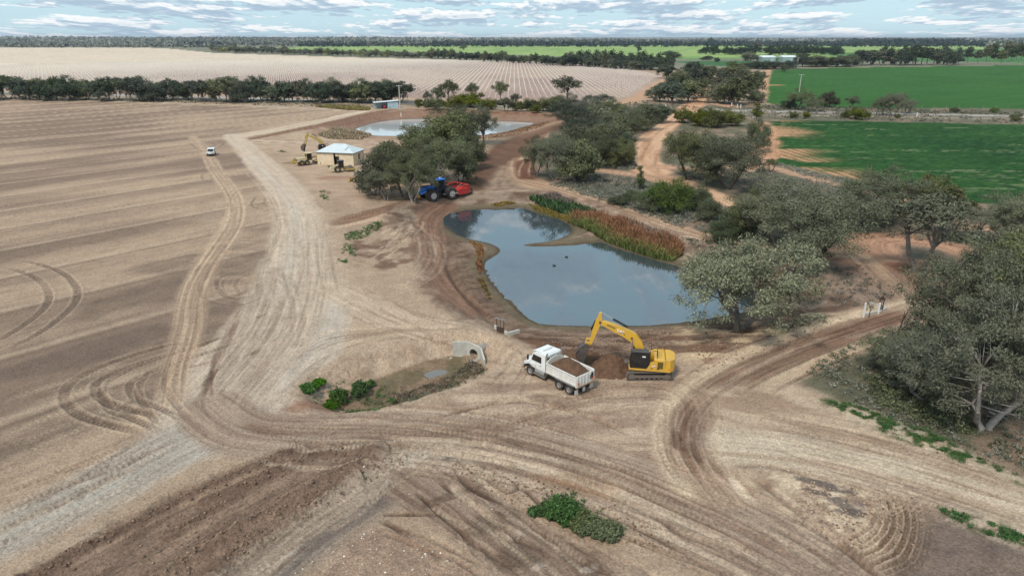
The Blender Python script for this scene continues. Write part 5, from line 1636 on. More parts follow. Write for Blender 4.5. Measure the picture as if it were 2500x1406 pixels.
def excavator(name, loc, rz, swing, label, cat='excavator', worn=False):
    ym = M_YELO if worn else M_YEL
    r = root(name, loc, rz, label, cat)
    TL, TG, TW, TH = 4.2, 2.1, .6, .82
    for s in (-1, 1):
        y = s * TG / 2
        tr = bpy.data.objects.new('track', None); COL.objects.link(tr); tr.parent = r; tr.location = (0, y, 0); tr.empty_display_size = .2
        # shoes round the oval
        m = MB(); R_o = TH / 2; half = TL / 2 - R_o
        per = 4 * half + 2 * math.pi * R_o; ns = 46
        for k in range(ns):
            d = per * k / ns
            if d < 2 * half: p = (-half + d, R_o); an = 0
            elif d < 2 * half + math.pi * R_o:
                t = (d - 2 * half) / R_o; p = (half + R_o * math.sin(t), R_o * math.cos(t)); an = t
            elif d < 4 * half + math.pi * R_o: p = (half - (d - 2 * half - math.pi * R_o), -R_o); an = math.pi
            else:
                t = (d - 4 * half - math.pi * R_o) / R_o; p = (-half - R_o * math.sin(t), -R_o * math.cos(t)); an = math.pi + t
            m.box((p[0], 0, R_o + p[1]), (per / ns * .86, TW, .05), (0, an, 0))
            m.box((p[0] + .05 * math.sin(an), 0, R_o + p[1] + .05 * math.cos(an)), (.03, TW, .06), (0, an, 0))
        m.build('track_shoes', M_STEEL, tr)
        MB().prism([(-half * .9, .26), (half * .9, .26), (half * .95, .52), (-half * .95, .52)], -TW * .36, TW * .36).build('track_frame', M_STEEL, tr)
        m = MB()
        for k in range(7):
            m.cyl((-half * .8 + k * half * .267, -TW * .3, .17), (-half * .8 + k * half * .267, TW * .3, .17), .1, n=10)
        m.build('roller', M_STEEL, tr)
        MB().cyl((half, -TW * .4, R_o), (half, TW * .4, R_o), R_o * .78, n=16).cyl((half, -TW * .46, R_o), (half, TW * .46, R_o), R_o * .3, n=12).build('idler', M_STEEL, tr)
        MB().cyl((-half, -TW * .4, R_o), (-half, TW * .4, R_o), R_o * .78, n=16).cyl((-half, -TW * .46, R_o), (-half, TW * .46, R_o), R_o * .4, n=12).build('sprocket', M_STEEL, tr)
    MB().box((0, 0, .62), (1.6, 1.5, .36)).cyl((0, 0, .7), (0, 0, 1.0), .62, n=20).build('undercarriage', M_STEEL, r)
    Ms = Matrix.Rotation(swing, 4, 'Z')
    up = bpy.data.objects.new('upper_body', None); COL.objects.link(up); up.parent = r; up.rotation_euler = (0, 0, swing); up.empty_display_size = .3
    MB().plan([(1.75, .42), (1.75, 1.28), (-2.0, 1.28), (-2.35, .9), (-2.45, 0), (-2.35, -.9), (-2.0, -1.28), (1.3, -1.28), (1.3, -.42), (1.75, -.3)], .98, 1.2).build('deck', ym, up)
    # right-hand and rear housings; engine hood behind
    MB().prism([(1.25, 1.2), (1.25, 1.75), (.3, 1.95), (-.5, 2.0), (-.5, 1.2)], -1.27, -.42).build('tank_housing', ym, up)
    m = MB().prism([(.28, 1.2), (-.06, 1.75), (-.55, 1.85), (-.62, 2.10), (-1.55, 2.10), (-1.55, 1.2)], .95, 1.27)
    m.build('side_panel', ym, up)
    MB().box((-1.02, -.1, 1.68), (1.04, 2.3, .94), bevel=.06).build('engine_hood', ym, up)
    m = MB().plan([(-1.56, 1.28), (-1.56, -1.28), (-2.0, -1.25), (-2.38, -.85), (-2.5, 0), (-2.38, .85), (-2.0, 1.25)], 1.2, 2.16, .97)
    m.build('counterweight', ym, up)
    m = MB()
    for k in range(8):
        m.box((-1.1, 1.285, 1.34 + .085 * k), (.5, .03, .05))
    m.build('louvre', M_DKTXT, up)
    MB().box((-.35, 1.29, 1.28), (.16, .02, .08)).box((-.9, 1.29, 1.26), (.18, .02, .08)).build('latch', M_BLK, up)
    MB().box((-1.9, 1.262, 1.3), (.14, .03, .1)).box((-2.28, .98, 1.28), (.2, .05, .1), (0, 0, -.9)).build('marker_lamp', M_ORNG, up)
    MB().box((-1.0, .2, 2.135), (.5, .7, .03)).box((-1.0, -.6, 2.135), (.5, .4, .03)).cyl((-1.3, -.75, 2.1), (-1.3, -.75, 2.42), .06).build('hood_hatch', M_BLK if worn else ym, up)
    # cab
    cabp = [(.12, 1.22), (1.62, 1.22), (1.74, 1.7), (1.6, 2.72), (1.45, 2.8), (.1, 2.8), (-.12, 2.5), (-.14, 1.7)]
    cb_ = MB().prism(cabp, .5, 1.3).build('cab', M_BLK, up)
    MB().prism([(.30, 1.34), (1.52, 1.34), (1.62, 1.72), (1.5, 2.6), (.30, 2.6)], 1.302, 1.312).build('side_window', M_GLASS, cb_)
    MB().quads([(1.646, .56, 1.4), (1.646 + .095, .56, 1.72), (1.62, .56, 2.62), (1.62, 1.24, 2.62), (1.741, 1.24, 1.72), (1.646, 1.24, 1.4)], [(0, 1, 4, 5), (1, 2, 3, 4)]).build('windscreen', M_GLASS, cb_)
    MB().box((.75, .9, 2.83), (1.5, .74, .07), bevel=.03).build('cab_roof', simple('grey_cab_roof', (.06, .06, .062), .5), cb_)
    MB().box((.42, 1.32, 2.42), (.3, .012, .12)).build('sticker', M_LOGO, cb_)
    MB().box((.9, 1.31, 1.95), (.03, .03, 1.2)).build('door_pillar', M_BLK, cb_)
    MB().tube([(1.7, 1.32, 2.1), (1.85, 1.5, 2.2)], .02).box((1.86, 1.55, 2.1), (.05, .16, .3)).build('mirror', M_BLK, cb_)
    # rails
    m = MB()
    m.tube([(-.15, .95, 2.0), (-.15, .95, 2.7), (-.55, .95, 2.95), (-.8, .95, 2.9), (-.8, .95, 2.15)], .028)
    m.tube([(-.15, .35, 2.0), (-.15, .35, 2.7), (-.55, .35, 2.95), (-.8, .35, 2.9), (-.8, .35, 2.15)], .028)
    m.tube([(-.15, .95, 2.7), (-.15, .35, 2.7)], .024).tube([(-.3, -1.2, 2.0), (-.3, -1.2, 2.75), (.8, -1.2, 2.55), (1.2, -1.2, 1.75)], .028)
    m.build('handrail', M_BLK, up)
    MB().tube([(-.05, .2, 2.0), (-.05, .2, 3.1)], .012).build('aerial', M_BLK, up)
    # boom, stick, bucket
    def band(ctr, th):
        P = [np.array(p, float) for p in ctr]; U = []; L = []
        for k in range(len(P)):
            t = P[min(k + 1, len(P) - 1)] - P[max(k - 1, 0)]; t /= np.linalg.norm(t)
            nn = np.array([-t[1], t[0]])
            U.append(tuple(P[k] + nn * th[k])); L.append(tuple(P[k] - nn * th[k]))
        return U + L[::-1]
    bo = MB()
    ctr = [(.35, 1.55), (.62, 2.35), (1.0, 3.15), (1.5, 3.72), (2.15, 4.1), (3.2, 4.55), (4.55, 5.05)]
    th = [.2, .30, .40, .44, .40, .33, .17]
    pr = band(ctr, th)
    n_ = len(ctr)
    for k in range(n_ - 1):                                   # convex pieces side by side
        bo.prism([pr[k], pr[k + 1], pr[2 * n_ - 2 - k], pr[2 * n_ - 1 - k]], -.24, .24)
    boom = bo.build('boom', ym, up)
    MB().cyl((4.6, -.3, 5.07), (4.6, .3, 5.07), .1).cyl((1.62, -.3, 3.72), (1.62, .3, 3.72), .1).cyl((2.3, -.26, 4.0), (2.3, .26, 4.0), .05).build('pin', M_IRON, boom)
    st = MB()
    ctr = [(4.62, 6.0), (4.66, 5.45), (4.82, 4.95), (5.05, 4.2), (5.5, 2.66)]; th = [.1, .24, .28, .24, .12]
    pr = band(ctr, th); n_ = len(ctr)
    for k in range(n_ - 1):
        st.prism([pr[k], pr[k + 1], pr[2 * n_ - 2 - k], pr[2 * n_ - 1 - k]], -.17, .17)
    st.build('stick', ym, up)
    def ram(a, b, y, rb, rr, nm='hydraulic_ram', f=.55):
        a, b = Vector((a[0], y, a[1])), Vector((b[0], y, b[1])); c = a.lerp(b, f)
        o_ = MB().cyl(a, c, rb).build(nm, M_BLK, up)
        MB().cyl(c, b, rr, n=10).build('rod', M_CHROME, o_)
    ram((2.05, 4.72), (4.6, 6.0), 0, .10, .055)
    for s in (-1, 1):
        ram((1.1, 1.5), (1.62, 3.72), s * .34, .09, .05)
    ram((5.05, 5.15), (5.78, 3.25), 0, .085, .045, f=.5)
    MB().prism([(5.3, 3.25), (5.36, 3.33), (5.84, 3.3), (5.86, 3.2)], -.14, .14).prism([(5.74, 3.3), (5.86, 3.3), (5.98, 2.76), (5.86, 2.72)], -.12, .12).build('linkage', ym, up)
    bk_ = [(5.42, 2.78), (5.9, 2.86), (6.42, 2.45), (6.72, 1.95), (6.7, 1.5), (6.42, 1.1), (6.02, .86)]
    m = MB()
    inn = [(5.52, 2.7), (5.88, 2.76), (6.34, 2.38), (6.62, 1.93), (6.6, 1.54), (6.36, 1.18), (6.02, .95)]
    w_ = .62
    for k in range(len(bk_) - 1):
        m.prism([bk_[k], bk_[k + 1], inn[k + 1], inn[k]], -w_, w_)
    for s in (-1, 1):
        a_ = [m.bm.verts.new((p[0], s * w_, p[1])) for p in bk_]; b_ = [m.bm.verts.new((p[0], s * (w_ - .03), p[1])) for p in bk_]
        m.bm.faces.new(a_); m.bm.faces.new(b_[::-1])
        for i_ in range(len(bk_)):
            m.bm.faces.new((a_[i_], a_[(i_ + 1) % len(bk_)], b_[(i_ + 1) % len(bk_)], b_[i_]))
    bu = m.build('bucket', M_BUCK, up)
    m = MB()
    for k in range(5):
        m.box((5.93, -.5 + .25 * k, .8), (.12, .1, .2), (0, .4, 0), .6)
    m.build('tooth', M_BUCK, bu)
    MB().prism([(5.36, 2.6), (5.95, 2.7), (5.95, 2.92), (5.5, 2.95)], -.2, .2).build('hitch', ym, up)
    # letters: plane facing +y (the cab side)
    def face_y(x, y, z, tilt):
        return Matrix.Translation((x, y, z)) @ Matrix.Rotation(math.pi, 4, 'Z') @ Matrix.Rotation(math.pi / 2, 4, 'X') @ Matrix.Rotation(tilt, 4, 'Z')
    if not worn:
        cat_badge(up, .36, face_y(2.88, .242, 4.40, math.radians(-23)))
        cat_badge(up, .22, face_y(-.42, 1.272, 1.52, 0))
        # dealer's name on the boom: an unreadable dark word
        m = MB()
        for k in range(7):
            m.box((3.25 + .11 * k, .243, 4.60 + .046 * k), (.08, .012, .14), (0, -.38, 0))
        m.build('dealer_name', M_DKTXT, up)
    else:
        m = MB().box((2.6, .243, 4.28), (.7, .012, .34), (0, -.38, 0)); m.build('panel', M_BLK, up)
        lettering('CAT', .3, M_LOGO, up, face_y(2.6, .255, 4.28, math.radians(-22)), bold=.03)
    return r
g = G(1587, 930)
excavator('excavator', (g[0] - .05, g[1] + 1.35, .0), math.pi, math.radians(-10), 'yellow tracked excavator loading soil into the white tip truck beside the pond')
g = G(797, 377)
excavator('excavator', (g[0], g[1], .0), math.radians(182), math.radians(-4), 'older yellow excavator parked behind the hut, boom showing above its roof', worn=True)

# ------------------------------------------------------------------ loose soil beside and in the truck
def heap(name, c, rx, ry, h, label, cat, seed, rot=0.0, mat=None, n=44, rough=.22, edge=.75):
    rng = np.random.RandomState(seed)
    t = np.linspace(-1, 1, n)
    U, V_ = np.meshgrid(t, t)
    d = np.sqrt(U ** 2 + V_ ** 2)
    nz = fbm(U * 2.2 + seed * 3.1 + 40, V_ * 2.2 + 40, 4, seed) - .5
    nf = fbm(U * 9 + seed + 20, V_ * 9 + 20, 3, seed + 3) - .5
    nf2 = fbm(U * 22 + seed + 20, V_ * 22 + 20, 2, seed + 5) - .5
    rough = rough * 1.8
    prof = 1 - sstep(.12, 1.0, d + .35 * nz)
    Zh = h * prof * (1 + .5 * nz) + (rough * nf + rough * .5 * nf2) * (1 - sstep(.75, 1, d)) - .12
    P = np.stack([U * rx, V_ * ry, Zh], 2).reshape(-1, 3)
    I = np.arange(n * n).reshape(n, n)
    F = np.stack([I[:-1, :-1].ravel(), I[:-1, 1:].ravel(), I[1:, 1:].ravel(), I[1:, :-1].ravel()], 1)
    me = fast_mesh(name, P, F, None, True)
    o = put(name, me, mat or M_DIRT)
    o.location = c; o.rotation_euler = (0, 0, rot)
    return tag(o, label, cat)
g = G(1492, 905)
heap('soil_heap', (g[0], g[1] + .3, -.05), 2.7, 2.4, 1.6, 'dark brown heap of dug soil between the truck and the excavator', 'soil heap', 3)
g = G(1400, 868)
heap('soil_heap', (g[0] + .6, g[1], -.05), 4.2, 2.6, .8, 'low spread of dug soil behind the tip truck, below the pond edge', 'soil heap', 6)

# ------------------------------------------------------------------ tip truck
def truck():
    rear = G(1388, 963); front = G(1297, 917)
    h = front - rear; ang = math.atan2(h[1], h[0])
    ca, sa = math.cos(ang), math.sin(ang)
    lx, ly = 0.0, 1.12                                   # local place of the rear near-side wheel's foot
    o = (rear[0] - (lx * ca - ly * sa), rear[1] - (lx * sa + ly * ca))
    r = root('tip_truck', (o[0], o[1], 0), ang, 'white bonneted tip truck being loaded with soil by the excavator', 'truck')
    WB = float(np.linalg.norm(h)) + .15
    for x in (0.0, 1.2):
        for s in (-1, 1):
            wheel(r, (x, s * 1.0, .5), .5, .36, s, .28, M_GREYM)
            wheel(r, (x, s * .68, .5), .5, .26, s, .28, M_GREYM)
    for s in (-1, 1):
        wheel(r, (WB, s * 1.02, .5), .5, .3, s, .29, M_GREYM)
    MB().box((WB * .5, .36, .78), (WB + 1.6, .1, .26)).box((WB * .5, -.36, .78), (WB + 1.6, .1, .26)).box((0, 0, .5), (.14, 1.7, .14)).box((1.2, 0, .5), (.14, 1.7, .14)).box((WB, 0, .5), (.12, 1.8, .12)).build('chassis', M_BLK, r)
    # tipping body
    x0, x1, y1, zb, zt = -.85, 2.85, 1.17, 1.06, 2.05
    t = .07
    body = MB().box(((x0 + x1) / 2, 0, zb + .05), (x1 - x0, 2 * y1, .1))
    body.box(((x0 + x1) / 2, y1 - t / 2, (zb + zt) / 2), (x1 - x0, t, zt - zb)).box(((x0 + x1) / 2, -y1 + t / 2, (zb + zt) / 2), (x1 - x0, t, zt - zb))
    bodyo = body.build('tray', M_WHITE2, r)
    m = MB().prism([(x1 - .05, zb)] + [(x1 - .05, zt)] + [(x1 + .02, zt), (x1 + .02, zb)], -y1, y1)
    N_ = 10
    arc = [(-y1 + 2 * y1 * k / N_, zt + .42 * (1 - (2 * k / N_ - 1) ** 2) ** .75) for k in range(N_ + 1)]
    Vv = [(x1 - .05, a_, z_) for a_, z_ in arc] + [(x1 + .02, a_, z_) for a_, z_ in arc]
    Fv = [tuple(range(N_ + 1)), tuple(range(2 * N_ + 1, N_, -1))] + [(k, N_ + 1 + k, N_ + 2 + k, k + 1) for k in range(N_)] + [(0, N_, 2 * N_ + 1, N_ + 1)]
    m.quads(Vv, Fv).build('headboard', simple('cream_board', (.68, .68, .58), .6, dirt=.5, dirtcol=(.45, .3, .2)), r)
    tg = MB().box((x0 - .04, 0, (zb + zt) / 2 - .02), (.08, 2 * y1 + .02, zt - zb + .06))
    for k in range(6):
        tg.box((x0 - .1, -y1 + .12 + (2 * y1 - .24) * k / 5, (zb + zt) / 2), (.06, .09, zt - zb - .06))
    tgo = tg.build('tailgate', M_WHITE2, r)
    MB().box((x0 - .13, .92, zb + .3), (.04, .22, .2)).box((x0 - .13, -.92, zb + .3), (.04, .22, .2)).build('warning_plate', M_ORNG, tgo)
    MB().box((x0 - .135, -.86, zb + .62), (.03, .2, .5)).box((x0 - .135, -.62, zb + .5), (.03, .1, .4)).build('scuff_mark', M_BLK, tgo)
    MB().box((x0 - .1, 0, zb - .05), (.12, 2 * y1, .09)).build('tail_beam', M_RUST, r)
    MB().box(((x0 + x1) / 2, y1 + .02, zt + .02), (x1 - x0, .1, .07)).box(((x0 + x1) / 2, -y1 - .02, zt + .02), (x1 - x0, .1, .07)).box(((x0 + x1) / 2, y1 + .01, zb + .16), (x1 - x0, .06, .1)).box(((x0 + x1) / 2, -y1 - .01, zb + .16), (x1 - x0, .06, .1)).build('side_rail', M_WHITE2, bodyo)
    m = MB()
    for k in range(8):
        m.box((x0 + .25 + k * (x1 - x0 - .5) / 7, y1 + .012, (zb + zt) / 2 + .1), (.05, .03, zt - zb - .25))
    m.build('side_rib', M_WHITE2, bodyo)
    for s, yy in ((1, .98), (-1, -.98), (0, 0)):
        MB().box((x0 + .05, yy, .5), (.03, .42 if s else .34, .42)).build('mudflap', M_WHITE, r)
    for s in (-1, 1):
        MB().box((.6, s * 1.0, 1.0), (2.3, .36, .04)).build('mudguard', M_GREYM, r)
    # cab and bonnet
    cx0, cx1 = x1 + .28, WB + .05
    cp = [(cx0, .95), (cx1, .95), (cx1, 1.72), (cx1 - .3, 2.45), (cx1 - .55, 2.58), (cx0 + .1, 2.66), (cx0, 2.55)]
    cab_ = MB().prism(cp, -1.02, 1.02).build('cab', M_WHITE, r)
    MB().box(((cx0 + cx1) / 2 - .1, 0, 2.67), (cx1 - cx0 - .5, 1.7, .05), bevel=.02).build('cab_roof', M_WHITE, cab_)
    MB().quads([(cx1 + .006, .9, 1.74), (cx1 - .29, .86, 2.44), (cx1 - .29, -.86, 2.44), (cx1 + .006, -.9, 1.74)], [(0, 1, 2, 3)]).build('windscreen', M_GLASS, cab_)
    for s in (-1, 1):
        MB().prism([(cx0 + .5, 1.66), (cx1 - .12, 1.66), (cx1 - .36, 2.3), (cx0 + .5, 2.3)], s * 1.022, s * 1.032).build('side_window', M_GLASS, cab_)
        MB().box((cx0 + .62, s * 1.03, 1.38), (.12, .03, .06)).build('door_handle', M_BLK, cab_)
        MB().tube([(cx1 - .1, s * 1.05, 2.2), (cx1 + .05, s * 1.32, 2.2)], .02).box((cx1 + .05, s * 1.34, 1.95), (.06, .2, .5)).build('mirror', M_BLK, cab_)
    for yy, w_ in ((.62, .3), (0, .5), (-.62, .3)):
        MB().box((cx0 - .006, yy, 2.12), (.02, w_, .4)).build('rear_window', M_GLASS, cab_)
    MB().box((cx0 + .75, .0, 2.8), (.1, 1.2, .12)).build('roof_light_bar', M_WHITE, cab_)
    MB().box((cx1 - .35, 0, 2.63), (.16, 1.9, .04), (0, .2, 0)).build('sun_visor', M_WHITE, cab_)
    bx1 = WB + .95
    m = MB().prism([(cx1, 1.0), (bx1, .95), (bx1 + .04, 1.25), (bx1 - .12, 1.5), (cx1, 1.76)], -.66, .66)
    bon = m.build('bonnet', M_WHITE, r)
    for s in (-1, 1):
        g2 = [(WB - .62, .95), (WB - .5, 1.05), (WB - .3, 1.16), (WB + .3, 1.16), (WB + .62, .98), (bx1 - .05, .92), (bx1 - .05, 1.2), (WB + .5, 1.36), (WB - .62, 1.4)]
        MB().prism(g2, s * .64, s * 1.1).build('front_guard', M_WHITE, r)
        MB().box((bx1 - .04, s * .84, 1.06), (.06, .28, .16)).build('headlamp', M_GLASS, r)
        MB().box((WB + .2, s * .672, 1.44), (.2, .02, .12)).build('bonnet_vent', M_BLK, bon)
    MB().box((bx1 + .03, 0, 1.18), (.05, .9, .5)).build('grille', M_GREYM, bon)
    MB().box((bx1 + .1, 0, .62), (.2, 2.2, .42), bevel=.05).build('bumper', M_GREYM, r)
    MB().tube([(bx1 + .12, .8, .85), (bx1 + .12, .8, 1.35), (bx1 + .12, -.8, 1.35), (bx1 + .12, -.8, .85)], .04).build('bull_bar', M_GREYM, r)
    for s in (-1, 1):
        MB().cyl((x1 + .14, s * .98, .9), (x1 + .14, s * .98, 2.75), .08, n=10).cyl((x1 + .14, s * .98, 2.7), (x1 + .02, s * .98, 2.95), .07, n=8).build('exhaust_stack', M_GREYM, r)
        MB().cyl((x1 + .3, s * .9, .72), (WB - .65, s * .9, .72), .28, n=16).build('fuel_tank', M_GREYM, r)
        MB().box(((x1 + WB) / 2 - .1, s * 1.1, .45), (WB - x1 - .6, .2, .05)).build('step', M_GREYM, r)
    # the load
    cxm = (x0 + x1) / 2
    px_ = o[0] + cxm * ca, o[1] + cxm * sa
    rng = np.random.RandomState(9)
    nx, ny = 40, 24
    U, V_ = np.meshgrid(np.linspace(0, 1, nx), np.linspace(0, 1, ny), indexing='ij')
    hx = (1 - (2 * U - 1.06) ** 2 * .9) ; hy = 1 - (2 * V_ - 1) ** 2
    nz = fbm(U * 6 + 3, V_ * 4 + 3, 4, 5) - .5; nf = fbm(U * 22, V_ * 14, 3, 6) - .5
    Zl = 1.72 + .98 * np.clip(hx, -.25, 1) * hy ** .8 + .34 * nz + .2 * nf
    Pl = np.stack([x0 + .03 + U * (x1 - x0 - .12) - cxm, (-y1 + .09) + V_ * (2 * y1 - .18), Zl], 2).reshape(-1, 3)
    I = np.arange(nx * ny).reshape(nx, ny)
    F = np.stack([I[:-1, :-1].ravel(), I[1:, :-1].ravel(), I[1:, 1:].ravel(), I[:-1, 1:].ravel()], 1)
    ld = put('soil_load', fast_mesh('soil_load', Pl, F, None, True), M_DIRT)
    ld.location = (px_[0], px_[1], 0); ld.rotation_euler = (0, 0, ang)
    tag(ld, 'load of brown soil heaped in the tray of the white tip truck', 'soil load')
truck()

# ------------------------------------------------------------------ blue tractor and red scraper
def tractor():
    f, b = G(1061, 491), G(1092, 487)
    ang = math.radians(214)
    c = (f + b) / 2
    r = root('tractor', (c[0] + 1.0 * math.sin(ang) * 1.0 + .2, c[1] - 1.0 * math.cos(ang) * 1.0, h_macro(c[0], c[1])[0] + .0), ang, 'blue articulated tractor with white wheel centres pulling the red scraper', 'tractor')
    r.scale = (1.25, 1.25, 1.25); r.location.y += .6; r.location.x -= .3
    wb = 1.65
    for x in (-wb, wb):
        for s in (-1, 1):
            wheel(r, (x, s * 1.45, .92), .92, .62, s, .5, M_WHITE, 22, 14)
            wheel(r, (x, s * .8, .92), .92, .56, s, .5, M_WHITE, 22, 14)
    MB().box((0, 0, .95), (4.6, .7, .5)).cyl((-wb, -1.4, .92), (-wb, 1.4, .92), .2).cyl((wb, -1.4, .92), (wb, 1.4, .92), .2).build('frame', M_BLK, r)
    hood = MB().prism([(.85, 1.2), (3.35, 1.1), (3.45, 1.35), (3.3, 1.72), (2.4, 2.02), (.85, 2.18)], -.5, .5).build('bonnet', M_BLUE, r)
    for s in (-1, 1):
        MB().prism([(3.0, 1.3), (3.1, 1.2), (1.0, 1.85), (1.0, 1.98)], s * .502, s * .512).build('side_stripe', M_WHITE, hood)
        MB().box((3.32, s * .4, 1.42), (.16, .14, .34), (0, -.2, 0)).build('headlamp', M_WHITE, hood)
    MB().box((3.4, 0, 1.35), (.06, .6, .4)).build('grille', M_BLK, hood)
    MB().box((3.62, 0, .85), (.36, 1.2, .5), bevel=.04).build('front_weight', simple('amber_weight', (.55, .25, .01), .5, dirt=.2), r)
    cab_ = MB().prism([(-.75, 1.35), (.8, 1.35), (.88, 1.9), (.62, 3.05), (-.7, 3.05)], -.78, .78).build('cab', M_GLASS, r)
    MB().box((-.05, 0, 3.13), (1.75, 1.75, .18), bevel=.05).build('cab_roof', M_BLUE, cab_)
    m = MB()
    for s in (-1, 1):
        m.tube([(.86, s * .78, 1.4), (.66, s * .78, 3.05)], .05).tube([(-.72, s * .78, 1.4), (-.72, s * .78, 3.05)], .05)
    m.build('cab_pillar', M_NAVY, cab_)
    MB().cyl((.4, .5, 3.22), (.4, .5, 3.34), .08).cyl((.4, -.5, 3.22), (.4, -.5, 3.34), .08).cyl((-.4, 0, 3.22), (-.4, 0, 3.38), .1).build('roof_beacon', M_WHITE, cab_)
    MB().cyl((.95, -.62, 1.9), (.95, -.62, 2.9), .09).cyl((.95, -.62, 2.9), (1.15, -.62, 3.25), .07).build('exhaust_stack', M_GREYM, r)
    for s in (-1, 1):
        MB().box((wb, s * 1.1, 1.98), (1.5, .9, .06)).box((wb - .85, s * .95, 1.72), (.2, .8, .5)).build('mudguard', M_NAVY, r)
        MB().box((.3, s * .95, 1.1), (.5, .3, .5)).build('step', M_BLK, r)
    MB().box((-1.7, 0, 1.5), (1.5, 1.0, .5), bevel=.05).build('rear_housing', M_BLK, r)
    MB().prism([(-2.3, .6), (-3.1, .55), (-3.1, .7), (-2.3, .8)], -.15, .15).build('drawbar', M_BLK, r)
    # scraper
    c2 = G(1112, 476)
    r2 = root('scraper', (c2[0], c2[1], h_macro(c2[0], c2[1])[0]), ang + math.radians(14), 'red earth scraper hitched behind the blue tractor', 'scraper')
    r2.scale = (1.2, 1.1, 1.05); r2.location.x += .5
    bowl = MB().box((0, 1.72, .95), (2.6, .1, 1.0)).box((0, -1.72, .95), (2.6, .1, 1.0)).box((-.5, 0, .5), (1.6, 3.4, .1)).box((-1.3, 0, .95), (.1, 3.4, 1.0), (0, -.25, 0)).build('bowl', M_RED, r2)
    MB().box((1.0, 0, .78), (.1, 3.4, .6), (0, .3, 0)).box((.75, 0, 1.25), (.6, 3.4, .06), (0, .2, 0)).build('apron', M_RED, r2)
    m = MB().tube([(1.3, 1.72, 1.5), (.4, 1.72, 2.1), (-1.0, 1.72, 2.05), (-1.6, 1.6, 1.4)], .1).tube([(1.3, -1.72, 1.5), (.4, -1.72, 2.1), (-1.0, -1.72, 2.05), (-1.6, -1.6, 1.4)], .1)
    m.tube([(-1.0, -1.72, 2.05), (-1.0, 1.72, 2.05)], .1).build('top_frame', M_RED, r2)
    MB().tube([(1.3, 0, .9), (-1.0, 0, 2.05)], .06).build('hydraulic_ram', M_GREYM, r2)
    MB().box((1.5, 0, .85), (.16, 3.7, .2)).prism([(1.5, .7), (1.5, .95), (3.4, .75), (3.4, .6)], -.12, .12).tube([(1.5, 1.5, .8), (3.2, .1, .68)], .07).tube([(1.5, -1.5, .8), (3.2, -.1, .68)], .07).build('draw_frame', M_GREYM, r2)
    for s in (-1, 1):
        wheel(r2, (-2.0, s * .9, .55), .55, .4, s, .28, M_GREYM, 18)
    MB().tube([(-1.3, .9, 1.0), (-2.5, .9, .7), (-2.5, -.9, .7), (-1.3, -.9, 1.0)], .08).cyl((-2.0, -.9, .55), (-2.0, .9, .55), .08).build('rear_frame', M_GREYM, r2)
tractor()

# ------------------------------------------------------------------ white four-wheel drive in the field
def wagon():
    c = G(512, 381)
    r = root('four_wheel_drive', (c[0], c[1] + 1.2, 0), math.radians(-75), 'white four-wheel drive wagon parked on the wheel track in the ploughed field', 'car')
    for x in (-1.35, 1.35):
        for s in (-1, 1):
            wheel(r, (x, s * .8, .4), .4, .26, s, .23, M_GREYM, 16)
    body = MB().prism([(-2.2, .45), (2.25, .45), (2.3, .75), (2.2, 1.02), (1.0, 1.12), (-2.15, 1.12), (-2.25, .9)], -.92, .92).build('body', M_WHITE, r)
    MB().prism([(-2.1, 1.12), (1.0, 1.12), (.35, 1.72), (.1, 1.8), (-1.9, 1.8), (-2.08, 1.6)], -.84, .84, None).build('cabin', M_WHITE, body)
    MB().quads([(1.0, .78, 1.15), (.36, .7, 1.72), (.36, -.7, 1.72), (1.0, -.78, 1.15)], [(0, 1, 2, 3)]).build('windscreen', M_GLASS, body)
    body.data.update()
    for s in (-1, 1):
        MB().prism([(-1.9, 1.2), (.75, 1.2), (.3, 1.65), (-1.8, 1.65)], s * .845, s * .855).build('side_window', M_GLASS, body)
        MB().box((2.26, s * .68, .86), (.08, .34, .18)).build('headlamp', M_GLASS, r)
        MB().box((.75, s * 1.02, 1.2), (.12, .2, .16)).build('mirror', M_BLK, r)
    MB().box((1.5, .25, 1.1), (.5, .5, .06)).build('bonnet_scoop', M_BLK, body)
    MB().box((2.36, 0, .52), (.22, 1.8, .3), bevel=.04).build('bumper', M_BLK, r)
wagon()

# ------------------------------------------------------------------ machines parked by the hut
def roller():
    c = G(832, 421)
    r = root('road_roller', (c[0], c[1] + .6, 0), math.radians(20), 'cream and yellow soil roller parked in front of the hut door', 'roller')
    for s in (-1, 1):
        wheel(r, (-.9, s * .8, .75), .75, .5, s, .38, M_CREAM, 20, 12)
    hood = MB().prism([(-2.5, .75), (-2.35, 1.35), (-1.0, 1.75), (-.6, 1.75), (-.6, .75)], -.62, .62).build('engine_hood', M_CREAM, r)
    m = MB()
    for k in range(3):
        m.box((-2.02 + .42 * k, 0, 1.50 + .125 * k), (.2, .8, .03), (0, -.29, 0))
    m.build('vent', M_BLK, hood)
    MB().box((-2.5, 0, .85), (.2, 1.3, .3)).build('rear_bumper', M_CREAM, r)
    cab_ = MB().prism([(-.6, 1.1), (.55, 1.1), (.6, 2.6), (-.6, 2.6)], -.65, .65).build('cab', M_GLASS, r)
    MB().box((0, 0, 2.66), (1.5, 1.5, .1)).build('cab_roof', M_BLK, cab_)
    m = MB()
    for x in (-.6, .58):
        for s in (-1, 1):
            m.box((x, s * .65, 1.85), (.08, .08, 1.5))
    m.build('cab_pillar', M_BLK, cab_)
    MB().box((1.1, 0, .75), (1.2, .5, .4)).box((2.1, 1.05, .7), (1.9, .16, .36)).box((2.1, -1.05, .7), (1.9, .16, .36)).box((1.25, 0, .7), (.2, 2.2, .36)).box((3.05, 0, .7), (.2, 2.2, .36)).build('drum_frame', M_YELO, r)
    MB().cyl((2.15, -.95, .7), (2.15, .95, .7), .7, n=26).build('drum', M_STEEL, r)
roller()

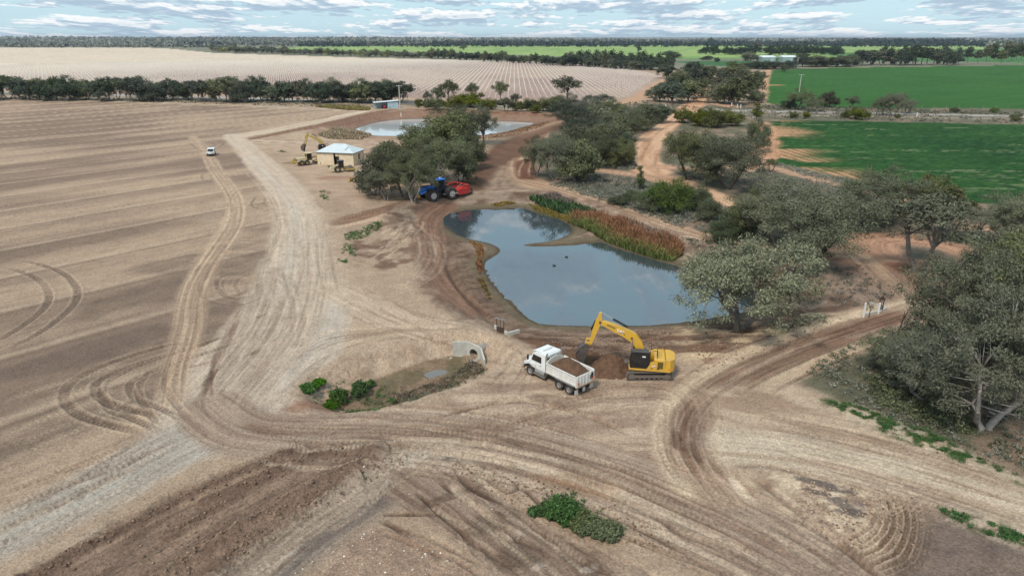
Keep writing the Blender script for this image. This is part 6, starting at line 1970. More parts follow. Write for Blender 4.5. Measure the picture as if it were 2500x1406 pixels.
def grader():
    c = G(746, 404)
    r = root('motor_grader', (c[0] + .3, c[1] + .8, 0), math.radians(32), 'old yellow grader with a cab parked at the left end of the hut', 'grader')
    for x in (-1.6, -.3):
        for s in (-1, 1):
            wheel(r, (x, s * .85, .65), .65, .42, s, .34, M_YELO, 18, 12)
    for s in (-1, 1):
        wheel(r, (4.6, s * .9, .6), .6, .36, s, .32, M_YELO, 18, 12)
    MB().prism([(-2.7, .9), (-2.6, 1.8), (-.3, 1.95), (-.3, .9)], -.62, .62).build('engine_hood', M_CREAM, r)
    MB().box((-2.68, 0, 1.35), (.06, .8, .6), (0, .1, 0)).build('radiator_grille', M_BLK, r)
    MB().box((-2.75, 0, .85), (.35, 1.6, .4)).build('rear_bumper', M_YELO, r)
    cab_ = MB().prism([(-.25, 1.2), (1.1, 1.2), (1.2, 1.9), (1.0, 2.85), (-.25, 2.85)], -.68, .68).build('cab', M_GLASS, r)
    MB().box((.4, 0, 2.92), (1.65, 1.6, .12)).build('cab_roof', M_CREAM, cab_)
    m = MB()
    for x in (-.25, 1.06):
        for s in (-1, 1):
            m.box((x, s * .68, 2.0), (.1, .1, 1.75))
    m.build('cab_pillar', M_YELO, cab_)
    MB().tube([(1.0, 0, 1.7), (3.2, 0, 2.0), (4.6, 0, 1.2)], .18).box((4.6, 0, .7), (.3, 1.5, .25)).build('front_frame', M_YELO, r)
    MB().box((2.3, 0, .45), (.12, 3.4, .6), (0, .2, .35)).build('blade', M_STEEL, r)
    MB().cyl((2.3, 0, .8), (2.3, 0, .95), .75, n=20).tube([(2.3, .5, .9), (2.6, .5, 1.9)], .07).tube([(2.3, -.5, .9), (2.6, -.5, 1.9)], .07).build('turntable', M_YELO, r)
grader()

def loader():
    c = G(716, 399)
    r = root('loader_bucket', (c[0] + .3, c[1] + .5, 0), math.radians(190), 'rusty yellow loader bucket lying on the ground left of the grader', 'bucket')
    pr = [(0, 0), (1.0, 0), (1.15, .06), (.1, .12), (-.1, .5), (0, 1.0), (.25, 1.2), (.1, 1.22), (-.2, 1.0), (-.28, .45)]
    m = MB()
    back = [(1.1, 0.02), (.1, .0), (-.22, .45), (-.16, .95), (.2, 1.22)]; inn = [(1.1, .08), (.14, .1), (-.12, .47), (-.07, .9), (.2, 1.14)]
    for k in range(4):
        m.prism([back[k], back[k + 1], inn[k + 1], inn[k]], -1.2, 1.2)
    m.prism(back, -1.2, -1.14).prism(back, 1.14, 1.2)
    m.build('shell', M_YELO, r)
    MB().tube([(-.1, .6, .8), (-1.2, .6, .5)], .1).tube([(-.1, -.6, .8), (-1.2, -.6, .5)], .1).tube([(-1.2, -.6, .5), (-1.2, .6, .5)], .1).build('arm', M_YELO, r)
loader()

def forklift():
    c = G(868, 447)
    r = root('loader', (c[0] + .8, c[1] + .8, 0), math.radians(150), 'small yellow loader half hidden by the tree left of the tractor clump', 'loader')
    for x in (-.8, .9):
        for s in (-1, 1):
            wheel(r, (x, s * .75, .5), .5, .34, s, .26, M_YELO, 16, 10)
    MB().prism([(-1.6, .6), (-1.5, 1.35), (.4, 1.45), (1.3, 1.0), (1.3, .6)], -.6, .6).build('body', M_YELO, r)
    m = MB()
    for x in (-.6, .6):
        for s in (-1, 1):
            m.box((x, s * .6, 1.9), (.07, .07, 1.2))
    m.build('canopy_post', M_BLK, r)
    MB().box((0, 0, 2.52), (1.7, 1.5, .1)).build('canopy', M_CREAM, r)
    MB().box((0, 0, 1.5), (.5, .5, .5)).build('seat', M_BLK, r)
    MB().tube([(.8, .7, 1.1), (2.2, .7, .4)], .08).tube([(.8, -.7, 1.1), (2.2, -.7, .4)], .08).prism([(2.1, .1), (2.9, .05), (2.9, .12), (2.25, .2), (2.2, .8), (2.1, .8)], -.9, .9).build('bucket', M_YELO, r)
forklift()
print('machines', time.time() - T0)
# ------------------------------------------------------------------ hut, sheds, farm, poles
M_WALL = simple('cream_render', tuple(A(222, 205, 178)), .9, spec=.1, dirt=.4, dirtcol=tuple(A(176, 150, 122)), scale=.8, bump=.006)
M_TIN = simple('pale_tin', (.62, .68, .70), .5, metal=.1, dirt=.25, dirtcol=(.36, .36, .35), scale=.7)
M_TINB = simple('blue_tin', (.40, .54, .60), .5, metal=.1, dirt=.25, dirtcol=(.34, .38, .40), scale=.8)
M_TING = simple('green_tin', (.26, .38, .33), .55, metal=.1, dirt=.25, dirtcol=(.3, .34, .3), scale=.3)
M_TINW = simple('white_tin', (.72, .76, .76), .5, metal=.1, dirt=.15)
M_DARK = simple('dark_opening', (.012, .011, .010), .9)
M_POLE = simple('grey_pole', (.52, .50, .46), .85, dirt=.4, dirtcol=(.34, .31, .28))
M_POST = simple('white_post', (.78, .77, .74), .7, dirt=.15)
M_WOODP = simple('weathered_post', (.26, .23, .20), .9, dirt=.5, dirtcol=(.12, .1, .09))
M_TUBE = simple('vine_guard', (.70, .68, .64), .8, dirt=.1)

def hut():
    a, b = G(776, 402), G(864, 405.5)           # foot of the long wall, left and right
    d = b - a; L = float(np.linalg.norm(d)); ang = math.atan2(d[1], d[0])
    W, H, RH, E = 6.4, 3.1, 1.7, .25
    r = root('hut', (a[0], a[1], 0), ang, 'cream rendered hut with a pale hipped tin roof beside the parked machines', 'hut')
    wl_ = MB()
    t = .2
    dx = L * .56                               # door
    wl_.box((dx / 2 - .5, t / 2, H / 2), (dx - 1.0 + 0.0, t, H)).box(((dx + .5 + L) / 2 - 0.0, t / 2, H / 2), (L - dx - .5, t, H)).box((dx, t / 2, H - .45), (1.0, t, .9))
    wl_.box((L / 2, W - t / 2, H / 2), (L, t, H)).box((t / 2, W / 2, H / 2), (t, W - 2 * t, H))
    wl_.box((L - t / 2, W * .25, H / 2), (t, W * .5 - 2 * t, H)).box((L - t / 2, W * .8, H / 2), (t, W * .4 - 2 * t, H)).box((L - t / 2, W * .545, H - .3), (t, W * .21, .6)).box((L - t / 2, W * .545, .5), (t, W * .21, 1.0))
    w_ = wl_.build('wall', M_WALL, r)
    MB().box((dx, t + .05, 1.1), (.96, .05, 2.2)).build('door', M_DARK, r)
    MB().box((L - t - .05, W * .545, 1.75), (.05, W * .2, 1.4)).build('window', M_DARK, r)
    ms_ = simple('stain_brown', (.28, .2, .13), .8)
    MB().box((L * .22, -.01, H - .55), (.07, .03, .9)).build('downpipe', ms_, r)
    MB().box((L * .6, -.012, H - .8), (.09, .03, 1.5)).build('downpipe', ms_, r)
    MB().box((L * .84, -.01, H - .5), (L * .26, .03, .06)).build('batten', ms_, r)
    x0, x1, y0, y1 = -E, L + E, -E, W + E
    rx = (W + 2 * E) / 2 * 1.0
    V = [(x0, y0, H), (x1, y0, H), (x1, y1, H), (x0, y1, H), (x0 + rx, W / 2, H + RH), (x1 - rx, W / 2, H + RH)]
    F = [(0, 1, 5, 4), (1, 2, 5), (2, 3, 4, 5), (3, 0, 4), (3, 2, 1, 0)]
    rf = MB().quads(V, F).build('roof', M_TIN, r)
    m = MB()                                    # raised ribs of the roof sheets
    n = 16
    for k in range(1, n):
        x = x0 + (x1 - x0) * k / n
        top = min(1.0, (x - x0) / rx, (x1 - x) / rx)
        m.tube([(x, y0, H + .02), (x, y0 + (W / 2 - y0) * top, H + .02 + RH * top)], .025, 4)
    m.build('roof_rib', M_TIN, rf)
    MB().tube([(x0 + rx, W / 2, H + RH + .02), (x1 - rx, W / 2, H + RH + .02)], .07).tube([(x0, y0, H + .03), V[4]], .06).tube([(x1, y0, H + .03), V[5]], .06).build('ridge_cap', M_TIN, rf)
    MB().box((L / 2, y0 - .05, H - .03), (L + 2 * E, .12, .12)).box((x1 + .05, W / 2, H - .03), (.12, W + 2 * E, .12)).build('gutter', simple('grey_gutter', (.2, .2, .2), .6), rf)
    MB().tube([(x0 + L * .78, y0 + .9, H + .62), (x0 + L * .83, y0 + 2.0, H + 1.25)], .05).build('roof_pole', M_IRON, rf)
hut()

def tin_shed():
    a = G(914, 267); b = G(936, 268)
    r = root('tin_shed', (a[0], a[1], float(h_macro(a[0], a[1])[0]) - .1), math.radians(14), 'pale blue tin shed with an open bay beside the far power pole', 'shed')
    L, W, H1, H2 = 10.5, 4.2, 3.3, 3.0
    MB().box((7.2, .04, 1.65), (2.6, .08, 3.3)).box((9.4, .04, 1.5), (2.2, .08, 3.0)).box((10.5, W / 2, 1.5), (.08, W, 3.0)).box((5.25, W, 1.4), (10.5, .08, 2.8)).box((5.9, W / 2, 1.5), (.08, W - .2, 3.0)).build('wall', M_TINB, r)
    MB().prism([(-.3, 2.75), (10.8, 3.45), (10.8, 3.55), (-.3, 2.85)], -.4, W + .3).build('roof', M_TINW, r)
    m = MB()
    for x in (.1, 3.0):
        m.box((x, .1, 1.4), (.14, .14, 2.8))
    m.build('post', M_WOODP, r)
    c = Vector((a[0], a[1], float(h_macro(a[0], a[1])[0]) - .1)) + Matrix.Rotation(math.radians(14), 3, 'Z') @ Vector((4.2, .9, 0))
    t = root('farm_tractor', c, math.radians(-60), 'small red tractor parked in the open bay of the blue tin shed', 'tractor')
    for s in (-1, 1):
        wheel(t, (-.7, s * .7, .7), .7, .36, s, .36, M_RED, 16, 10)
        wheel(t, (1.2, s * .6, .42), .42, .24, s, .22, M_RED, 14)
    MB().prism([(-.3, .7), (1.6, .7), (1.6, 1.3), (-.3, 1.45)], -.35, .35).build('bonnet', M_RED, t)
    MB().box((-.8, 0, 1.2), (.6, .7, .7)).tube([(-.9, .5, 1.2), (-.9, .5, 2.1), (-.9, -.5, 2.1), (-.9, -.5, 1.2)], .04).build('seat_frame', M_BLK, t)
tin_shed()

def pole(px, py, top, label, arm=2.0, rz=0.0):
    g = GZ(px, py)
    lo, hi = 1, 30
    for _ in range(30):
        m_ = (lo + hi) / 2
        if pix(g.x, g.y, g.z + m_)[1] > top: lo = m_
        else: hi = m_
    r = root('power_pole', g, rz, label, 'power pole')
    MB().cyl((0, 0, -.3), (0, 0, lo), .26, .16, 10).build('shaft', M_POLE, r)
    cr = MB().box((0, 0, lo - .35), (arm, .14, .16)).build('crossarm', M_POLE, r)
    m = MB()
    for x in (-.45, .0, .45):
        m.cyl((x * arm, 0, lo - .3), (x * arm, 0, lo - .02), .06, n=8)
    m.build('insulator', M_TINW, cr)
    if arm > 2.5:
        MB().tube([(-.3, 0, lo - 3.5), (0, .3, lo - 3.2), (.3, 0, lo - 3.5)], .1).build('bracket', M_POLE, r)
pole(977, 268, 208, 'grey power pole standing beside the blue tin shed', 2.2)
pole(1951, 225, 182, 'pale power pole with crossarm in front of the far green crop', 3.2)
pole(1946, 165, 141, 'pale power pole at the farm gate, beyond the crop', 2.6)

# concrete headwall of the culvert at the head of the ditch
def headwall():
    a, b, c = np.array(G0(1106, 869, ZD + .1)), np.array(G0(1140, 868, ZD + .1)), np.array(G0(1172, 878, ZD + .1))
    d = np.array(G0(1181, 893, ZD + .1))
    r = root('culvert_headwall', (b[0], b[1], ZD), 0, 'pale concrete headwall with a round pipe mouth at the end of the ditch', 'culvert')
    def loc(p, z): return (p[0] - b[0], p[1] - b[1], z)
    th = .18
    def slab(p, q, z0a, z1a, z1b, nm):
        t = (q - p) / np.linalg.norm(q - p); nrm = np.array([t[1], -t[0]])
        if nrm[1] > 0: nrm = -nrm
        V = []
        for w in (0, -th):
            o = nrm * w
            V += [loc(p + o, z0a), loc(q + o, z0a), loc(q + o, z1b), loc(p + o, z1a)]
        MB().quads(V, [(0, 1, 2, 3), (4, 5, 6, 7), (0, 1, 5, 4), (1, 2, 6, 5), (2, 3, 7, 6), (3, 0, 4, 7)]).build(nm, M_CONC, r)
    HT = 1.72
    slab(a, b - (b - a) * .004, -.3, HT - .05, HT, 'wing_wall')
    slab(c + (d - c) * .02, d, -.3, HT - .25, .75, 'wing_wall')
    # middle panel with the round opening
    t = (c - b) / np.linalg.norm(c - b); L = float(np.linalg.norm(c - b)); nrm = np.array([t[1], -t[0]])
    if nrm[1] > 0: nrm = -nrm
    cx, cz, R = L * .52, .56, .52
    crn = [math.atan2(b_ - cz, a_ - cx) % (2 * math.pi) for a_, b_ in ((L, HT), (0, HT), (0, -.3), (L, -.3))]
    angs = sorted([2 * math.pi * k / 24 for k in range(24)] + crn)
    N_ = len(angs)
    V = []; F = []
    for w in (0, th):
        for k in range(N_):
            an = angs[k]
            ux, uz = math.cos(an), math.sin(an)
            p = b + t * (cx + R * ux) - nrm * w
            V.append(loc(p, cz + R * uz))
            s = 1e9
            if ux > 1e-6: s = min(s, (L - cx) / ux)
            if ux < -1e-6: s = min(s, -cx / ux)
            if uz > 1e-6: s = min(s, (HT - cz) / uz)
            if uz < -1e-6: s = min(s, (-.3 - cz) / uz)
            p = b + t * (cx + s * ux) - nrm * w
            V.append(loc(p, cz + s * uz - (.22 * (cx + s * ux) / L if uz > .3 else 0)))
    for w in (0, 1):
        o = w * 2 * N_
        for k in range(N_):
            k2 = (k + 1) % N_
            F.append((o + 2 * k, o + 2 * k + 1, o + 2 * k2 + 1, o + 2 * k2))
    for k in range(N_):
        k2 = (k + 1) % N_
        F.append((2 * k, 2 * k2, 2 * N_ + 2 * k2, 2 * N_ + 2 * k)); F.append((2 * k + 1, 2 * N_ + 2 * k + 1, 2 * N_ + 2 * k2 + 1, 2 * k2 + 1))
    MB().quads(V, F).build('panel', M_CONC, r)
    m = MB(); p0 = b + t * cx
    ring = []
    for w in (.02, -3.5):
        for k in range(N_):
            an = angs[k]
            p = p0 + t * (R * .985 * math.cos(an)) + nrm * w
            ring.append(loc(p, cz + R * .985 * math.sin(an)))
    m.quads(ring, [(k, (k + 1) % N_, N_ + (k + 1) % N_, N_ + k) for k in range(N_)] + [tuple(range(N_, 2 * N_))])
    m.build('pipe', simple('pipe_concrete', (.30, .27, .23), .9, dirt=.6, dirtcol=(.1, .09, .08)), r)
    V = [loc(a, .02), loc(b, .02), loc(c, .02), loc(c + nrm * .8, .02), loc(b + nrm * .9, .02), loc(a + nrm * .6, .02)]
    MB().plan([(v[0], v[1]) for v in V], -.2, .1).build('apron', M_CONC, r)
headwall()

def sluice():
    a, b, c = GZ(1208, 803), GZ(1240, 818), GZ(1268, 817)
    r = root('sluice_gate', b, 0, 'small sluice gate of dark steel posts on a low concrete wall by the pond', 'sluice gate')
    def seg(p, q, h, nm):
        p, q = p - b, q - b
        p.z = q.z = 0
        t = (q - p).normalized(); n = Vector((t.y, -t.x, 0)) * .11
        z0, z1 = -.6, h
        V = [p + n, q + n, q - n, p - n]
        MB().plan([(v.x, v.y) for v in V], z0, z1).build(nm, M_CONC, r)
    seg(a, b, .32, 'wall'); seg(b + Vector((.01, 0, 0)), c, .32, 'wall')
    p, q = GZ(1213, 810) - b, GZ(1230, 815) - b
    for v in (p, q):
        MB().box((v.x, v.y + .12, .7), (.09, .09, 1.75)).build('post', M_IRON, r)
    MB().box(((p.x + q.x) / 2, (p.y + q.y) / 2 + .12, 1.58), ((q - p).length + .35, .14, .07), (0, 0, math.atan2(q.y - p.y, q.x - p.x))).build('beam', M_GREYM, r)
    MB().tube([((p.x + q.x) / 2, (p.y + q.y) / 2 + .12, 0), ((p.x + q.x) / 2, (p.y + q.y) / 2 + .12, 1.75)], .035).build('spindle', M_IRON, r)
    MB().box(((p.x + q.x) / 2, (p.y + q.y) / 2 + .12, .35), ((q - p).length - .1, .04, .6), (0, 0, math.atan2(q.y - p.y, q.x - p.x))).build('gate_leaf', M_IRON, r)
sluice()

def regulator():
    a, b, c = GZ(2104, 772), GZ(2142, 765), GZ(2164, 754)
    r = root('channel_regulator', b, 0, 'concrete channel regulator with white posts and a dark winch beside the brown track', 'regulator')
    def seg(p, q, z1, nm, w=.1, z0=-.7):
        p, q = p.copy(), q.copy(); p.z = q.z = 0
        t = (q - p).normalized(); n = Vector((t.y, -t.x, 0)) * w
        MB().plan([((p + n).x, (p + n).y), ((q + n).x, (q + n).y), ((q - n).x, (q - n).y), ((p - n).x, (p - n).y)], z0, z1).build(nm, M_CONC, r)
    A_, B_, C_ = a - b, Vector((0, 0, 0)), c - b
    seg(A_, B_, .35, 'wall'); seg(B_ + Vector((.12, .02, 0)), C_, .2, 'wall'); seg(C_, C_ + Vector((-1.2, 1.6, 0)), .2, 'wall')
    for p, h in ((A_ + Vector((.1, -.15, 0)), 1.75), (B_ + Vector((0, -.14, 0)), 1.35)):
        MB().box((p.x, p.y, h / 2 - .2), (.16, .16, h + .4)).build('post', M_POST, r)
    MB().box((A_.x + .65, A_.y - .3, .5), (.06, .06, 1.3)).build('steel_post', M_IRON, r)
    for dx in (.35, .8):
        MB().box((dx, .55, .6), (.09, .09, 2.0)).build('winch_post', M_IRON, r)
    MB().box((.57, .55, 1.6), (.7, .12, .14)).tube([(.57, .55, .2), (.57, .55, 2.1)], .03).cyl((.57, .5, 1.75), (.57, .6, 1.75), .16, n=12).build('winch', M_IRON, r)
    MB().box((.57, .6, .3), (.5, .05, 1.0)).build('gate_leaf', M_GREYM, r)
    MB().tube([(-.5, .5, 1.0), (0, .5, 1.05)], .03).tube([(-.5, .5, .7), (0, .5, .75)], .03).tube([(-.5, .5, 0), (-.5, .5, 1.0)], .03).build('guard_rail', M_GREYM, r)
regulator()

# farm far behind the crop
def gable_shed(px, py, wpx, h, rz, label, wall, roof, depth_m=14, rh=1.8, name='farm_shed', cat='shed'):
    g = GZ(px, py); L = wpx * depth_of(g.x, g.y, g.z) / FPX
    r = root(name, g, rz, label, cat)
    MB().box((0, .05, h / 2), (L, .1, h)).box((0, depth_m, h / 2), (L, .1, h)).prism([(0, 0), (0, h), (.0, h)][:2] + [(.1, h), (.1, 0)], 0.1, depth_m).box((-L / 2 + .05, depth_m / 2, h / 2), (.1, depth_m - .2, h)).box((L / 2 - .05, depth_m / 2, h / 2), (.1, depth_m - .2, h)).build('wall', wall, r)
    V = [(-L / 2 - .3, -.4, h), (L / 2 + .3, -.4, h), (L / 2 + .3, depth_m / 2, h + rh), (-L / 2 - .3, depth_m / 2, h + rh), (-L / 2 - .3, depth_m + .4, h), (L / 2 + .3, depth_m + .4, h)]
    MB().quads(V, [(0, 1, 2, 3), (3, 2, 5, 4), (0, 3, 4), (1, 5, 2), (0, 4, 5, 1)]).build('roof', roof, r)
    if wall is M_TING:
        MB().box((L * .2, -.02, h * .4), (L * .25, .05, h * .8)).build('door', M_TINB, r)
    else:
        for k in (-.25, .2):
            MB().box((L * k, -.03, h * .55), (1.4, .06, 1.3)).build('window', M_DARK, r)
        MB().box((-L * .02, -.03, 1.0), (.9, .06, 2.0)).build('door', M_DARK, r)
gable_shed(1878, 151, 34, 5.0, .12, 'left pale green farm shed with white roof, half behind trees', M_TING, M_TINW, 18, 2.2)
gable_shed(1927, 152, 32, 5.5, -.03, 'right pale green farm shed with white roof beside the pole', M_TING, M_TINW, 20, 2.2)
gable_shed(2087, 160, 16, 3.0, 0, 'white farmhouse with pale roof among the dark trees', simple('white_wall', (.66, .62, .58), .8), M_TINW, 9, 2.6, 'farmhouse', 'house')
gable_shed(2056, 158, 12, 2.4, 0, 'small white outbuilding just left of the farmhouse', simple('white_wall2', (.6, .6, .6), .8), M_TINW, 6, 1.2, 'outbuilding', 'shed')
gable_shed(2044, 161, 7.5, 2.6, 0, 'bright turquoise tank shed at the edge of the far crop', simple('turquoise', (.05, .45, .5), .5), simple('dark_turquoise', (.01, .16, .20), .6), 4, .6, 'tank_shed', 'shed')

# posts
def posts(lst, h, w, mat, name, text, group, cat='post'):
    me = None
    for k, (px, py) in enumerate(lst):
        g = GZ(px, py)
        if me is None:
            o = MB().box((0, 0, h / 2 - .1), (w, w, h + .2)).box((0, 0, h + .02), (w * 1.3, w * 1.3, .05)).build(name, mat)
            me = o.data
        else:
            o = put(name, me, None)
        o.location = g
        tag(o, text % ORD[k] if '%s' in text else text, cat, group)
posts([(1857,420),(1800,263),(1786,260),(1808,264),(1838,290),(1846,291),(1470,262),(2238,285),(1625,264),(995,246),(979,282)], 1.5, .28, M_POST, 'marker_post', 'white marker post, %s from the nearest track junction outwards', 'white marker posts')
fp = []
for k in range(24):
    fp.append((1900 + 26 * k, 293.2 + .42 * k))
posts(fp, 1.2, .14, M_WOODP, 'fence_post', 'grey fence post, %s from the left along the top of the near crop', 'fence posts along the near crop')
fp = [(1890 + 30 * k, 263.5 + .1 * k) for k in range(20)]
posts(fp, 1.2, .14, M_WOODP, 'fence_post', 'grey fence post, %s from the left along the highway side of the far crop', 'fence posts along the far crop')

# vine guards in the young vineyard
def guards():
    P = np.array([G(*p) for p in VINE_PX])
    ang = math.atan2(*(lambda v: (v[1], v[0]))(np.array(G(1262, 150)) - np.array(G(1272, 235))))
    u = np.array([math.cos(ang), math.sin(ang)]); n = np.array([-u[1], u[0]])
    ii, jj = np.meshgrid(np.arange(-320, 320), np.arange(0, 150), indexing='ij')
    org = np.array(G(1272, 240))
    pts = org + ii.reshape(-1, 1) * 3.4 * n + (jj.reshape(-1, 1) * 5.2) * u
    d = np.hypot(pts[:, 0], pts[:, 1])
    ok = (np.abs(pts[:, 0]) / pts[:, 1] < .82) & (d < 1000)
    pts = pts[ok]
    pts = pts[sdpoly(P, pts[:, 0], pts[:, 1]) < -3]
    rng = np.random.RandomState(3)
    pts = pts + rng.normal(size=pts.shape) * .15
    pts = pts[rng.rand(len(pts)) > .06]
    d = np.hypot(pts[:, 0], pts[:, 1])
    px = np.array([pix(p[0], p[1], 0) for p in pts])
    vis = (px[:, 0] > 985) & (px[:, 0] < 1600)
    order = np.argsort(np.where(vis, d, 1e9))
    keep = order[:300]; rest = np.setdiff1d(np.arange(len(pts)), keep)
    me = MB().cyl((0, 0, 0), (0, 0, .85), .12, .11, 5).cyl((0, 0, .8), (0, 0, 1.05), .03, .02, 4).build('vine_guard', M_TUBE)
    mesh = me.data; bpy.data.objects.remove(me)
    for k in keep:
        o = put('vine_guard', mesh, None, None, (pts[k][0], pts[k][1], 0))
        tag(o, 'white vine guard in the nearest rows of the young vineyard', 'vine guard', 'vine guards in the nearest rows')
    q = pts[rest]; m = len(q)
    w = .11
    base = np.array([[-w, -w, 0], [w, -w, 0], [w, w, 0], [-w, w, 0], [-w, -w, .85], [w, -w, .85], [w, w, .85], [-w, w, .85]])
    V = (q[:, None, :] @ np.eye(2, 3)) + base[None]
    F0 = np.array([[0, 1, 5, 4], [1, 2, 6, 5], [2, 3, 7, 6], [3, 0, 4, 7], [4, 5, 6, 7]])
    F = (F0[None] + (np.arange(m) * 8)[:, None, None]).reshape(-1, 4)
    o = put('vine_guards', fast_mesh('vine_guards', V.reshape(-1, 3), F), M_TUBE)
    tag(o, 'white vine guards in rows over the rest of the young vineyard', 'vine guards', kind='stuff')
    print('guards', len(pts))
guards()
# fallen limb by the pale forked gum, bare sapling by the track
def limb(px, py, segs, r, label, name, cat, mat):
    g = GZ(px, py)
    rt = root(name, g, 0, label, cat)
    parts = []
    for path, ra in segs:
        parts.append(tube_arrays(path, np.linspace(ra, ra * .4, len(path)), 7))
    V, F = join(parts)
    put('limb', fast_mesh(name, V, F, None, True), mat, rt)
limb(2408, 1022, [([(0, 0, .7), (.8, -.1, .35), (1.6, -.2, .12)], .12), ([(.0, .1, .2), (1.0, .1, .12), (1.3, .15, .1)], .07)], .12, 'broken pale limb lying at the foot of the forked gum', 'fallen_limb', 'branch', M_BARKP)
limb(2188, 822, [([(0, 0, -.2), (.25, 0, 1.2), (.35, 0, 2.0), (.9, .1, 3.4)], .10), ([(.35, 0, 2.0), (.35, 0, 3.0)], .05), ([(.3, 0, 1.6), (-.1, .2, 2.2)], .03)], .1, 'bare dead sapling standing beside the brown track', 'dead_sapling', 'tree', M_BARKD)
limb(2205, 815, [([(0, 0, -.2), (.15, 0, 1.0), (.3, 0, 2.4)], .06)], .1, 'thin pale dead stick right of the bare sapling', 'dead_sapling', 'tree', M_BARKP)
def deadwood(px, py, top, label):
    g = GZ(px, py); hh = (py - top) * depth_of(g.x, g.y, g.z) / FPX / .93
    rt = root('dead_tree', g, random.uniform(0, 6), label, 'tree')
    put('trunk', dead_tree('dead_tree', px, hh * 1.25), M_BARKP, rt)
deadwood(1078, 470, 385, 'bare dead tree with pale forked limbs behind the tractor cab')
deadwood(1003, 488, 420, 'bare leaning dead tree just left of the tractor')
# two ducks on the pond
for px, py, lb in ((1383, 628, 'dark duck swimming on the pond, the one farther from the truck'), (1353, 649, 'dark duck swimming on the pond, the one nearer the truck')):
    q = G0(px, py, ZW1)
    rt = root('duck', (q[0], q[1], ZW1), random.uniform(0, 6), lb, 'duck')
    V, F = join([tube_arrays([(-.26, 0, .06), (-.2, 0, .07), (-.05, 0, .08), (.1, 0, .07), (.2, 0, .05)], [.02, .08, .11, .10, .03], 8), tube_arrays([(.15, 0, .08), (.2, 0, .2), (.26, 0, .24), (.34, 0, .23)], [.05, .035, .05, .012], 6)])
    put('body', fast_mesh('duck', V, F, None, True), M_BLK, rt)
print('structures', time.time() - T0)
# ------------------------------------------------------------------ ground cover: reeds, saltbush, weeds, clods
def inside_pts(px, n, rng, jit=0.0):
    """n random spots inside a patch of ground"""
    P = np.array([G(*p) for p in px])
    a, b = P.min(0), P.max(0)
    out = np.zeros((0, 2))
    while len(out) < n:
        q = a + (b - a) * rng.rand(n * 3, 2)
        out = np.concatenate([out, q[sdpoly(P, q[:, 0], q[:, 1]) < 0]])
    return out[:n]

def ground_z(q):
    return h_macro(q[:, 0], q[:, 1])

def blades(rng, q, z, hgt, wid, lean, col_lo, col_hi, mixv, nb=1):
    """upright blades: two-segment strips, lower and upper colour"""
    n = len(q)
    an = rng.rand(n) * 6.283; la = rng.rand(n) * 6.283
    h = hgt * (.5 + .5 * rng.rand(n)) * (.45 + 1.1 * fbm(q[:, 0] * .45, q[:, 1] * .45, 3, 8))
    w = wid * (.7 + .6 * rng.rand(n))
    sx, sy = np.cos(an) * w / 2, np.sin(an) * w / 2
    lx, ly = np.cos(la) * lean * h, np.sin(la) * lean * h
    B = np.stack([q[:, 0], q[:, 1], z - .05], 1)
    S = np.stack([sx, sy, 0 * sx], 1)
    M = B + np.stack([lx * .35, ly * .35, h * .55], 1); T = B + np.stack([lx, ly, h], 1)
    V = np.stack([B - S, B + S, M - S * .9, M + S * .9, T - S * .25, T + S * .25], 1).reshape(-1, 3)
    F = (np.array([[0, 1, 3, 2], [2, 3, 5, 4]])[None] + (np.arange(n) * 6)[:, None, None]).reshape(-1, 4)
    lo = col_lo; hi = col_hi
    m = mixv[:, None]
    cm = lo * (1 - m) + hi * m
    br = (.7 + .6 * rng.rand(n))[:, None]
    tint = np.stack([lo * br * .8, lo * br * .8, cm * br, cm * br, hi * br, hi * br], 1).reshape(-1, 3)
    return V, F, tint

def stuff(name, parts, mat, label, cat):
    Vs, Fs, Ts, o = [], [], [], 0
    for V, F, T in parts:
        Vs.append(V); Fs.append(F + o); Ts.append(T); o += len(V)
    me = fast_mesh(name, np.concatenate(Vs), np.concatenate(Fs), np.concatenate(Ts))
    return tag(put(name, me, mat), label, cat, kind='stuff')
M_BLADE = attr_mat('blades', var=.3, rough=.8)
M_TUFT = attr_mat('tufts', var=.4, rough=.85)
M_CLOD = attr_mat('clods', var=.25, rough=.95, spec=.1)

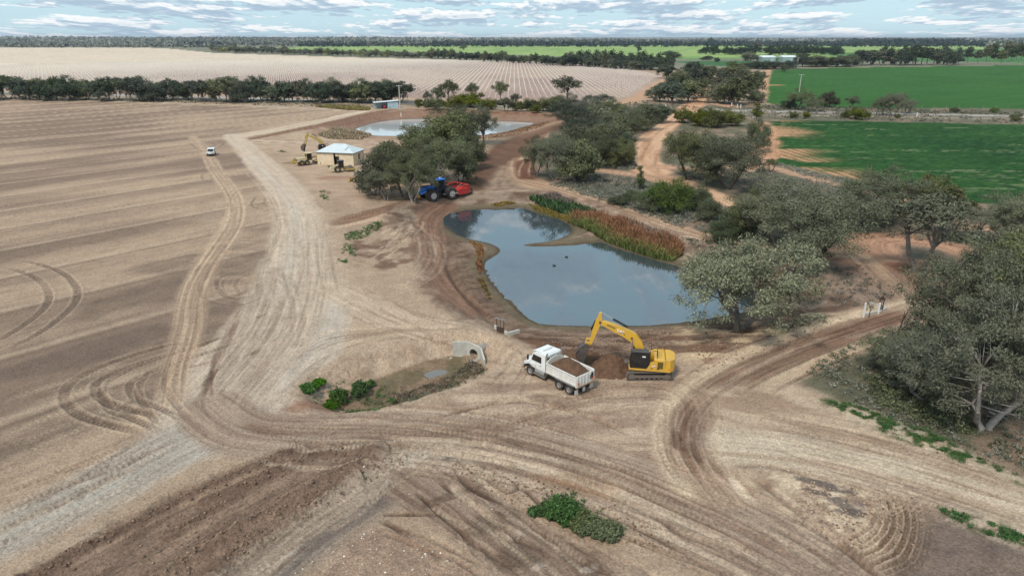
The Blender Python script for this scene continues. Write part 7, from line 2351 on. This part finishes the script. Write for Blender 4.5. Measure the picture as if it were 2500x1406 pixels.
def reeds():
    rng = np.random.RandomState(21)
    bed = [(1385,545),(1400,532),(1440,530),(1500,540),(1560,555),(1620,575),(1660,598),(1668,625),(1640,640),(1600,634),(1545,616),(1490,596),(1450,574),(1415,556)]
    q = inside_pts(bed, 15000, rng)
    front = np.array([G0(x, y, ZW1) for x, y in [(1385,552),(1415,560),(1450,578),(1490,600),(1545,618),(1600,634),(1650,648)]])
    d = np.full(len(q), 1e9)
    for a, b in zip(front[:-1], front[1:]):
        d = np.minimum(d, np.sqrt(seg_d2(q[:, 0], q[:, 1], a, b)[0]))
    back = np.clip((d + rng.normal(size=len(q)) * .8) / 7.0, 0, 1)
    z = np.maximum(ground_z(q), ZW1)
    green, gold, rust, grey = np.array([.12, .15, .045]), np.array([.30, .22, .085]), np.array([.29, .13, .075]), np.array([.33, .27, .21])
    parts = []
    for lo_, hi_, c1, c2, hh in ((-1, .16, green * .7, green * 1.1, 1.4), (.16, .32, green, gold, 1.4), (.32, .85, gold * .55, rust, 1.6), (.85, 2, rust * .7, grey, 1.3)):
        k = (back >= lo_) & (back < hi_)
        if k.any():
            parts.append(blades(rng, q[k], z[k], hh, .12, .42, c1, c2, rng.rand(k.sum()) * .7))
    stuff('reed_bed', parts, M_BLADE, 'rust-red reeds with a green fringe along the right side of the pond', 'reeds')
    # leafy green bank beyond the spit
    parts = []
    q = inside_pts([(1292,486),(1330,482),(1400,500),(1455,518),(1440,530),(1380,525),(1320,508)], 2600, rng)
    z = ground_z(q)
    up = rng.rand(len(q)) < .35
    parts.append(blades(rng, q[~up], z[~up], 1.0, .26, .5, np.array([.028, .052, .02]), np.array([.062, .115, .045]), rng.rand((~up).sum())))
    q2 = inside_pts([(1310,482),(1345,478),(1400,494),(1390,503),(1330,492)], 900, rng)
    parts.append(blades(rng, q2, ground_z(q2), 1.1, .2, .4, np.array([.09, .07, .06]), np.array([.22, .17, .15]), rng.rand(len(q2))))
    q3 = inside_pts([(1288,497),(1320,509),(1380,527),(1420,535),(1385,540),(1310,515)], 1500, rng)
    parts.append(blades(rng, q3, ground_z(q3), .5, .2, .4, np.array([.11, .10, .02]), np.array([.26, .19, .05]), rng.rand(len(q3))))
    stuff('bank_herbs', parts, M_BLADE, 'low green and tan herbs on the far bank of the pond', 'herbs')
    parts = []
    for poly, n, c1, c2, h in [([(1145,588),(1180,600),(1182,625),(1168,640),(1160,610)], 900, np.array([.20, .10, .03]), np.array([.30, .17, .08]), .3), ([(1160,640),(1175,636),(1180,660),(1170,670)], 300, np.array([.14, .07, .03]), np.array([.24, .12, .06]), .4),
                               ([(1195,500),(1240,492),(1262,497),(1215,505)], 500, np.array([.14, .10, .02]), np.array([.30, .20, .06]), .4), ([(1165,680),(1180,680),(1200,730),(1190,730)], 260, np.array([.10, .08, .02]), np.array([.22, .15, .06]), .3)]:
        q = inside_pts(poly, n, rng)
        parts.append(blades(rng, q, ground_z(q), h, .16, .4, c1, c2, rng.rand(n)))
    stuff('shore_weeds', parts, M_BLADE, 'orange and olive weeds along the muddy shore of the pond', 'weeds')
    # straw reeds by the far dam and along the headland
    q = inside_pts([(775,330),(800,321),(850,317),(890,322),(908,333),(880,342),(800,340)], 3200, rng)
    stuff('straw_reeds', [blades(rng, q, ground_z(q), .9, .2, .4, np.array([.13, .10, .06]), np.array([.42, .34, .22]), rng.rand(len(q)))], M_BLADE, 'straw-coloured reeds at the left end of the far dam', 'reeds')
    q = inside_pts([(770,262),(800,259),(880,262),(905,266),(900,271),(830,268)], 1500, rng)
    stuff('tall_grass', [blades(rng, q, ground_z(q), 1.2, .4, .25, np.array([.10, .09, .03]), np.array([.30, .24, .09]), rng.rand(len(q)))], M_BLADE, 'yellow-green tall grass along the headland left of the tin shed', 'grass')
    q = inside_pts([(1170,336),(1240,322),(1300,305),(1345,296),(1330,308),(1260,330),(1180,345)], 2200, rng)
    stuff('dry_grass', [blades(rng, q, ground_z(q), .4, .25, .5, np.array([.12, .08, .05]), np.array([.34, .19, .10]), rng.rand(len(q)))], M_BLADE, 'tawny dry grass on the right bank of the far dam', 'grass')
reeds()

def tufts(rng, q, size, n, c1, c2, flat=.6, leaf=.24):
    parts = []
    z = ground_z(q)
    for k in range(len(q)):
        s = size * (.5 + 1.0 * rng.rand())
        V, F = leaves(rng, np.array([q[k, 0], q[k, 1], z[k] + s * .3]), s, n, leaf * s ** .3, flat, 0.0, .5)
        c = c1 + (c2 - c1) * rng.rand()
        parts.append((V, F, np.repeat(c[None] * (.75 + .5 * rng.rand(len(F), 1)), 4, 0)))
    return parts

def scrub():
    rng = np.random.RandomState(31)
    gA, gB = np.array([.10, .105, .085]), np.array([.25, .25, .20])
    oA, oB = np.array([.07, .08, .04]), np.array([.15, .165, .085])
    parts = []
    # dense saltbush between the pond track and the trees, sparser elsewhere
    parts += tufts(rng, inside_pts([(1340,452),(1460,425),(1560,440),(1700,470),(1860,560),(1780,585),(1640,550),(1480,495)], 1400, rng), .55, 22, gA, gB)
    parts += tufts(rng, inside_pts([(1460,400),(1545,395),(1560,415),(1460,412)], 160, rng), .5, 26, gA, gB)
    parts += tufts(rng, inside_pts([(1640,405),(1860,420),(2060,455),(2200,500),(2350,560),(2300,570),(2050,520),(1850,480),(1700,440)], 1000, rng), .55, 20, gA, gB)
    parts += tufts(rng, inside_pts([(1870,392),(1960,415),(2100,445),(2350,500),(2450,520),(2450,540),(2200,480),(1960,430)], 420, rng), .45, 24, gA * 1.3, gB * 1.2)
    stuff('saltbush', parts, M_TUFT, 'grey-green saltbush scattered over the scrub right of the pond', 'saltbush')
    parts = []
    parts += tufts(rng, inside_pts([(1400,262),(1860,262),(2500,292),(2500,303),(1860,290),(1640,280)], 700, rng), .7, 14, oA, gB * .8, leaf=.4)
    parts += tufts(rng, inside_pts([(1860,256),(2500,276),(2500,283),(1880,268)], 500, rng), .8, 14, oA, gB * .8, leaf=.4)
    parts += tufts(rng, inside_pts([(-60,234),(500,246),(960,258),(960,266),(500,254),(-60,241)], 420, rng), .8, 12, oA, gB * .8, leaf=.45)
    parts += tufts(rng, inside_pts([(1600,245),(1680,262),(1560,262),(1500,256)], 160, rng), .7, 14, oA, gB * .8, leaf=.4)
    stuff('verge_scrub', parts, M_TUFT, 'low olive scrub along both verges of the highway', 'scrub')
    parts = []
    parts += tufts(rng, inside_pts([(1960,905),(2060,850),(2200,790),(2480,760),(2520,1160),(2400,1110),(2250,1050),(2100,990)], 700, rng), .45, 28, oA, gB * .9, leaf=.2)
    parts += tufts(rng, inside_pts([(2120,930),(2240,900),(2330,960),(2380,1060),(2260,1040),(2150,990)], 260, rng), .6, 44, oA * .8, oB, leaf=.2)
    parts += tufts(rng, inside_pts([(1960,655),(2100,650),(2190,720),(2120,760),(1980,740)], 200, rng), .35, 20, gA * .8, gB * .7, leaf=.18)
    parts += tufts(rng, inside_pts([(1660,580),(1800,600),(1900,620),(1850,640),(1700,605)], 140, rng), .4, 26, oA, gB * .7, leaf=.2)
    parts += tufts(rng, inside_pts([(1880,470),(2100,540),(2350,560),(2330,600),(2100,570),(1900,540)], 300, rng), .6, 22, oA, gB * .8, leaf=.26)
    stuff('understorey', parts, M_TUFT, 'grey and olive undergrowth beneath the gums at the right', 'undergrowth')
    # ditch growth
    parts = []
    q = inside_pts([(1150,878),(1190,900),(1130,930),(1040,962),(960,985),(950,972),(1050,935),(1120,905)], 1500, rng)
    parts.append(blades(rng, q, ground_z(q), .38, .07, .6, np.array([.09, .07, .05]), np.array([.20, .16, .12]), rng.rand(len(q))))
    parts += tufts(rng, inside_pts([(1130,885),(1192,905),(1120,940),(1000,978),(960,985),(1060,935)], 80, rng), .28, 34, np.array([.05, .07, .035]), np.array([.15, .16, .10]), leaf=.14)
    parts += tufts(rng, inside_pts([(900,965),(1000,935),(1000,985),(880,1003),(830,995)], 60, rng), .25, 26, np.array([.10, .09, .05]), np.array([.2, .17, .11]), leaf=.12)
    stuff('ditch_grass', parts, M_TUFT, 'dry grey grass and weeds along the near side of the ditch', 'grass')
    # green verge weeds
    parts = []
    gr1, gr2 = np.array([.025, .07, .018]), np.array([.07, .16, .045])
    for poly, n in [([(2010,978),(2080,985),(2180,1018),(2300,1068),(2400,1116),(2500,1165),(2510,1190),(2400,1146),(2280,1106),(2160,1056),(2060,1008)], 420), ([(2290,1238),(2400,1270),(2500,1305),(2520,1335),(2420,1308),(2310,1260)], 170)]:
        q = inside_pts(poly, n, rng)
        k = fbm(q[:, 0] * 1.3, q[:, 1] * 1.3, 4, 4) > .47
        parts += tufts(rng, q[k], .22, 26, gr1, gr2, leaf=.13)
    stuff('verge_weeds', parts, M_TUFT, 'low green weeds along the edge of the pale apron at the lower right', 'weeds')
    parts = []
    for poly, n in [([(840,575),(900,550),(930,545),(930,560),(880,585),(845,590)], 130), ([(835,595),(870,600),(870,625),(835,620)], 40), ([(780,465),(805,470),(800,490),(785,488)], 34), ([(820,632),(850,635),(845,645)], 16), ([(905,545),(935,540),(930,555)], 20), ([(820,415),(870,420),(866,410),(800,405)], 60), ([(700,372),(676,372),(690,368)], 16), ([(1290,1215),(1400,1205),(1530,1300),(1490,1320),(1360,1280)], 70), ([(740,965),(800,925),(920,925),(960,960),(930,1000),(800,1005)], 70), ([(800,405),(866,409),(866,413),(800,410)], 50)]:
        parts += tufts(rng, inside_pts(poly, n, rng), .3, 26, gr1, gr2, leaf=.16)
    stuff('paddock_weeds', parts, M_TUFT, 'patches of green weeds left of the pond and round the hut', 'weeds')
scrub()

def mallow(px, py, wpx, top, label, mat=None, seed=0, flat=.85):
    """rounded leafy weed bush"""
    rng = np.random.RandomState(seed + int(px))
    g = GZ(px, py); dep = depth_of(g.x, g.y, g.z)
    W = 1.12 * wpx * dep / FPX; H = max(.3, .95 * (py - top) * dep / FPX / .92)
    r = root('weed_bush', g, 0, label, 'weed bush')
    parts = []
    nL = max(7, int(11 * W))
    for k in range(nL):
        an = rng.rand() * 6.28; rd = W * .36 * rng.rand() ** .5
        zz = H * (.55 + .25 * rng.rand()) * math.sqrt(max(.05, 1 - (rd / (W * .42)) ** 2))
        parts.append(leaves(rng, np.array([math.cos(an) * rd, math.sin(an) * rd, zz]), W * (.12 + .08 * rng.rand()), 190, .13, .8, .0, .8))
    V, F = join(parts)
    V[:, 2] = np.maximum(V[:, 2], .02)
    put('foliage', fast_mesh('weed_bush', V, F), mat or M_MALL, r)
    st = [tube_arrays([(0, 0, -.1), (rng.uniform(-.3, .3) * W, rng.uniform(-.3, .3) * W, H * .6)], [.03, .012], 4) for _ in range(5)]
    V, F = join(st)
    put('stem', fast_mesh('weed_stem', V, F), M_BARK, r)
M_OLIV = leaf_mat('feathery_weed', np.array([.06, .085, .03]), np.array([.16, .19, .085]))
mallow(827, 982, 50, 945, 'dark green leafy weed bush, middle of the three in the ditch')
mallow(878, 966, 48, 925, 'tallest dark green leafy weed bush in the ditch')
mallow(904, 945, 24, 925, 'smallest dark green weed bush at the upper side of the ditch')
mallow(808, 996, 34, 972, 'low green weed clump at the left tip of the ditch')
mallow(957, 985, 22, 966, 'bright green weed clump on the near edge of the ditch')
mallow(752, 955, 44, 938, 'flat green weed patch beside the pale haul road', flat=.4)
mallow(780, 940, 34, 925, 'flat green weed patch at the top of the ditch bank', flat=.4)
mallow(1375, 1262, 90, 1210, 'bright green leafy weed bush in the middle of the crossing lanes')
mallow(1307, 1256, 34, 1238, 'small dark weed clump left of the bright green bush')
mallow(1420, 1285, 80, 1250, 'feathery olive weed patch right of the bright green bush', M_OLIV)
mallow(1475, 1305, 74, 1270, 'dark green feathery weed patch at the right tip of the lane island', M_OLIV)
mallow(1438, 1296, 70, 1262, 'olive weed patch in the middle of the lane island strip', M_OLIV)

def clods():
    rng = np.random.RandomState(41)
    oc = np.array([[1, 0, 0], [0, 1, 0], [-1, 0, 0], [0, -1, 0], [0, 0, 1], [0, 0, -1]], float)
    of = np.array([[0, 1, 4], [1, 2, 4], [2, 3, 4], [3, 0, 4], [1, 0, 5], [2, 1, 5], [3, 2, 5], [0, 3, 5]])
    def make(q, s, c1, c2):
        n = len(q)
        # height of the rutted sheet at these spots
        ci = np.clip(np.searchsorted(tt, q[:, 0] / q[:, 1]), 0, NC - 1); ri = np.clip(np.searchsorted(Yr, q[:, 1]), 0, NR - 1)
        z = Z[ri * NC + ci]
        S = s * (.35 + 1.1 * rng.rand(n) ** 2)
        V = oc[None] * (S[:, None, None] * (.6 + .7 * rng.rand(n, 6, 1))) * np.array([1, 1, .7])
        an = rng.rand(n) * 6.28; ca, sa = np.cos(an), np.sin(an)
        Vx = V[:, :, 0] * ca[:, None] - V[:, :, 1] * sa[:, None]; Vy = V[:, :, 0] * sa[:, None] + V[:, :, 1] * ca[:, None]
        V = np.stack([Vx + q[:, 0:1], Vy + q[:, 1:2], V[:, :, 2] + z[:, None] + S[:, None] * .25], 2).reshape(-1, 3)
        F = (of[None] + (np.arange(n) * 6)[:, None, None]).reshape(-1, 3)
        c = c1 + (c2 - c1) * rng.rand(n, 1)
        return V, F, np.repeat(c, 6, 0)
    br1, br2 = A(102, 84, 71), A(148, 125, 107)
    parts = []
    for px, w_, h_ in WINDROWS:
        P = smooth_path([G(*p) for p in px], 8)
        for a, b in zip(P[:-1], P[1:]):
            L = np.linalg.norm(b - a); n = int(L * 13)
            t = rng.rand(n, 1)
            q = a + (b - a) * t
            nn = np.array([-(b - a)[1], (b - a)[0]]) / (L + 1e-9)
            q = q + nn * rng.normal(size=(n, 1)) * w_ * .5
            parts.append(make(q, .11, br1, br2))
    parts.append(make(inside_pts([(700,1090),(860,1095),(905,1112),(600,1275),(330,1406),(60,1406),(420,1205)], 380, rng), .09, br1, br2))
    parts.append(make(inside_pts([(905,1112),(1040,1112),(860,1200),(560,1406),(330,1406),(600,1278)], 420, rng), .09, br1, br2))
    parts.append(make(inside_pts([(1100,1130),(1290,1150),(1500,1230),(1700,1350),(1560,1340),(1300,1250),(1180,1200)], 700, rng), .09, br1, A(170, 140, 115)))
    parts.append(make(inside_pts([(1950,1160),(2100,1190),(2230,1215),(2240,1330),(2160,1370),(1950,1270)], 700, rng), .09, A(104, 90, 82), A(190, 165, 140)))
    parts.append(make(inside_pts([(1300,835),(1480,815),(1640,805),(1640,860),(1480,880),(1330,870)], 900, rng), .12, br1, br2))
    parts.append(make(inside_pts([(1660,830),(1900,790),(2060,775),(1960,840),(1700,910)], 500, rng), .11, br1, A(176, 148, 122)))
    stuff('soil_clods', parts, M_CLOD, 'brown clods of broken soil along the ripped strips and banks', 'clods')
    parts = [make(inside_pts(poly, n, rng), .07, A(190, 180, 168), A(226, 218, 206)) for poly, n in [([(900,1290),(1000,1300),(1180,1406),(700,1406)], 120), ([(700,1050),(1200,1060),(1700,1250),(1500,1300),(900,1200)], 60), ([(1800,980),(2400,1150),(2400,1250),(1800,1150)], 40)]]
    stuff('pale_stones', parts, M_CLOD, 'small pale stones scattered on the bare ground in front', 'stones')
clods()
print('veg', time.time() - T0)
# ------------------------------------------------------------------ the air: thin even haze over the plain
def haze():
    m = bpy.data.materials.new('haze'); m.use_nodes = True
    n, l = m.node_tree.nodes, m.node_tree.links
    n.clear()
    out = nd(n, 'ShaderNodeOutputMaterial')
    v = nd(n, 'ShaderNodeVolumePrincipled', ins={'Density': HAZE})
    v.inputs['Color'].default_value = (.78, .87, 1.0, 1)
    v.inputs['Anisotropy'].default_value = .2
    l.new(v.outputs[0], out.inputs['Volume'])
    bm = bmesh.new()
    bmesh.ops.create_cube(bm, size=1.0)
    for vv in bm.verts:
        vv.co = Vector((vv.co.x * 44000, 9000 + vv.co.y * 20000, -4 + (vv.co.z + .5) * 70))
    me = bpy.data.meshes.new('haze'); bm.to_mesh(me); bm.free()
    tag(put('haze', me, m), 'thin pale blue haze over the plain', 'haze', kind='stuff')
HAZE = 5.0e-5
haze()
print('done', time.time() - T0)
